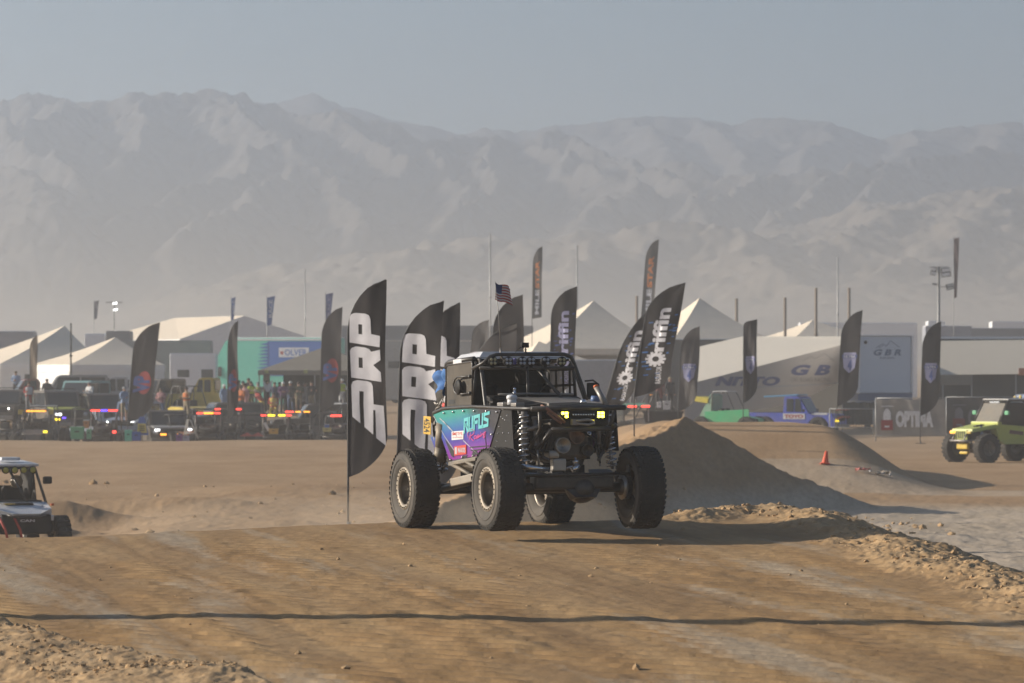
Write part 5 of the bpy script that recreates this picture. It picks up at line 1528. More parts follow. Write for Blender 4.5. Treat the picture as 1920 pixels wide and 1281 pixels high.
LAMPON = mat('lit_floodlight', (.9, .9, .9), .4, emit=(1, 1, .97), es=2.2)
def tower(label, px, Y, heads, shaft_top, w=.07):
    root, zt = mast(label, px, Y, shaft_top, w, 'light_tower', mat('tower_grey', (.22, .22, .22), .5, .3), 'light tower', None)
    k = 1 / sc(Y)
    part_of(root, 'crossbar', GALV, lambda b: b.box((0, 0, zt - .05), (1.3, .08, .08)))
    for (hx, hy, lit, ww, hh, ry) in heads:
        p = Vector(((hx - px) * k, -.15, P(hx, hy, Y).z - root.location.z))
        part_of(root, 'lamp_bracket', GALV, lambda b: b.tube([(0, 0, p.z), (p.x, -.05, p.z)], .03))
        b = MB(); b.box(p, (ww, .14, hh), (0, R(ry), 0), bev=.03); hd_ = b.build('floodlight', BLACKPL, root)
        for r_ in (-.25, .25):
            b = MB(); b.box(p + Vector((0, -.085, r_ * hh)), (ww * .86, .03, hh * .38), (0, R(ry), 0), bev=.01); b.build('lens', LAMPON if lit else (mat('glare_white_glass', (.80, .80, .80), .35) if lit is None else LENS_), hd_)  # white glass on unlit panels: the reflection is painted into the colour
tower('thin mast with two bright white lamps over the smaller peaked tent', 214, 320, [(216, 569, True, .42, .17, -8), (217, 581, True, .42, .17, -8)], 566, .05)
tower('floodlight tower with pale unlit lamp panels over the right-hand trailers', 1760, 285, [(1750, 509, None, .38, .55, 12), (1773, 511, None, .66, .62, -8), (1781, 538, False, .55, .42, -10), (1752, 533, False, .3, .15, 10)], 500, .12)

# ================================================================ people
SKIN = mat('skin', (.36, .20, .14), .6); 
def cloth(n, rgb): return mat('cloth_' + n, rgb, .85, var=.15, scale=9)
HAIR = mat('hair_brown', (.05, .03, .02), .8)
def person(label, px, foot, Y, shirt, trousers, hgt=1.74, pose='stand', turn=0, cap=None, vest=None, group='spectators under the canopy', sleeves=None, shorts=False, bag=None):
    p = P(px, foot, Y); g0 = p.z
    root = thing('person', label, 'person', (p.x, Y, g0), R(turn), group)
    s = hgt / 1.74
    hy = .0
    J = dict(pel=(0, 0, .95), sp=(0, 0, 1.18), ch=(0, -.01, 1.38), nk=(0, -.01, 1.50), hd=(0, -.03, 1.62), tp=(0, -.03, 1.71))
    E_ = [('pel', 'sp'), ('sp', 'ch'), ('ch', 'nk'), ('nk', 'hd'), ('hd', 'tp')]
    rad = dict(pel=.145, sp=.135, ch=.155, nk=.055, hd=.088, tp=.055)
    rg = random.Random(label)
    for sd, q in ((-1, 'l'), (1, 'r')):
        if pose == 'sit': kn = (sd * .13, -.42, .52); an = (sd * .14, -.40, .09); to = (sd * .15, -.55, .04)
        elif pose == 'bend': kn = (sd * .12, -.12, .50); an = (sd * .13, .02, .09); to = (sd * .14, -.12, .04)
        else: kn = (sd * .115, -.03 + rg.uniform(-.05, .05), .50); an = (sd * .13, .03 + rg.uniform(-.05, .05), .09); to = (sd * .15, -.12, .04)
        J['hip' + q] = (sd * .095, 0, .90); J['kn' + q] = kn; J['an' + q] = an; J['to' + q] = to
        rad['hip' + q] = .105; rad['kn' + q] = .066; rad['an' + q] = .048; rad['to' + q] = .04
        E_ += [('pel', 'hip' + q), ('hip' + q, 'kn' + q), ('kn' + q, 'an' + q), ('an' + q, 'to' + q)]
        J['sh' + q] = (sd * .19, 0, 1.42); rad['sh' + q] = .07
        m = rg.choice(['down', 'fold', 'hold']) if pose != 'bend' else 'hold'
        if m == 'down': el = (sd * .26, .02, 1.14); wr = (sd * .25, -.06, .90); ha = (sd * .25, -.08, .81)
        elif m == 'fold': el = (sd * .27, -.06, 1.16); wr = (sd * .06, -.22, 1.20); ha = (-sd * .02, -.23, 1.22)
        else: el = (sd * .27, -.04, 1.16); wr = (sd * .16, -.28, 1.22); ha = (sd * .13, -.33, 1.28)
        J['el' + q] = el; J['wr' + q] = wr; J['ha' + q] = ha
        rad['el' + q] = .047; rad['wr' + q] = .034; rad['ha' + q] = .04
        E_ += [('ch', 'sh' + q), ('sh' + q, 'el' + q), ('el' + q, 'wr' + q), ('wr' + q, 'ha' + q)]
    if pose == 'sit':
        for n_ in J:
            if n_[:2] not in ('kn', 'an', 'to'): x, y_, z = J[n_]; J[n_] = (x, y_, z - .42)
    if pose == 'bend':
        for n_ in J:
            if n_[:2] not in ('kn', 'an', 'to', 'hi', 'pe'):
                x, y_, z = J[n_]; dz = z - .95; J[n_] = (x, y_ * .7 - dz * .62, .95 + dz * .78)
    names = list(J); me = bpy.data.meshes.new('body')
    me.from_pydata([tuple(c * s for c in J[n_]) for n_ in names], [(names.index(a), names.index(b_)) for a, b_ in E_], [])
    o = bpy.data.objects.new('body', me); COL.objects.link(o)
    md = o.modifiers.new('skin', 'SKIN'); md.use_smooth_shade = True
    sv = me.skin_vertices[0].data
    for i, n_ in enumerate(names):
        r_ = rad[n_] * s; sv[i].radius = (r_ * (1.25 if n_ in ('ch', 'sp', 'pel') else 1), r_ * (.85 if n_ in ('ch', 'sp', 'pel') else 1)); sv[i].use_root = (n_ == 'pel')
    sb = o.modifiers.new('sub', 'SUBSURF'); sb.levels = 1; sb.render_levels = 1
    dg = bpy.context.evaluated_depsgraph_get(); dg.update()
    nm = bpy.data.meshes.new_from_object(o.evaluated_get(dg)); bpy.data.objects.remove(o); bpy.data.meshes.remove(me)
    nm.name = 'body'
    for m in (SKIN, shirt, trousers, BLACKPL): nm.materials.append(m)
    off = -.42 if pose == 'sit' else 0
    hd_ = Vector(J['hd']) * s
    for f in nm.polygons:
        c = f.center; f.use_smooth = True
        dh = min((c - Vector(J['ha' + q]) * s).length for q in 'lr')
        nk = Vector(J['nk']) * s
        if (c - hd_).length < .13 * s or c.z > nk.z + .02: f.material_index = 0
        elif dh < .085 * s: f.material_index = 0
        elif abs(c.x) > .17 * s and sleeves == 'short' and min((c - Vector(J['wr' + q]) * s).length for q in 'lr') < .2: f.material_index = 0
        elif c.z < .11 * s: f.material_index = 3
        elif c.z < (.98 + off) * s and not dh < .25 * s: f.material_index = 0 if (shorts and c.z < .5 * s) else 2
        else: f.material_index = 1
    bo = bpy.data.objects.new('body', nm); link(bo, root)
    b = MB(); b.sphere(hd_ + Vector((0, .015, .045)), .098 * s, 10, 6, (1, 1.05, .8))
    if cap: b.box(hd_ + Vector((0, -.12, .045)), (.13, .10, .02), bev=.008); b.build('cap', cap, root)
    else: b.build('hair', HAIR, root)
    if vest:
        b = MB(); ch = Vector(J['ch']) * s; spn = Vector(J['sp']) * s
        fr = [(ch + Vector((0, 0, .08)), .15), (ch, .21), (spn, .19), (spn - Vector((0, 0, .12)), .19)]
        vs = []; fs = []
        for c, r_ in fr:
            for k_ in range(14): a = 2 * math.pi * k_ / 14; vs.append(c + Vector((r_ * 1.06 * math.cos(a), r_ * .80 * math.sin(a), 0)))
        for j in range(3):
            for k_ in range(14): fs.append([j * 14 + k_, j * 14 + (k_ + 1) % 14, (j + 1) * 14 + (k_ + 1) % 14, (j + 1) * 14 + k_])
        b.smooth = True; b.add(vs, fs); b.build('vest', vest, root)
    return root
LIME = cloth('lime', (.42, .52, .04)); YELV = cloth('yellow_vest', (.52, .40, .10)); REDC = cloth('red', (.33, .035, .03)); PURP = cloth('purple', (.12, .05, .13)); DK = cloth('dark', (.03, .03, .033)); NAVY = cloth('navy', (.03, .04, .09)); JEAN = cloth('denim', (.09, .13, .23)); KH = cloth('khaki', (.24, .19, .12)); OL = cloth('olive', (.10, .11, .06)); ORG = cloth('orange', (.52, .15, .04)); WHT = cloth('white', (.55, .55, .55)); GRYC = cloth('grey', (.22, .22, .23)); PINK = cloth('pink', (.35, .18, .18)); LBL = cloth('pale_blue', (.22, .30, .45))
person('person in purple top and dark trousers wearing a pale cap, under the canopy', 531, 776, 224, PURP, DK, cap=WHT, turn=10)
person('person in blue jeans and dark top with a white cap, under the canopy', 545, 775, 224.5, DK, JEAN, cap=WHT, turn=-15, sleeves='short')
person('person in khaki shorts and olive shirt at the right of the group', 560, 776, 225, OL, KH, shorts=True, sleeves='short', turn=20)
person('person in tan trousers half behind the oval emblem flag', 584, 775, 225, DK, KH, turn=30)
person('person in navy jacket with arms raised to the chest', 515, 776, 225.5, NAVY, DK, turn=-5)
person('person in lime vest at the left end of the canopy', 470, 775, 223, DK, OL, vest=LIME, turn=15, sleeves='short')
person('person with a light cap and a lime bag next to the lime vest', 484, 776, 225, GRYC, DK, cap=GRYC, turn=-20, vest=cloth('dull_lime', (.25, .30, .08)))
person('tall person in dark jacket in front of the teal trailer', 466, 772, 228, DK, NAVY, hgt=1.86, turn=5)
person('person in black beside the narrow oval emblem flag', 448, 772, 227, DK, DK, turn=-25, cap=DK)
person('person in yellow and red marshal vest sitting on the rail', 513, 783, 219, REDC, YELV, pose='sit', vest=YELV, turn=0, group='marshals at the rail')
person('person in red and yellow leaning over with pale hair at the rail', 492, 786, 218.5, REDC, YELV, pose='bend', turn=-60, cap=cloth('straw', (.42, .36, .26)), group='marshals at the rail')
person('person in white and lime top right of the oval emblem flag', 641, 770, 226, WHT, GRYC, vest=LIME, cap=WHT, turn=30)
person('person in orange vest beside the yellow buggy', 350, 792, 210, KH, KH, vest=ORG, turn=-40, hgt=1.8, group='mechanics between the vehicles')
person('person in pale shorts and checked shirt left of the oval emblem flag', 233, 793, 206, LBL, KH, hgt=1.82, turn=40, shorts=True, cap=GRYC, group='mechanics between the vehicles')
person('person in red and white shirt beside the dark pickup', 302, 790, 214, PINK, JEAN, turn=-20, group='mechanics between the vehicles')
person('person in red, white and blue at the left of the lime jeep', 54, 778, 216, REDC, GRYC, turn=20, vest=WHT, group='mechanics between the vehicles')
person('person in pale shirt at the doorway of the large white tent', 30, 752, 240, LBL, DK, turn=-10, group='mechanics between the vehicles')

for (lb, px, ft, Y, sh, tr, kw) in (('person in dark green with a black cap left of the lime vest', 455, 774, 226, OL, DK, dict(cap=DK)), ('person in grey hoodie behind the narrow emblem flag', 439, 774, 229, GRYC, JEAN, {}), ('person in pink shirt beside the narrow emblem flag', 459, 780, 221, PINK, KH, dict(shorts=True)), ('tall person in black at the back of the canopy', 501, 775, 229, DK, DK, dict(hgt=1.86)), ('person in grey shirt deep under the canopy', 572, 775, 229, GRYC, DK, {}), ('person in dark blue at the canopy back left of the purple top', 524, 775, 229.5, NAVY, JEAN, dict(cap=NAVY)), ('person in pale blue near the yellow cabin pickup', 420, 782, 218, LBL, KH, dict(cap=WHT)), ('person in orange shirt right of the yellow cabin pickup', 452, 786, 215, ORG, DK, {}), ('person in black between the two dark pickups', 268, 788, 212, DK, JEAN, {}), ('person in white shirt by the pale teal jeep', 168, 778, 216, WHT, KH, dict(cap=GRYC)), ('person in dark shirt behind the lime-hooded jeep', 88, 770, 225, DK, GRYC, {})):
    person(lb, px, ft, Y, sh, tr, turn=random.Random(lb).uniform(-50, 50), group='people standing about the pits', **kw)
# ================================================================ vehicles in the pits
TAIL = mat('lit_red_led', (.8, .05, .04), .4, emit=(1, .06, .04), es=2.0)
AMBER = mat('lit_amber_led', (.8, .35, .04), .4, emit=(1, .34, .03), es=1.8)
YLED = mat('lit_gold_led', (.8, .6, .04), .4, emit=(1, .72, .03), es=1.8)
BLED = mat('lit_blue_led', (.1, .08, .8), .4, emit=(.12, .05, 1), es=2.0)
WLED = mat('lit_white_led', (.9, .9, .9), .4, emit=(1, 1, 1), es=2.4)
def paint(n, rgb): return mat('paint_' + n, rgb, .42, dust=.32, scale=2, spec=.4)

def small_wheel(root, x, y_, r, w, z=None):
    z = r if z is None else z
    b = MB(); h = w / 2
    b.lathe([(r * .52, h * .8), (r * .60, h), (r * .85, h * .97), (r * .97, h * .75), (r, 0), (r * .97, -h * .75), (r * .85, -h * .97), (r * .60, -h), (r * .52, -h * .8)], n=26)
    b.smooth = False
    for k in range(22):
        M = Matrix.Rotation(-2 * math.pi * k / 22, 4, 'Y')
        for s_ in (-1, 1):
            vs, fs = box_geo((.03, h * .75, r * .16), 0); b.add(vs, fs, M @ Matrix.Translation((r * .985, s_ * h * .52, 0)))
    we = b.build('wheel', RUBBER, root, loc=(x, y_, z), fix=False)
    q = MB(); sd = -1 if y_ < 0 else 1
    for s_ in (-1, 1): q.lathe([(r * .54, s_ * h * .82), (r * .50, s_ * h * .55), (r * .2, s_ * h * .45), (0, s_ * h * .5)], n=20)
    for k in range(6):
        M = Matrix.Rotation(-2 * math.pi * k / 6, 4, 'Y'); vs, fs = box_geo((r * .4, h * .2, r * .1), 0); q.add(vs, fs, M @ Matrix.Translation((r * .3, sd * h * .55, 0)))
    q.build('rim', RIMM, we, fix=False)
    return we

def place(name, label, px, Y, yaw, cat, group):
    gx = (px - 960) / F * Y
    return thing(name, label, cat, (gx, Y, gz(gx, Y)), R(yaw), group)

def truck(name, label, px, Y, yaw, pm, kind='suv', L=4.5, W=1.85, Hh=1.85, r=.42, cat='car', group='vehicles parked in the pits', lamps=(), rack=False, trim=None, hood=None):
    root = place(name, label, px, Y, yaw, cat, group)
    hl = L / 2; wb = L * .31; zf = r * .85; zh = Hh * .58
    b = MB()
    prof = [(-hl, zf + .1), (-hl, zh), (hl * .30, zh), (hl * .93, zh * .94), (hl, zh * .72), (hl, zf)]
    arc = lambda cx: [(cx + r * 1.18 * math.cos(a), zf + r * 1.08 * math.sin(a)) for a in [math.pi * k / 8 for k in range(9)]]
    prof += arc(wb) + arc(-wb) 
    b.poly(prof, W, ((0, W / 2, 0), (1, 0, 0), (0, 0, 1)))
    b.build('body', pm, root)
    b = MB()
    ce = -hl * .96 if kind != 'pickup' else -hl * .22
    cab = [(ce, zh), (ce + .06, Hh * .97), (ce + .15, Hh), (hl * .08, Hh), (hl * .16, Hh * .97), (hl * .36, zh)]
    b.poly(cab, W * .86, ((0, W * .43, 0), (1, 0, 0), (0, 0, 1))); b.build('cab', trim or pm, root)
    # glass
    for s_ in (-1, 1):
        x0 = ce + .16; x1 = hl * .24; n = 2
        for i in range(n):
            a = x0 + (x1 - x0) * i / n + .04; c_ = x0 + (x1 - x0) * (i + 1) / n - .04
            b = MB(); b.poly([(a, zh + .05), (c_, zh + .05), (c_ - (.12 if i == n - 1 else 0), Hh * .94), (a + .02, Hh * .94)], .02, ((0, s_ * (W * .43 + .012) + .01, 0), (1, 0, 0), (0, 0, 1))); b.build('window', GLASS, root)
    b = MB(); b.add([(hl * .365, -W * .38, zh + .04), (hl * .365, W * .38, zh + .04), (hl * .185, W * .36, Hh * .95), (hl * .185, -W * .36, Hh * .95)], [[0, 1, 2, 3]]); b.build('windscreen', GLASS, root)
    b = MB(); b.box((ce + .0, 0, (zh + Hh) / 2), (.06, W * .66, (Hh - zh) * .62), bev=.02); b.build('rear_window', GLASS, root)
    if kind == 'pickup':
        b = MB(); b.box((-hl * .62, 0, zh + .012), (hl * .68, W * .82, .03)); b.build('bed', BLACKPL, root)
    if hood: b = MB(); b.box((hl * .64, 0, zh + .01), (hl * .60, W * .82, .06), (0, R(3.5), 0), bev=.02); b.build('hood', hood, root)
    b = MB(); b.box((hl + .02, 0, zh * .76), (.05, W * .62, zh * .26), bev=.01); b.build('grille', BLACKPL, root)
    b = MB(); b.box((hl + .08, 0, zf + .05), (.18, W * .98, .20), bev=.04); b.build('bumper', GREYMET, root)
    b = MB(); b.box((-hl - .06, 0, zf + .12), (.14, W * .98, .18), bev=.04); b.build('bumper', GREYMET, root)
    for s_ in (-1, 1):
        b = MB(); b.cyl((hl - .02, s_ * W * .38, zh * .78), (hl + .04, s_ * W * .38, zh * .78), .10, .10, 14); b.build('headlight', LENS_, root)
        b = MB(); b.box((-hl - .012, s_ * W * .43, zh * .82), (.03, .12, .24), bev=.01); b.build('tail_light', REDINK, root)
        b = MB(); b.box((hl * .30, s_ * (W * .5 + .08), zh + .12), (.10, .18, .16), bev=.03); b.build('mirror', BLACKPL, root)
        for x in (wb, -wb): small_wheel(root, x, s_ * (W / 2 - .12), r, .28)
    if rack:
        b = MB()
        for s_ in (-1, 1): b.tube([(ce + .2, s_ * W * .36, Hh + .09), (hl * .05, s_ * W * .36, Hh + .09)], .02, 6)
        for i in range(4): x = ce + .25 + (hl * .05 - ce - .3) * i / 3; b.tube([(x, -W * .36, Hh + .09), (x, W * .36, Hh + .09)], .02, 6)
        b.build('roof_rack', BLACKPL, root)
    for (x, y_, z, w_, h_, m_) in lamps:
        b = MB(); b.box((x, y_, z), (.06, w_ * .86, h_ * .75), bev=.015); b.build('lamp', m_, root)
    return root

def buggy(name, label, px, Y, yaw, pm, L=3.6, W=1.85, Hh=1.9, r=.45, group='buggies and side-by-sides in the pits', lamps=(), roof=None, cat='buggy', spare=True, hood=None):
    root = place(name, label, px, Y, yaw, cat, group)
    hl = L / 2; wb = L * .36; zb = r * .95; hw = W * .36
    b = MB()
    for s_ in (-1, 1):
        b.tube([(-hl * .9, s_ * hw * .8, zb + .35), (-hl * .4, s_ * hw, zb + .62), (hl * .25, s_ * hw, zb + .60), (hl * .9, s_ * hw * .6, zb + .40)], .03, 6)
        b.tube([(-hl * .42, s_ * hw, zb + .1), (-hl * .40, s_ * hw * .92, Hh - .08), (-hl * .33, s_ * hw * .9, Hh), (hl * .02, s_ * hw * .9, Hh), (hl * .08, s_ * hw * .92, Hh - .06), (hl * .38, s_ * hw, zb + .58)], .03, 6)
        b.tube([(-hl * .40, s_ * hw * .92, Hh - .1), (-hl * .88, s_ * hw * .8, zb + .36)], .028, 6)
        b.tube([(-hl * .9, s_ * hw * .8, zb + .35), (-hl * .8, s_ * hw * .8, zb), (hl * .8, s_ * hw * .7, zb), (hl * .9, s_ * hw * .6, zb + .40)], .03, 6)
    for x, z in ((-hl * .36, Hh), (hl * .04, Hh), (-hl * .9, zb + .35), (hl * .9, zb + .40), (-hl * .4, zb + .62)):
        b.tube([(x, -hw * .85, z), (x, hw * .85, z)], .028, 6)
    b.build('roll_cage', BLACKTUBE, root)
    for s_ in (-1, 1):
        b = MB(); b.poly([(-hl * .55, zb + .05), (-hl * .75, zb + .42), (-hl * .4, zb + .60), (hl * .30, zb + .58), (hl * .55, zb + .30), (hl * .45, zb + .05)], .02, ((0, s_ * (hw + .02), 0), (1, 0, 0), (0, 0, 1))); b.build('side_panel', pm, root)
        b = MB(); b.box((-.25, s_ * hw * .5, zb + .55), (.16, hw * .75, .8), (0, R(-10), 0), bev=.05); b.build('seat', DARKIN, root)
    b = MB(); b.box((-hl * .05, 0, zb + .05), (hl * 1.4, hw * 1.9, .06)); b.box((-hl * .66, 0, zb + .28), (hl * .45, hw * 1.3, .42), bev=.06); b.build('engine', DARKMET, root)
    b = MB(); b.add([(hl * .30, -hw * .95, zb + .62), (hl * .30, hw * .95, zb + .62), (hl * .98, hw * .55, zb + .40), (hl * .98, -hw * .55, zb + .40), (hl * 1.02, -hw * .5, zb + .1), (hl * 1.02, hw * .5, zb + .1)], [[0, 1, 2, 3], [3, 2, 5, 4]]); b.build('hood', hood or pm, root)
    if roof:
        b = MB(); b.box((-hl * .16, 0, Hh + .03), (hl * .48, hw * 1.85, .05), bev=.015); b.build('roof_panel', roof, root)
    for s_ in (-1, 1):
        for x in (wb, -wb):
            small_wheel(root, x, s_ * (W / 2 - .16), r, .32)
            b = MB(); b.tube([(x, s_ * (W / 2 - .25), r), (x * .85, s_ * hw * .5, zb + .05)], .035, 6); b.build('suspension_arm', DARKMET, root)
            b = MB(); b.tube([(x, s_ * (W / 2 - .30), r + .05), (x * .9, s_ * hw * .8, zb + .5)], .05, 8); b.build('shock', GREYMET, root)
    if spare:
        sw_ = small_wheel(root, -hl * .62, 0, r * .92, .30, zb + .72); sw_.rotation_euler = (0, R(-70), R(90)); sw_.rotation_euler = (R(70), 0, R(90)); sw_.name = 'spare_wheel'
    for (x, y_, z, w_, h_, m_) in lamps:
        b = MB(); b.box((x, y_, z), (.06, w_ * .86, h_ * .75), bev=.015); b.build('lamp', m_, root)
    return root

BLK = paint('black', (.025, .025, .027)); SILV = paint('silver', (.30, .31, .33)); LIMEP = paint('lime', (.40, .45, .06)); WHTP = paint('white', (.58, .58, .58)); TEALP = paint('pale_teal', (.20, .42, .43)); YELP = paint('yellow', (.60, .44, .04)); PBLUE = paint('pale_blue', (.28, .36, .50)); DBLUE = paint('blue', (.03, .08, .52)); GRN = paint('green', (.02, .42, .17)); GRN2 = paint('pale_green', (.22, .42, .30)); DRED = paint('dark_red', (.14, .03, .03)); DGRY = paint('dark_grey', (.07, .07, .075))

# left pits, far row to near row; yaw 90 faces away from the camera, -90 towards it
truck('parked_car', 'black four-wheel drive at the far left edge in front of the white tents', 18, 218, -100, BLK, rack=True)
truck('parked_car', 'dark red pickup behind the black four-wheel drive at far left', 55, 231, -165, DRED, kind='pickup')
truck('parked_car', 'black jeep with lime hood and one lit white headlight', 112, 214, -70, BLK, Hh=2.2, r=.5, W=2.1, hood=LIMEP, trim=DGRY, rack=True, lamps=[(2.34, -.62, .98, .32, .16, WLED), (2.34, -.70, .72, .34, .12, YLED), (2.34, -.34, .80, .2, .10, BLED)])
truck('parked_car', 'grey van-like wagon with long roof behind the lime-hooded jeep', 122, 232, -170, SILV, Hh=2.1, L=5)
truck('parked_car', 'pale teal open jeep between the lime-hooded jeep and the blue-nosed jeep', 150, 222, -110, TEALP, Hh=2.0, r=.46)
truck('parked_car', 'white and blue-nosed jeep with dark cab left of the oval emblem flag', 190, 214, -65, PBLUE, Hh=2.0, r=.52, W=2.1, trim=BLK, lamps=[(2.34, .3, .95, .26, .10, AMBER)])
truck('parked_car', 'white pickup with dark windows in front of the smaller peaked tent', 222, 233, -175, WHTP, kind='pickup', L=5.2, Hh=2.0)
truck('parked_car', 'silver wagon behind the oval emblem flag with an amber roof lamp', 285, 226, -120, SILV, Hh=1.95, trim=DGRY, lamps=[(.2, 0, 2.0, .7, .09, AMBER)])
truck('parked_car', 'black pickup with chrome bar and two amber lamps facing the camera', 312, 204, -78, BLK, kind='pickup', Hh=1.95, r=.52, W=2.15, hood=SILV, lamps=[(2.42, -.45, .78, .34, .12, AMBER), (2.42, .38, .78, .34, .12, AMBER), (2.40, 0, 1.12, 1.7, .06, STEEL), (2.40, -.75, 1.0, .3, .12, WLED), (2.40, .85, 1.02, .22, .12, WLED)])
buggy('off_road_buggy', 'bright yellow open jeep buggy behind the orange-vested person', 355, 216, -60, YELP, L=3.9, Hh=2.15, r=.5, roof=None, hood=YELP, spare=False, lamps=[(1.85, .4, .95, .2, .16, YLED)])
truck('parked_car', 'yellow cabin pickup in front of the camper trailer', 392, 226, 170, YELP, kind='pickup', Hh=2.0, trim=YELP)
truck('parked_car', 'dark grey car with pale roof edge left of the narrow emblem flag', 412, 212, 200, DGRY, Hh=1.75, hood=SILV)
buggy('off_road_buggy', 'black buggy with a round white lamp right of the yellow buggy', 384, 206, -80, BLK, lamps=[(1.7, -.35, .95, .34, .30, WLED)], roof=DGRY)
buggy('off_road_buggy', 'dark buggy with a white roof between the lime-hooded jeep and the left edge', 80, 207, -95, DGRY, roof=WHITEP, Hh=2.0)
buggy('off_road_buggy', 'pale blue and white buggy in front of the blue-nosed jeep', 163, 206, -75, PBLUE, hood=WHTP, Hh=1.95, spare=False)
truck('parked_car', 'pale blue wagon just behind the foot of the left emblem flag', 252, 211, -100, PBLUE, Hh=1.9, lamps=[(2.3, .5, .9, .2, .1, WLED)])
buggy('off_road_buggy', 'low orange buggy beside the purple box', 338, 203, -70, paint('orange', (.55, .17, .03)), Hh=1.75, spare=False)
buggy('off_road_buggy', 'red-sided buggy between the narrow emblem flag and the marshals', 470, 204, 100, DRED, Hh=1.8, roof=DGRY)
truck('parked_car', 'black wagon in shade right of the brown canopy posts', 588, 211, 190, BLK, Hh=1.75)
buggy('off_road_buggy', 'white buggy left of the big letter flag pole with a white roof', 636, 208, 60, WHTP, Hh=2.0, roof=WHITEP)
# near row, hidden below by the rise of the ground
buggy('side_by_side', 'side-by-side with two round yellow lamps and an amber light bar', 68, 199, -88, BLK, Hh=1.95, roof=DGRY, lamps=[(.12, -.72, 1.88, .30, .30, YELP), (.12, .72, 1.88, .30, .30, YELP), (.14, 0, 1.93, 1.1, .09, AMBER), (1.5, .55, .95, .22, .14, YLED)])
buggy('side_by_side', 'grey stripped side-by-side at the bottom left of the pits', 26, 199, 70, SILV, Hh=1.5, spare=False, roof=None)
buggy('side_by_side', 'dark side-by-side with red and blue light bar over two red tail lamps', 199, 199, 88, BLK, Hh=1.98, lamps=[(-.72, -.42, 2.0, .52, .10, TAIL), (-.72, .42, 2.0, .52, .10, TAIL), (-.73, 0, 2.0, .34, .12, BLED), (-1.7, -.62, .98, .2, .16, TAIL), (-1.7, .62, .98, .2, .16, TAIL)])
buggy('side_by_side', 'dark side-by-side with red and amber light bar beside the white stand', 392, 199, 92, BLK, Hh=1.85, lamps=[(-.72, -.42, 1.9, .34, .10, TAIL), (-.72, .42, 1.9, .34, .10, TAIL), (-.73, 0, 1.9, .55, .12, AMBER)])
buggy('side_by_side', 'dark side-by-side with two separate red lamps behind the narrow emblem flag', 432, 203, 85, DGRY, Hh=2.05, lamps=[(-.72, -.52, 2.05, .32, .10, TAIL), (-.72, .52, 2.05, .32, .10, TAIL)])
buggy('off_road_buggy', 'dark buggy with a pair of red and gold bars below the marshals', 519, 199, 90, BLK, Hh=1.8, lamps=[(-.72, -.62, 1.82, .30, .09, TAIL), (-.73, -.28, 1.82, .40, .11, YLED), (-.73, .22, 1.82, .40, .11, YLED), (-.72, .60, 1.82, .30, .09, TAIL)], spare=False)
buggy('off_road_buggy', 'dark buggy with amber and red bar right of the gold-barred buggy', 558, 202, 95, DGRY, Hh=1.95, lamps=[(-.72, -.42, 1.95, .34, .09, AMBER), (-.73, .0, 1.95, .30, .09, AMBER), (-.73, .42, 1.95, .46, .11, TAIL)], spare=False)
buggy('off_road_buggy', 'dark buggy with one long red lamp behind the big letter flag', 640, 199, 80, BLK, Hh=1.75, lamps=[(-.72, .1, 1.78, .62, .12, TAIL)])
truck('parked_car', 'grey flatbed right of the barred buggies with its bed low', 612, 207, 175, DGRY, kind='pickup', Hh=1.7)

def crate(name, label, cat, px, py, Y, w, h, d, m, lid=None, group=None, yaw=0, foot=None):
    p = P(px, py, Y)
    root = thing(name, label, cat, (p.x, Y, p.z - h / 2), R(yaw), group)
    part_of(root, 'body', m, lambda b: b.add([(-w * .46, -d * .46, 0), (w * .46, -d * .46, 0), (w * .46, d * .46, 0), (-w * .46, d * .46, 0), (-w / 2, -d / 2, h * .88), (w / 2, -d / 2, h * .88), (w / 2, d / 2, h * .88), (-w / 2, d / 2, h * .88)], [[3, 2, 1, 0], [0, 1, 5, 4], [1, 2, 6, 5], [2, 3, 7, 6], [3, 0, 4, 7]]))
    part_of(root, 'lid', lid or m, lambda b: b.box((0, 0, h * .94), (w * 1.05, d * 1.05, h * .12), bev=.015))
    part_of(root, 'handle', BLACKPL, lambda b: b.box((0, -d / 2 - .015, h * .62), (w * .35, .03, h * .10), bev=.006))
    return root
GC = 'boxes and bins along the edge of the pits'
bin_g = mat('bin_green', (.10, .38, .20), .6, dust=.1); bin_t = mat('bin_teal', (.10, .50, .36), .6, dust=.1); bin_b = mat('bin_blue', (.04, .12, .45), .6, dust=.1)
crate('storage_bin', 'large pale green bin under the left emblem flag side-by-side', 'bin', 145, 812, 195, .62, .58, .5, bin_g, group=GC)
crate('storage_bin', 'small green bin beside the red tail lamp', 'bin', 167, 814, 195, .22, .48, .3, bin_g, group=GC)
crate('cooler_box', 'orange cooler on the ground above the green bins', 'cooler', 162, 795, 196, .26, .40, .3, mat('cooler_orange', (.55, .22, .07), .6), WHITEP, group=GC)
crate('storage_bin', 'teal bin left of the blue bin', 'bin', 241, 817, 194, .34, .52, .4, bin_t, group=GC)
crate('storage_bin', 'blue bin with white lid mark below the yellow and blue sign', 'bin', 256, 818, 194, .40, .42, .4, bin_b, group=GC)
crate('storage_box', 'purple box next to the white stand', 'box', 336, 821, 194, .30, .32, .3, mat('purple_box', (.20, .07, .26), .6), group=GC)
crate('storage_box', 'pale lilac box beside the purple box', 'box', 349, 822, 194, .30, .24, .3, mat('lilac_box', (.32, .30, .42), .6), group=GC)
crate('storage_box', 'golden yellow box below the gold-barred buggy', 'box', 513, 809, 194, .44, .26, .3, mat('golden_box', (.52, .30, .05), .6), group=GC)
crate('storage_box', 'pale yellow box with a blue jug right of the golden box', 'box', 613, 806, 194, .42, .20, .3, mat('pale_yellow_box', (.45, .40, .16), .6), group=GC)
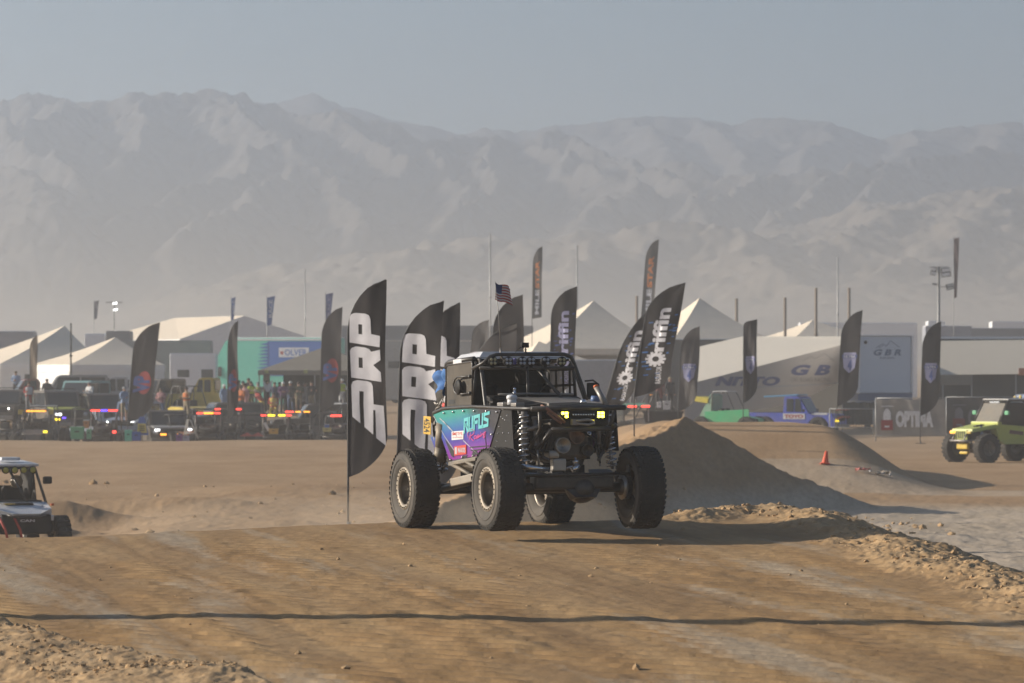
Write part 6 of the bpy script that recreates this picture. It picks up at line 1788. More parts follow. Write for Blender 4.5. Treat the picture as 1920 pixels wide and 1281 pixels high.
crate('water_jug', 'blue jug standing on the pale yellow box', 'jug', 613, 799, 194, .20, .18, .2, bin_b, WHITEP, group=GC)
def sign():
    p = P(266, 800, 194); root = thing('folding_sign', 'blue folding sign with a yellow panel under the left emblem flag', 'sign', (p.x, 194, P(266, 816, 194).z))
    part_of(root, 'board', bin_b, lambda b: b.poly([(-.30, 0), (.30, 0), (.12, .86), (-.12, .86)], .03, ((0, 0, 0), (1, 0, 0), (0, 0, 1))))
    part_of(root, 'back_board', bin_b, lambda b: b.add([(-.30, .3, 0), (.30, .3, 0), (.12, .02, .86), (-.12, .02, .86)], [[0, 1, 2, 3]]))
    part_of(root, 'panel', mat('sign_yellow', (.55, .46, .10), .6), lambda b: b.poly([(-.25, .10), (.25, .10), (.18, .55), (-.18, .55)], .015, ((0, -.03, 0), (1, 0, 0), (0, 0, 1))))
    for k in range(3): part_of(root, 'print', INK, lambda b: b.box((0, -.052, .22 + k * .1), (.26, .008, .045)))
sign()
def stand():
    p = P(355, 824, 194); root = thing('tripod_stand', 'white metal A-frame stand between the purple box and the side-by-side', 'stand', (p.x, 194, p.z))
    for (a, b_) in (((-.28, 0, 0), (-.1, 0, .92)), ((.42, 0, 0), (.05, 0, .92)), ((-.2, .4, 0), (-.05, .1, .92)), ((-.22, 0, .30), (.30, 0, .30)), ((-.1, 0, .92), (.06, 0, .92))):
        part_of(root, 'bar', mat('stand_white', (.46, .44, .40), .6, dust=.2), lambda b: b.tube([a, b_], .028, 8))
stand()
for (lb, px) in (('flat red ramp lying on the ground left of the golden box', 462), ('second flat red ramp right beside the golden box', 482)):
    p = P(px, 818, 194); root = thing('loading_ramp', lb, 'ramp', (p.x, 194, p.z), 0, 'red ramps on the ground')
    part_of(root, 'plate', mat('faded_red', (.42, .10, .09), .6), lambda b: b.add([(-.32, -.2, 0), (.32, -.2, 0), (.32, .2, 0), (-.32, .2, 0), (.05, -.2, .17), (.05, .2, .17)], [[3, 2, 1, 0], [0, 1, 4], [2, 3, 5], [1, 2, 5, 4], [3, 0, 4, 5]]))
p = P(500, 800, 194); root = thing('white_plank', 'white plank leaning over the golden box', 'plank', (p.x, 194, p.z)); part_of(root, 'wood', WHITEP, lambda b: b.box((0, 0, 0), (.13, .04, .42), (0, R(-28), 0), bev=.01))

# ---------------------------------------------------------------- behind the heap: table, banner, people
def pits_mid():
    Y = 200; k = 1 / sc(Y)
    p = P(1156, 790, Y)
    root = thing('work_table', 'green-topped work table with lit red bars, behind the yellow lamps', 'table', (P(1185, 790, Y).x, Y, P(1185, 790, Y).z))
    z = P(1185, 760, Y).z - root.location.z
    part_of(root, 'top', mat('green_top', (.14, .25, .17), .7), lambda b: b.add([(-.95, -.3, z - .08), (.95, -.3, z - .02), (.6, .5, z + .12), (-.6, .5, z + .10), (-.95, -.3, z - .12), (.95, -.3, z - .06)], [[0, 1, 2, 3], [4, 5, 1, 0]]))
    for x in (-.55, .1): part_of(root, 'light_bar', TAIL if x > -1 else AMBER, lambda b: b.box((x + .55, -.36, z - .05 + .02 * x), (.42, .06, .09), bev=.02))
    for x in (-.8, .8): part_of(root, 'leg', GALV, lambda b: b.box((x, 0, z / 2 - .06), (.05, .05, z - .1)))
    p = P(1156, 752, Y)
    rb = thing('red_banner', 'red banner with white print hung right of the yellow lamps', 'banner', (p.x, Y + .6, p.z - .3))
    part_of(rb, 'cloth', mat('banner_red', (.50, .085, .06), .7), lambda b: b.poly([(-.48, -.10), (.38, .0), (.48, .55), (-.48, .36)], .03, ((0, 0, 0), (1, 0, 0), (0, 0, 1))))
    g = fit2d(text2d('MK', .05), -.38, .12, .10, .32); b = MB(); b.add([(x, -.035, zz) for x, zz in g[0]], g[1]); b.build('lettering', PRWHITE, rb, fix=False)
    for x in (-.44, .40): part_of(rb, 'post', POLE, lambda b: b.box((x, .04, -.3), (.04, .04, 1.2)))
    p = P(1153, 790, Y - 2)
    r2 = thing('slatted_crate', 'white slatted crate under the red banner', 'crate', (p.x, Y - 2, p.z))
    for i in range(7): part_of(r2, 'slat', mat('slat_white', (.42, .44, .38), .7), lambda b: b.box((0, 0, .05 + i * .088), (.84, .5, .066), bev=.006))
    for x in (-.40, .40): part_of(r2, 'corner_post', GREYMET, lambda b: b.box((x, .0, .33), (.05, .53, .66)))
    crate('water_jug', 'white jug on the dark counter behind the spoil heap', 'jug', 1250, 760, 200, .36, .42, .3, WHITEP, group=GC)
    crate('storage_box', 'two small pale tins beside the white jug', 'box', 1236, 759, 200, .2, .30, .2, TRAILW, group=GC)
    crate('storage_box', 'dark equipment chest under the white jug', 'chest', 1243, 782, 201, 1.9, .55, .8, BLACKPL, group=GC)
    buggy('off_road_buggy', 'partly stripped black buggy behind the table, amber bits on its cage', 1222, 212, 160, DGRY, Hh=2.2, lamps=[(.2, -.5, 2.2, .3, .1, AMBER)])
    person('person in white and pink shirt between the dark gear flags', 1187, 768, 206, PINK, GRYC, turn=20, group='people behind the spoil heap', hgt=1.85)
    person('person in khaki at the left of the gear flag', 1168, 768, 207, KH, DK, turn=-20, group='people behind the spoil heap')
    person('person in black with a tan cap near the white jug', 1256, 772, 207, DK, DK, cap=KH, turn=35, group='people behind the spoil heap')
    person('person in dark red right of the gear flag', 1236, 770, 209, cloth('dark_red', (.16, .04, .04)), DK, turn=-10, group='people behind the spoil heap')
pits_mid()

# ---------------------------------------------------------------- right side: awning, container, canopy
def onto(a, b_, px, py):
    """photo pixel -> vertical plane through world points a and b_ (xy)"""
    d = Vector(((px - 960) / F, 1, -(py - HY) / F)); o = Vector((0, 0, H))
    n = Vector((-(b_.y - a.y), b_.x - a.x, 0))
    t = n.dot(a - o) / n.dot(d)
    return o + d * t
def awning():
    A = P(1284, 722, 226); B = P(1604, 640, 246)
    root = thing('trailer_awning', 'large tan awning with blue letters sloping from the container', 'awning', (A.x, A.y, gz(A.x, A.y)))
    O = root.location.copy(); q = lambda v: v - O
    top = [P(1604, 631, 249), P(1392, 631, 256), P(1290, 655, 246)]
    part_of(root, 'roof', mat('awning_canvas', (.70, .63, .52), .8, var=.05), lambda b: b.add([q(A), q(B)] + [q(t) for t in top], [[0, 1, 2, 3, 4]]))
    n = Vector((-(B.y - A.y), B.x - A.x, 0)).normalized() * -1
    if n.y > 0: n = -n
    wl = [A, B, onto(A, B, 1600, 702), onto(A, B, 1492, 757), onto(A, B, 1370, 776), onto(A, B, 1284, 800)]
    part_of(root, 'wall', mat('awning_shaded', (.40, .365, .325), .85, var=.05), lambda b: b.add([q(v) for v in wl], [list(range(6))]))  # darker copy of the canvas: shade on the wall put into its colour
    ex = (B - A); ex.z = 0; ex.normalize()
    def put(g, m, name, off=.02):
        b = MB(); b.add([q(onto(A, B, x, y_) + n * off) for x, y_ in g[0]], g[1]); b.build(name, m, root, fix=False)
    BLU = mat('print_navy', (.055, .065, .17), .7)
    put(fit2d(([(x + .25 * y_, y_) for x, y_ in text2d('NITTO', .06)[0]], text2d('NITTO', .06)[1]), 1340, 724, 1462, 706), BLU, 'lettering')
    gb = text2d('G B', .05); put(fit2d(([(x + .3 * y_, y_) for x, y_ in gb[0]], gb[1]), 1483, 704, 1557, 684), BLU, 'lettering')
    put(fit2d(text2d('OFF ROAD RACING', .0), 1482, 716, 1558, 708), mat('print_grey', (.20, .18, .17), .7), 'lettering')
    put(stroke2d([[(1420, 726), (1500, 723), (1570, 718)]], .8), mat('stripe_blue', (.16, .22, .32), .7), 'stripe')
    put(stroke2d([[(1505, 676), (1520, 668), (1528, 673), (1545, 662), (1562, 676)]], 1.0), mat('print_grey', (.20, .18, .17), .7), 'emblem')
    for px in (1300, 1400, 1496):
        v = onto(A, B, px, 760); part_of(root, 'post', GALV, lambda b: b.box(q(Vector((v.x, v.y + .2, (gz(v.x, v.y) + v.z + .8) / 2))), (.07, .07, v.z + .8 - gz(v.x, v.y))))
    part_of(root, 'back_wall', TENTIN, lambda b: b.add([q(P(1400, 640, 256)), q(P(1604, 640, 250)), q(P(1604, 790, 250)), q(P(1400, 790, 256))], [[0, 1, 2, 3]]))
awning()
def container():
    Y = 236; k = 1 / sc(Y); cx = 1660; gx = (cx - 960) / F * Y; g0 = gz(gx, Y)
    root = thing('race_transporter', 'pale blue race transporter end with blue letters and a mountain emblem', 'trailer', (gx, Y, g0))
    x_ = lambda px: (px - cx) * k; z_ = lambda py: P(cx, py, Y).z - g0
    part_of(root, 'body', mat('pale_blue_trailer', (.50, .57, .67), .5, var=.04), lambda b: b.box((0, 4, (z_(631) + z_(737)) / 2), (x_(1708) - x_(1612), 8, z_(631) - z_(737)), bev=.04))
    part_of(root, 'corner_post', TRAILW, lambda b: b.box((x_(1609), 3.95, (z_(629) + z_(738)) / 2), (.26, 8.02, z_(629) - z_(738)), bev=.08))
    part_of(root, 'corner_post', TRAILW, lambda b: b.box((x_(1711), 3.95, (z_(629) + z_(738)) / 2), (.12, 8.02, z_(629) - z_(738)), bev=.05))
    part_of(root, 'roof', TRAILW, lambda b: b.box((x_(1660), 4, z_(629)), (x_(1714) - x_(1603), 8.1, .1), bev=.03))
    part_of(root, 'lower_panel', mat('navy_panel', (.07, .11, .22), .5), lambda b: b.box((0, 4, (z_(737) + z_(757)) / 2), (x_(1711) - x_(1609), 7.95, z_(737) - z_(757)), bev=.02))
    part_of(root, 'lamp', BLACKPL, lambda b: b.cyl((x_(1623), -.03, z_(642)), (x_(1623), .05, z_(642)), .1, .1, 14))
    for px in (1630, 1690): part_of(root, 'wheel', RUBBER, lambda b: b.lathe([(0, .15), (.3, .15), (.48, .15), (.5, 0), (.48, -.15), (0, -.15)], Matrix.Translation((x_(px), 1.2, .5)) @ Matrix.Rotation(R(90), 4, 'Z'), n=18))
    BLU = mat('print_navy', (.055, .065, .17), .7)
    B2 = mat('print_steel_blue', (.10, .16, .28), .7)
    gv, gf = text2d('G B R', .05)
    g = fit2d(([(x + .25 * y_, y_) for x, y_ in gv], gf), x_(1638), z_(667), x_(1690), z_(655)); b = MB(); b.add([(x, -.012, z) for x, z in g[0]], g[1]); b.build('lettering', B2, root, fix=False)
    g = fit2d(text2d('RACING', .03), x_(1650), z_(673), x_(1677), z_(669.5)); b = MB(); b.add([(x, -.012, z) for x, z in g[0]], g[1]); b.build('lettering', B2, root, fix=False)
    g = stroke2d([[(x_(a), z_(c_)) for a, c_ in ln] for ln in ([(1643, 652), (1655, 645), (1662, 649), (1670, 639), (1686, 651)], [(1648, 652), (1656, 648)])], .035); b = MB(); b.add([(x, -.012, z) for x, z in g[0]], g[1]); b.build('emblem', B2, root, fix=False)
    part_of(root, 'step', GREYMET, lambda b: b.box((0, -.2, z_(760)), (1.6, .3, .08), bev=.02))
container()
def rcanopy():
    Y = 246; k = 1 / sc(Y); cx = 1860; gx = (cx - 960) / F * Y; g0 = gz(gx, Y)
    root = thing('trailer_canopy', 'wide tan canopy at the right edge with dark space below', 'canopy', (gx, Y, g0))
    x_ = lambda px: (px - cx) * k; z_ = lambda py: P(cx, py, Y).z - g0
    x0, x1 = x_(1764), x_(2080); dp = 5
    zr = P(cx, 636, Y + dp).z - g0; ze = z_(703)
    part_of(root, 'roof', mat('canopy_tan', (.50, .455, .38), .8, var=.06), lambda b: b.add([(x0, 0, ze), (x1, 0, ze + .1), (x1, dp, zr + .1), (x0, dp, zr)], [[0, 1, 2, 3]]))
    part_of(root, 'edge', TRAILW, lambda b: b.box(((x0 + x1) / 2, dp, zr + .08), (x1 - x0, .1, .14)))
    part_of(root, 'valance', TENTD, lambda b: b.box(((x0 + x_(1822)) / 2, -.02, (ze + z_(722)) / 2), (x_(1822) - x0, .03, ze - z_(722))))
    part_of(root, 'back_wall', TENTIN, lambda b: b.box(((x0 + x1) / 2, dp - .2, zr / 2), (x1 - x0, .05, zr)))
    part_of(root, 'shade_sheet', TENTIN, lambda b: b.box(((x0 + x1) / 2, .5, z_(745) / 2 + .6), (x1 - x0 - .3, .05, z_(715) - .3)))  # dark sheet added where the space under the canopy is only shade
    for px in (1768, 1822, 1905, 2000): part_of(root, 'post', GALV, lambda b: b.box((x_(px), .05, ze / 2), (.07, .07, ze)))
    part_of(root, 'badge', mat('orange_badge', (.55, .18, .07), .6), lambda b: b.box((x_(1917), -.05, z_(697)), (.45, .04, .42)))
rcanopy()
for i, (lb, x0, x1, top, Y, m) in enumerate((('white motorhome roof right of the rightmost shield flag', 1735, 1822, 612, 330, mat('slate_trailer', (.30, .31, .35), .6)), ('long pale trailer roof over the right-hand canopy', 1815, 2000, 616, 340, TRAILG), ('white roofed trailer at the right edge of the far row', 1860, 2010, 604, 380, TRAILW), ('small white box on the far row near the floodlight tower', 1740, 1772, 603, 400, TRAILW), ('white trailer behind the peaked tent and posts', 1500, 1720, 606, 390, TRAILW))):
    box_unit('box_trailer', lb, 'trailer', Y, x0, x1, top, 745, 2.5, m, group='far row of trailers on the right', windows=[(.3, .6, .9, .5), (.7, .6, .9, .5)])

# fences
MESHB = mat('black_fence_mesh', (.028, .028, .028), .8, dust=.1)
def fence(label, x0, x1, top, bot, Y, m, bars=False, group='fence panels on the right', print_=None, yaw=0):
    k = 1 / sc(Y); cx = (x0 + x1) / 2; p = P(cx, bot, Y)
    root = thing('fence_panel', label, 'fence', (p.x, Y, p.z), R(yaw), group)
    W = (x1 - x0) * k; hh = (bot - top) * k
    for s_ in (-1, 1): part_of(root, 'post', GALV, lambda b: b.tube([(s_ * W / 2, .05, -.3), (s_ * W / 2, .05, hh)], .03, 8))
    part_of(root, 'rail', GALV, lambda b: b.tube([(-W / 2, .05, hh - .02), (W / 2, .05, hh - .02)], .025, 8))
    part_of(root, 'rail', GALV, lambda b: b.tube([(-W / 2, .05, .12), (W / 2, .05, .12)], .02, 8))
    if bars:
        n = int(W / .14)
        for i in range(1, n): x = -W / 2 + W * i / n; part_of(root, 'bar', MESHB, lambda b: b.tube([(x, .05, .12), (x, .05, hh - .02)], .014, 5, cap=False))
    if m:
        vs = []; fs = []; NX, NZ = 30, 10
        for j in range(NZ + 1):
            for i in range(NX + 1):
                u, v = i / NX, j / NZ
                vs.append((-W / 2 + W * u, -.02 - .05 * math.sin(u * 11 + v * 2) * math.sin(math.pi * v) - .02 * math.sin(u * 31 + v * 5), .12 + (hh - .16) * v - .05 * math.sin(math.pi * ((u * 3) % 1)) * v))
        for j in range(NZ):
            for i in range(NX): a = j * (NX + 1) + i; fs.append([a, a + 1, a + NX + 2, a + NX + 1])
        b = MB(); b.smooth = True; b.add(vs, fs); fb = b.build('cloth', m, root, fix=False)
        if print_:
            W1, R1 = print_
            def u_(a): return -W / 2 + W * a
            def dec(g, mm, nm, o=0): q = MB(); q.add([(u_(x), -.10 - o, hh * y_) for x, y_ in g[0]], g[1]); q.build(nm, mm, fb, fix=False)
            dec(poly2d([(.08, .20), (.25, .20), (.25, .45), (.08, .45)]), R1, 'emblem')
            dec(poly2d([(.11, .45), (.11, .62), (.13, .70), (.165, .74), (.20, .70), (.22, .62), (.22, .45)]), W1, 'emblem')
            dec(stroke2d([[(.09, .79), (.25, .79)]], .02), W1, 'emblem')
            dec(poly2d([(.13, .27), (.20, .27), (.20, .31), (.13, .31)]), W1, 'emblem', .004)
            gv = text2d('OPTIMA', .07); dec(fit2d(gv, .29, .27, .83, .68), W1, 'lettering')
    return root
fence('tan banner fence with large white letters and a red block', 1642, 1772, 746, 822, 198, mat('tan_banner', (.36, .335, .30), .85, var=.15, scale=2), print_=(mat('banner_white', (.80, .80, .80), .7), PRRED), yaw=-8)
fence('dark banner fence with dim letters behind the lime jeep', 1775, 1912, 744, 818, 198, mat('dark_banner', (.11, .105, .10), .85, var=.15, scale=2), print_=(mat('print_dim', (.20, .20, .22), .8), mat('print_dim_red', (.17, .035, .035), .8)))
fence('black railing left of the tan banner', 1556, 1638, 766, 806, 199, None, bars=True)
fence('black cloth fence behind the blue truck nose', 1580, 1640, 752, 800, 232, MESHB)

# ---------------------------------------------------------------- racers on the right
buggy('race_buggy', 'green race buggy with pale green rear and yellow wing behind the jump', 1368, 220, -28, GRN, L=3.7, Hh=2.3, r=.5, roof=WHITEP, cat='race car', group=None)
tb = [o for o in bpy.data.objects if o.get('label', '').startswith('green race buggy')][0]
part_of(tb, 'rear_panel', GRN2, lambda b: b.poly([(-1.55, .9), (-.7, .75), (-.7, 2.1), (-.85, 2.2), (-1.0, 1.9)], 1.2, ((0, .6, 0), (1, 0, 0), (0, 0, 1))))
part_of(tb, 'wing', mat('wing_yellow', (.55, .45, .05), .6), lambda b: b.box((-1.35, 0, 1.88), (.8, 1.3, .28), (0, R(8), 0), bev=.04))
part_of(tb, 'door', GRN, lambda b: b.box((.2, -.74, .95), (2.6, .05, .75), (0, R(-3), 0), bev=.02))
bt = truck('race_truck', 'bright blue race truck with a white and red decal behind the jump', 1496, 224, -24, DBLUE, kind='pickup', L=4.9, W=2.0, Hh=2.1, r=.52, cat='race car', group=None, trim=DBLUE)
part_of(bt, 'decal', WHITEP, lambda b: b.box((.15, -1.012, 1.02), (1.25, .015, .30), bev=.05))
g = fit2d(text2d('TOYO', .05), -.40, .92, .68, 1.12); b = MB(); b.add([(x, -1.025, z) for x, z in g[0]], g[1]); b.build('lettering', PRRED, bt, fix=False)
part_of(bt, 'stripe', WHITEP, lambda b: b.box((1.6, -1.012, 1.16), (.9, .015, .10), bev=.03))
part_of(bt, 'roof_cap', mat('roof_cyan', (.10, .30, .50), .5), lambda b: b.box((-.7, 0, 2.13), (2.0, 1.5, .07), (0, R(-3), 0), bev=.02))
part_of(bt, 'front_guard', mat('guard_red', (.45, .08, .05), .5), lambda b: (b.tube([(2.45, -.8, .9), (2.75, -.6, 1.0), (2.78, .6, 1.0), (2.45, .8, .9)], .035, 8), b.tube([(2.45, -.8, 1.35), (2.72, -.6, 1.40), (2.72, .6, 1.4), (2.45, .8, 1.35)], .03, 8)))
part_of(bt, 'lamp', YLED, lambda b: b.box((2.5, -.75, .78), (.2, .2, .1), bev=.02))

def race_jeep():
    LIMEP = paint('pale_lime', (.50, .56, .10))
    Y = 161; root = place('race_jeep', 'lime green race jeep with grey roof driving in from the right edge', 1876, Y, 214, 'race car', None)
    r = .49; root.scale = (1.17, 1.17, 1.17)
    for x in (1.28, -1.28):
        for s_ in (-1, 1):
            small_wheel(root, x, s_ * .80, r, .33)
            part_of(root, 'suspension_arm', STEEL, lambda b: (b.tube([(x, s_ * .68, .52), (x * .8, s_ * .25, .66)], .03, 8), b.tube([(x * 1.03, s_ * .66, .6), (x * .9, s_ * .28, .78)], .022, 8)))
            part_of(root, 'shock', STEEL, lambda b: b.tube([(x * 1.05, s_ * .58, .60), (x * .98, s_ * .48, 1.22)], .05, 8))
        part_of(root, 'axle', DARKMET, lambda b: (b.tube([(x, -.68, r), (x, .68, r)], .06, 10), b.sphere((x, .1, r), .17, 12, 7)))
    b = MB(); b.poly([(-1.75, .78), (-1.85, 1.12), (.62, 1.28), (.78, 1.16), (.62, .74), (.40, .62), (-1.2, .62)], 1.36, ((0, .68, 0), (1, 0, 0), (0, 0, 1))); b.build('body', LIMEP, root)
    b = MB(); b.add([(.60, -.62, 1.30), (.60, .62, 1.30), (1.66, .50, 1.13), (1.66, -.50, 1.13), (.60, -.66, 1.18), (.60, .66, 1.18), (1.68, .54, 1.02), (1.68, -.54, 1.02)], [[0, 1, 2, 3], [3, 2, 6, 7], [1, 5, 6, 2], [0, 3, 7, 4]]); b.build('hood', LIMEP, root)
    part_of(root, 'hood_scoop', BLACKPL, lambda b: b.box((1.1, .18, 1.235), (.34, .16, .05), (0, R(9), 0), bev=.015))
    part_of(root, 'cowl', LIMEP, lambda b: b.box((.62, 0, 1.31), (.18, 1.38, .12), bev=.03))
    part_of(root, 'engine', DARKMET, lambda b: b.box((1.15, 0, .92), (.9, .7, .36), bev=.05))
    part_of(root, 'grille', LIMEP, lambda b: b.box((1.70, 0, .93), (.06, .62, .34), bev=.03))
    for i in range(5): part_of(root, 'grille_slot', INK, lambda b: b.box((1.735, -.2 + i * .1, .93), (.02, .05, .24), bev=.005))
    part_of(root, 'bumper', GREYMET, lambda b: (b.tube([(1.70, -.55, .74), (1.86, -.35, .74), (1.86, .35, .74), (1.70, .55, .74)], .04, 8), b.tube([(1.70, -.3, 1.0), (1.86, -.3, .74)], .03, 6), b.tube([(1.70, .3, 1.0), (1.86, .3, .74)], .03, 6)))
    part_of(root, 'skid_plate', mat('skid_yellow', (.58, .40, .04), .5), lambda b: b.box((1.62, 0, .56), (.14, .55, .20), bev=.04))
    part_of(root, 'winch', mat('skid_yellow', (.58, .40, .04), .5), lambda b: b.box((1.56, 0, .34), (.14, .40, .09), bev=.03))
    for s_ in (-1, 1): part_of(root, 'headlight', AMBER if s_ < 0 else YELP, lambda b: b.box((1.72, s_ * .43, 1.02), (.07, .20, .09), bev=.02))
    b = MB()
    for s_ in (-1, 1):
        b.tube([(.62, s_ * .66, 1.3), (.22, s_ * .60, 2.02), (.12, s_ * .59, 2.06), (-1.55, s_ * .59, 2.04), (-1.72, s_ * .64, 1.15)], .032, 8)
        b.tube([(-.62, s_ * .59, 2.05), (-.62, s_ * .66, 1.25)], .03, 8)
    for x, z in ((.2, 2.03), (-.62, 2.05), (-1.55, 2.04)): b.tube([(x, -.59, z), (x, .59, z)], .03, 8)
    b.build('roll_cage', BLACKTUBE, root)
    part_of(root, 'roof_panel', mat('roof_grey', (.36, .36, .36), .5, dust=.2), lambda b: b.box((-.70, 0, 2.10), (1.85, 1.30, .05), (0, R(0), 0), bev=.02))
    part_of(root, 'windscreen', mat('dusty_glass', (.16, .15, .13), .3, dust=.4), lambda b: b.add([(.60, -.58, 1.37), (.60, .58, 1.37), (.25, .54, 1.98), (.25, -.54, 1.98)], [[0, 1, 2, 3]]))
    for s_ in (-1, 1):
        part_of(root, 'net_or_shade_sheet', NETM, lambda b: b.poly([(.50, 1.34), (.20, 1.98), (-.55, 2.0), (-.58, 1.28)], .015, ((0, s_ * .625, 0), (1, 0, 0), (0, 0, 1))))
        part_of(root, 'net_or_shade_sheet', NETM, lambda b: b.poly([(-.66, 1.26), (-.66, 2.0), (-1.55, 1.99), (-1.68, 1.18)], .015, ((0, s_ * .625, 0), (1, 0, 0), (0, 0, 1))))
        part_of(root, 'mirror', bin_g, lambda b: b.box((.42, s_ * .82, 1.66), (.08, .2, .14), bev=.03))
    part_of(root, 'light_bar', LENS_, lambda b: b.box((.24, 0, 2.0), (.06, .5, .07), bev=.02))
    part_of(root, 'decal', mat('decal_brown', (.14, .07, .05), .5), lambda b: b.box((-.1, .69, 1.0), (.6, .012, .12), (0, R(-6), 0), bev=.01))
race_jeep()
truck('parked_car', 'dark vehicle with blue and yellow lamps behind the lime jeep', 1925, 188, 190, DGRY, Hh=2.4, group='vehicles parked in the pits', trim=PBLUE, lamps=[(.4, -.5, 2.25, .25, .2, YELP), (.42, .4, 2.3, .25, .2, YELP)])

# cone and litter on the flat
def cone():
    p = P(1547, 893, 119); z = gz(p.x, 119); root = thing('traffic_cone', 'orange traffic cone on the pale flat right of the spoil heap', 'cone', (p.x, 119, z))
    om = mat('cone_orange', (.62, .085, .03), .6)
    part_of(root, 'cone', om, lambda b: b.lathe([(.115, .03), (.09, .10), (.04, .37), (.028, .38), (0, .38)], Matrix.Rotation(R(90), 4, 'X') , n=20)).rotation_euler = (0, R(6), 0)
    part_of(root, 'foot', om, lambda b: b.box((0, 0, .02), (.27, .27, .04), bev=.01))
cone()
def litter(name, label, px, py, Y, m, cat):
    p = P(px, py, Y); z = gz(p.x, Y); root = thing(name, label, cat, (p.x, Y, z))
    vs = []; fs = []; rg = random.Random(px)
    for j in range(6):
        for i in range(8): vs.append((-.22 + .44 * i / 7, -.12 + .24 * j / 5, .04 + rg.uniform(0, .12)))
    for j in range(5):
        for i in range(7): a = j * 8 + i; fs.append([a, a + 1, a + 9, a + 8])
    b = MB(); b.add(vs, fs); b.build('wrapper', m, root, fix=False)
    part_of(root, 'bottle', mat('clear_plastic', (.40, .38, .36), .3), lambda b: b.lathe([(0, -.1), (.035, -.09), (.035, .05), (.015, .09), (0, .1)], Matrix.Translation((.2, -.1, .04)), n=10))
litter('litter_heap', 'crumpled red and white wrapper on the flat right of the cone', 1618, 892, 118, mat('litter_red', (.38, .10, .08), .6), 'litter')
litter('litter_heap', 'small tan scrap on the flat farther right of the cone', 1655, 891, 118, mat('litter_tan', (.40, .33, .25), .6), 'litter')

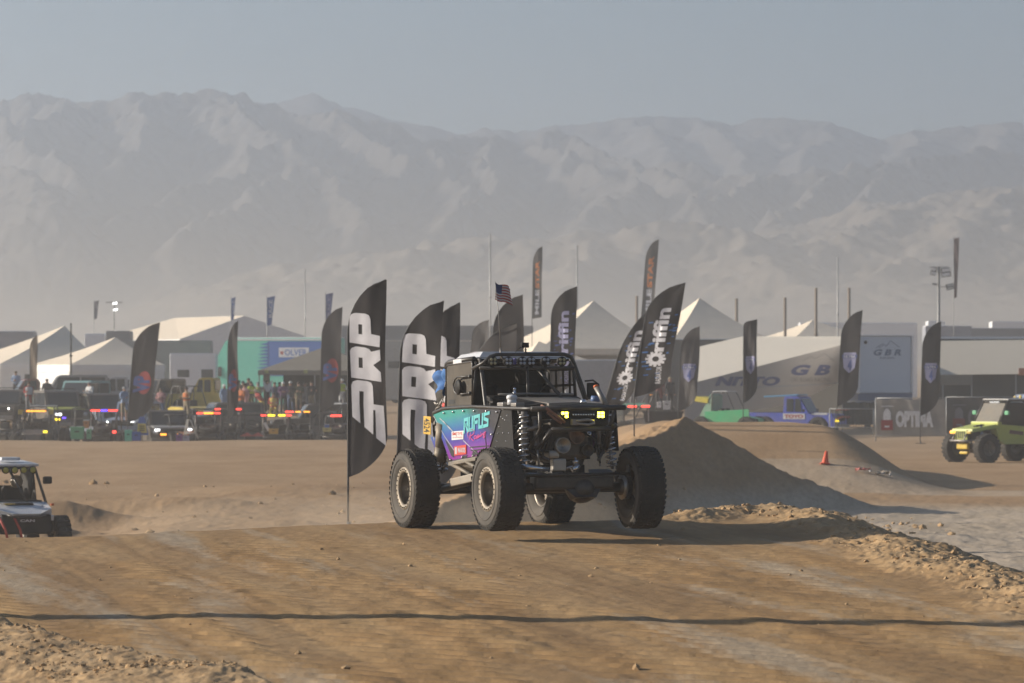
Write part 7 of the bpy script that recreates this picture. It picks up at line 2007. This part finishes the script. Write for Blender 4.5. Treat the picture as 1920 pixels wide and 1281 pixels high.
# ---------------------------------------------------------------- white side-by-side behind the crest, left edge
def utv():
    Y = 88; p = P(8, 1020, Y)
    root = thing('white_side_by_side', 'white side-by-side with four yellow roof lamps coming up behind the crest at the left edge', 'buggy', (p.x, Y, gz(p.x, Y) + .04), R(-66))
    W_ = 1.0
    zr = P(20, 872, Y).z - root.location.z
    k = zr / 1.78
    b = MB()
    for s_ in (-1, 1):
        b.tube([(-.75, s_ * .66, .75), (-.70, s_ * .62, zr - .12), (-.62, s_ * .58, zr - .02), (.28, s_ * .56, zr - .01), (.36, s_ * .57, zr - .08), (.85, s_ * .66, 1.02 * k)], .030, 8)
        b.tube([(-.70, s_ * .62, zr - .14), (-1.25, s_ * .52, .98)], .026, 8)
        b.tube([(.32, s_ * .56, zr - .12), (-.15, s_ * .6, .9)], .022, 8)
    for x, z in ((.36, zr - .06), (-.66, zr - .06), (.85, 1.02 * k), (-1.25, .98)): b.tube([(x, -.58, z), (x, .58, z)], .026, 8)
    b.tube([(.36, .0, zr - .10), (.80, .26, 1.03 * k)], .028, 8)
    b.build('roll_cage', BLACKTUBE, root)
    part_of(root, 'roof_panel', WHITEP, lambda b: b.box((-.18, 0, zr + .03), (1.15, 1.30, .06), (0, R(3), 0), bev=.025))
    part_of(root, 'roof_scoop', WHITEP, lambda b: b.box((-.10, .12, zr + .13), (.4, .42, .07), bev=.025))
    for y_ in (-.50, -.30, -.10, .10, .30, .50):
        b = MB(); b.cyl((.36, y_, zr - .10), (.44, y_, zr - .10), .070, .080, 18); lp = b.build('roof_lamp', BLACKPL, root)
        q = MB(); q.lathe([(0, .015), (.04, .01), (.062, 0), (.066, -.02)], Matrix.Translation((.442, y_, zr - .10)) @ Matrix.Rotation(R(-90), 4, 'Z'), n=18); q.build('lens', mat('yellow_lens', (.36, .33, .05), .2), lp)
    hz_ = 1.02 * k
    part_of(root, 'hood', WHITEP, lambda b: b.add([(.80, -.66, hz_ + .03), (.80, .66, hz_ + .03), (1.35, .62, hz_ - .10), (1.62, .30, hz_ - .20), (1.62, -.30, hz_ - .20), (1.35, -.62, hz_ - .10), (1.50, .30, hz_ - .34), (1.50, -.30, hz_ - .34), (1.25, .66, hz_ - .22), (1.25, -.66, hz_ - .22)], [[0, 1, 2, 3, 4, 5], [3, 6, 7, 4], [2, 8, 6, 3], [5, 4, 7, 9]]))
    part_of(root, 'hood_vent', BLACKPL, lambda b: b.box((1.06, .0, hz_ - .01), (.10, .62, .03), (0, R(13), 0), bev=.01))
    g = fit2d(text2d('TURBO', .04), -.5, 0, -.1, .09); b = MB(); b.add([(1.18 - z * 1.2, x, hz_ - .015 + z * .28) for x, z in g[0]], g[1]); b.build('lettering', mat('gold_ink', (.35, .25, .06), .6), root, fix=False)
    b = MB(); b.box((1.50, 0, hz_ - .42), (.2, 1.10, .42), bev=.05); b.build('nose', BLACKPL, root)
    b = MB(); b.tube([(1.60, -.42, hz_ - .22), (1.70, -.30, hz_ - .26), (1.70, .30, hz_ - .26), (1.60, .42, hz_ - .22)], .022, 8); gr = b.build('grille_bar', BLACKTUBE, root)
    g = fit2d(text2d('CAN', .04), -.16, 0, .16, .055); b = MB(); b.add([(1.655, x, hz_ - .37 + z) for x, z in g[0]], g[1]); b.build('lettering', PRWHITE, root, fix=False)
    RT_ = mat('red_tube', (.42, .06, .045), .5)
    for y_ in (-.50, -.18):
        part_of(root, 'bumper_bar', RT_, lambda b: b.tube([(1.55, y_ - .12, hz_ - .20), (1.72, y_, hz_ - .52), (1.60, y_ + .1, hz_ - .80)], .026, 8))
    for s_ in (-1, 1):
        part_of(root, 'headlight', LENS_, lambda b: b.box((1.45, s_ * .56, hz_ - .30), (.08, .16, .13), bev=.03))
        part_of(root, 'marker', mat('orange_cap', (.55, .12, .03), .5), lambda b: b.box((1.28, s_ * .66, hz_ - .02), (.10, .06, .05), bev=.015))
        part_of(root, 'mirror', BLACKPL, lambda b: b.box((.50, s_ * .80, zr - .32), (.08, .20, .16), bev=.04))
        part_of(root, 'fender', BLACKPL, lambda b: b.box((1.15, s_ * .68, hz_ - .42), (.6, .12, .32), bev=.04))
        part_of(root, 'seat', DARKIN, lambda b: b.box((-.35, s_ * .3, 1.0), (.2, .46, .8), (0, R(-10), 0), bev=.06))
        for x in (1.18, -1.10):
            small_wheel(root, x, s_ * .86, .40, .32)
            part_of(root, 'suspension_arm', DARKMET, lambda b: (b.tube([(x, s_ * .72, .40), (x, s_ * .22, .55)], .03, 8), b.tube([(x, s_ * .72, .50), (x, s_ * .25, .68)], .025, 8)))
            part_of(root, 'shock', GREYMET, lambda b: b.tube([(x, s_ * .62, .48), (x - .08, s_ * .46, 1.0)], .05, 10))
    part_of(root, 'tub', DARKIN, lambda b: (b.box((.1, 0, .62), (1.9, 1.2, .12), bev=.02), b.box((-.72, 0, 1.0), (.05, 1.2, .8)), b.box((.78, 0, .92), (.06, 1.24, .30))))
    part_of(root, 'side_panel', WHITEP, lambda b: b.poly([(-.75, .62), (-.8, .95), (.2, .88), (.8, hz_ - .02), (.85, .55)], .03, ((0, .70, 0), (1, 0, 0), (0, 0, 1))))
    part_of(root, 'side_panel', WHITEP, lambda b: b.poly([(-.75, .62), (-.8, .95), (.2, .88), (.8, hz_ - .02), (.85, .55)], .03, ((0, -.67, 0), (1, 0, 0), (0, 0, 1))))
    for s_ in (-1, 1):
        part_of(root, 'net_or_shade_sheet', DARKIN, lambda b: b.poly([(-.66, .95), (-.62, zr - .10), (.18, zr - .10), (.42, 1.0)], .012, ((0, s_ * .60, 0), (1, 0, 0), (0, 0, 1))))  # black sheets added over the side openings to keep the cab dark
    part_of(root, 'dashboard', DARKIN, lambda b: b.box((.62, 0, hz_ - .02), (.34, 1.2, .16), bev=.03))
    # driver
    part_of(root, 'helmet', mat('tan_helmet', (.40, .32, .22), .4), lambda b: b.sphere((-.2, .33, zr - .36), .14, 14, 9))
    return root
utv()

# unseen pole added left of the frame to cast the shadow across the track
def pole():
    gx, gy = -9.5, 38.9
    root = thing('shadow_pole', 'tall unseen pole added beside the track to cast its long shadow', 'pole', (gx, gy, gz(gx, gy)))
    part_of(root, 'shaft', POSTB, lambda b: b.tube([(0, 0, -.3), (0, 0, 9.0)], [.30, .24], 14))
    part_of(root, 'crossarm', POSTB, lambda b: b.box((0, 0, 8.6), (.1, 1.6, .12), bev=.01))
pole()

for o in bpy.data.objects:
    n_ = o.name.split('.')[0]
    if n_ in ('bolt', 'rivet', 'streaks', 'chain') and o.parent is not None and 'kind' not in o: o['kind'] = 'stuff'
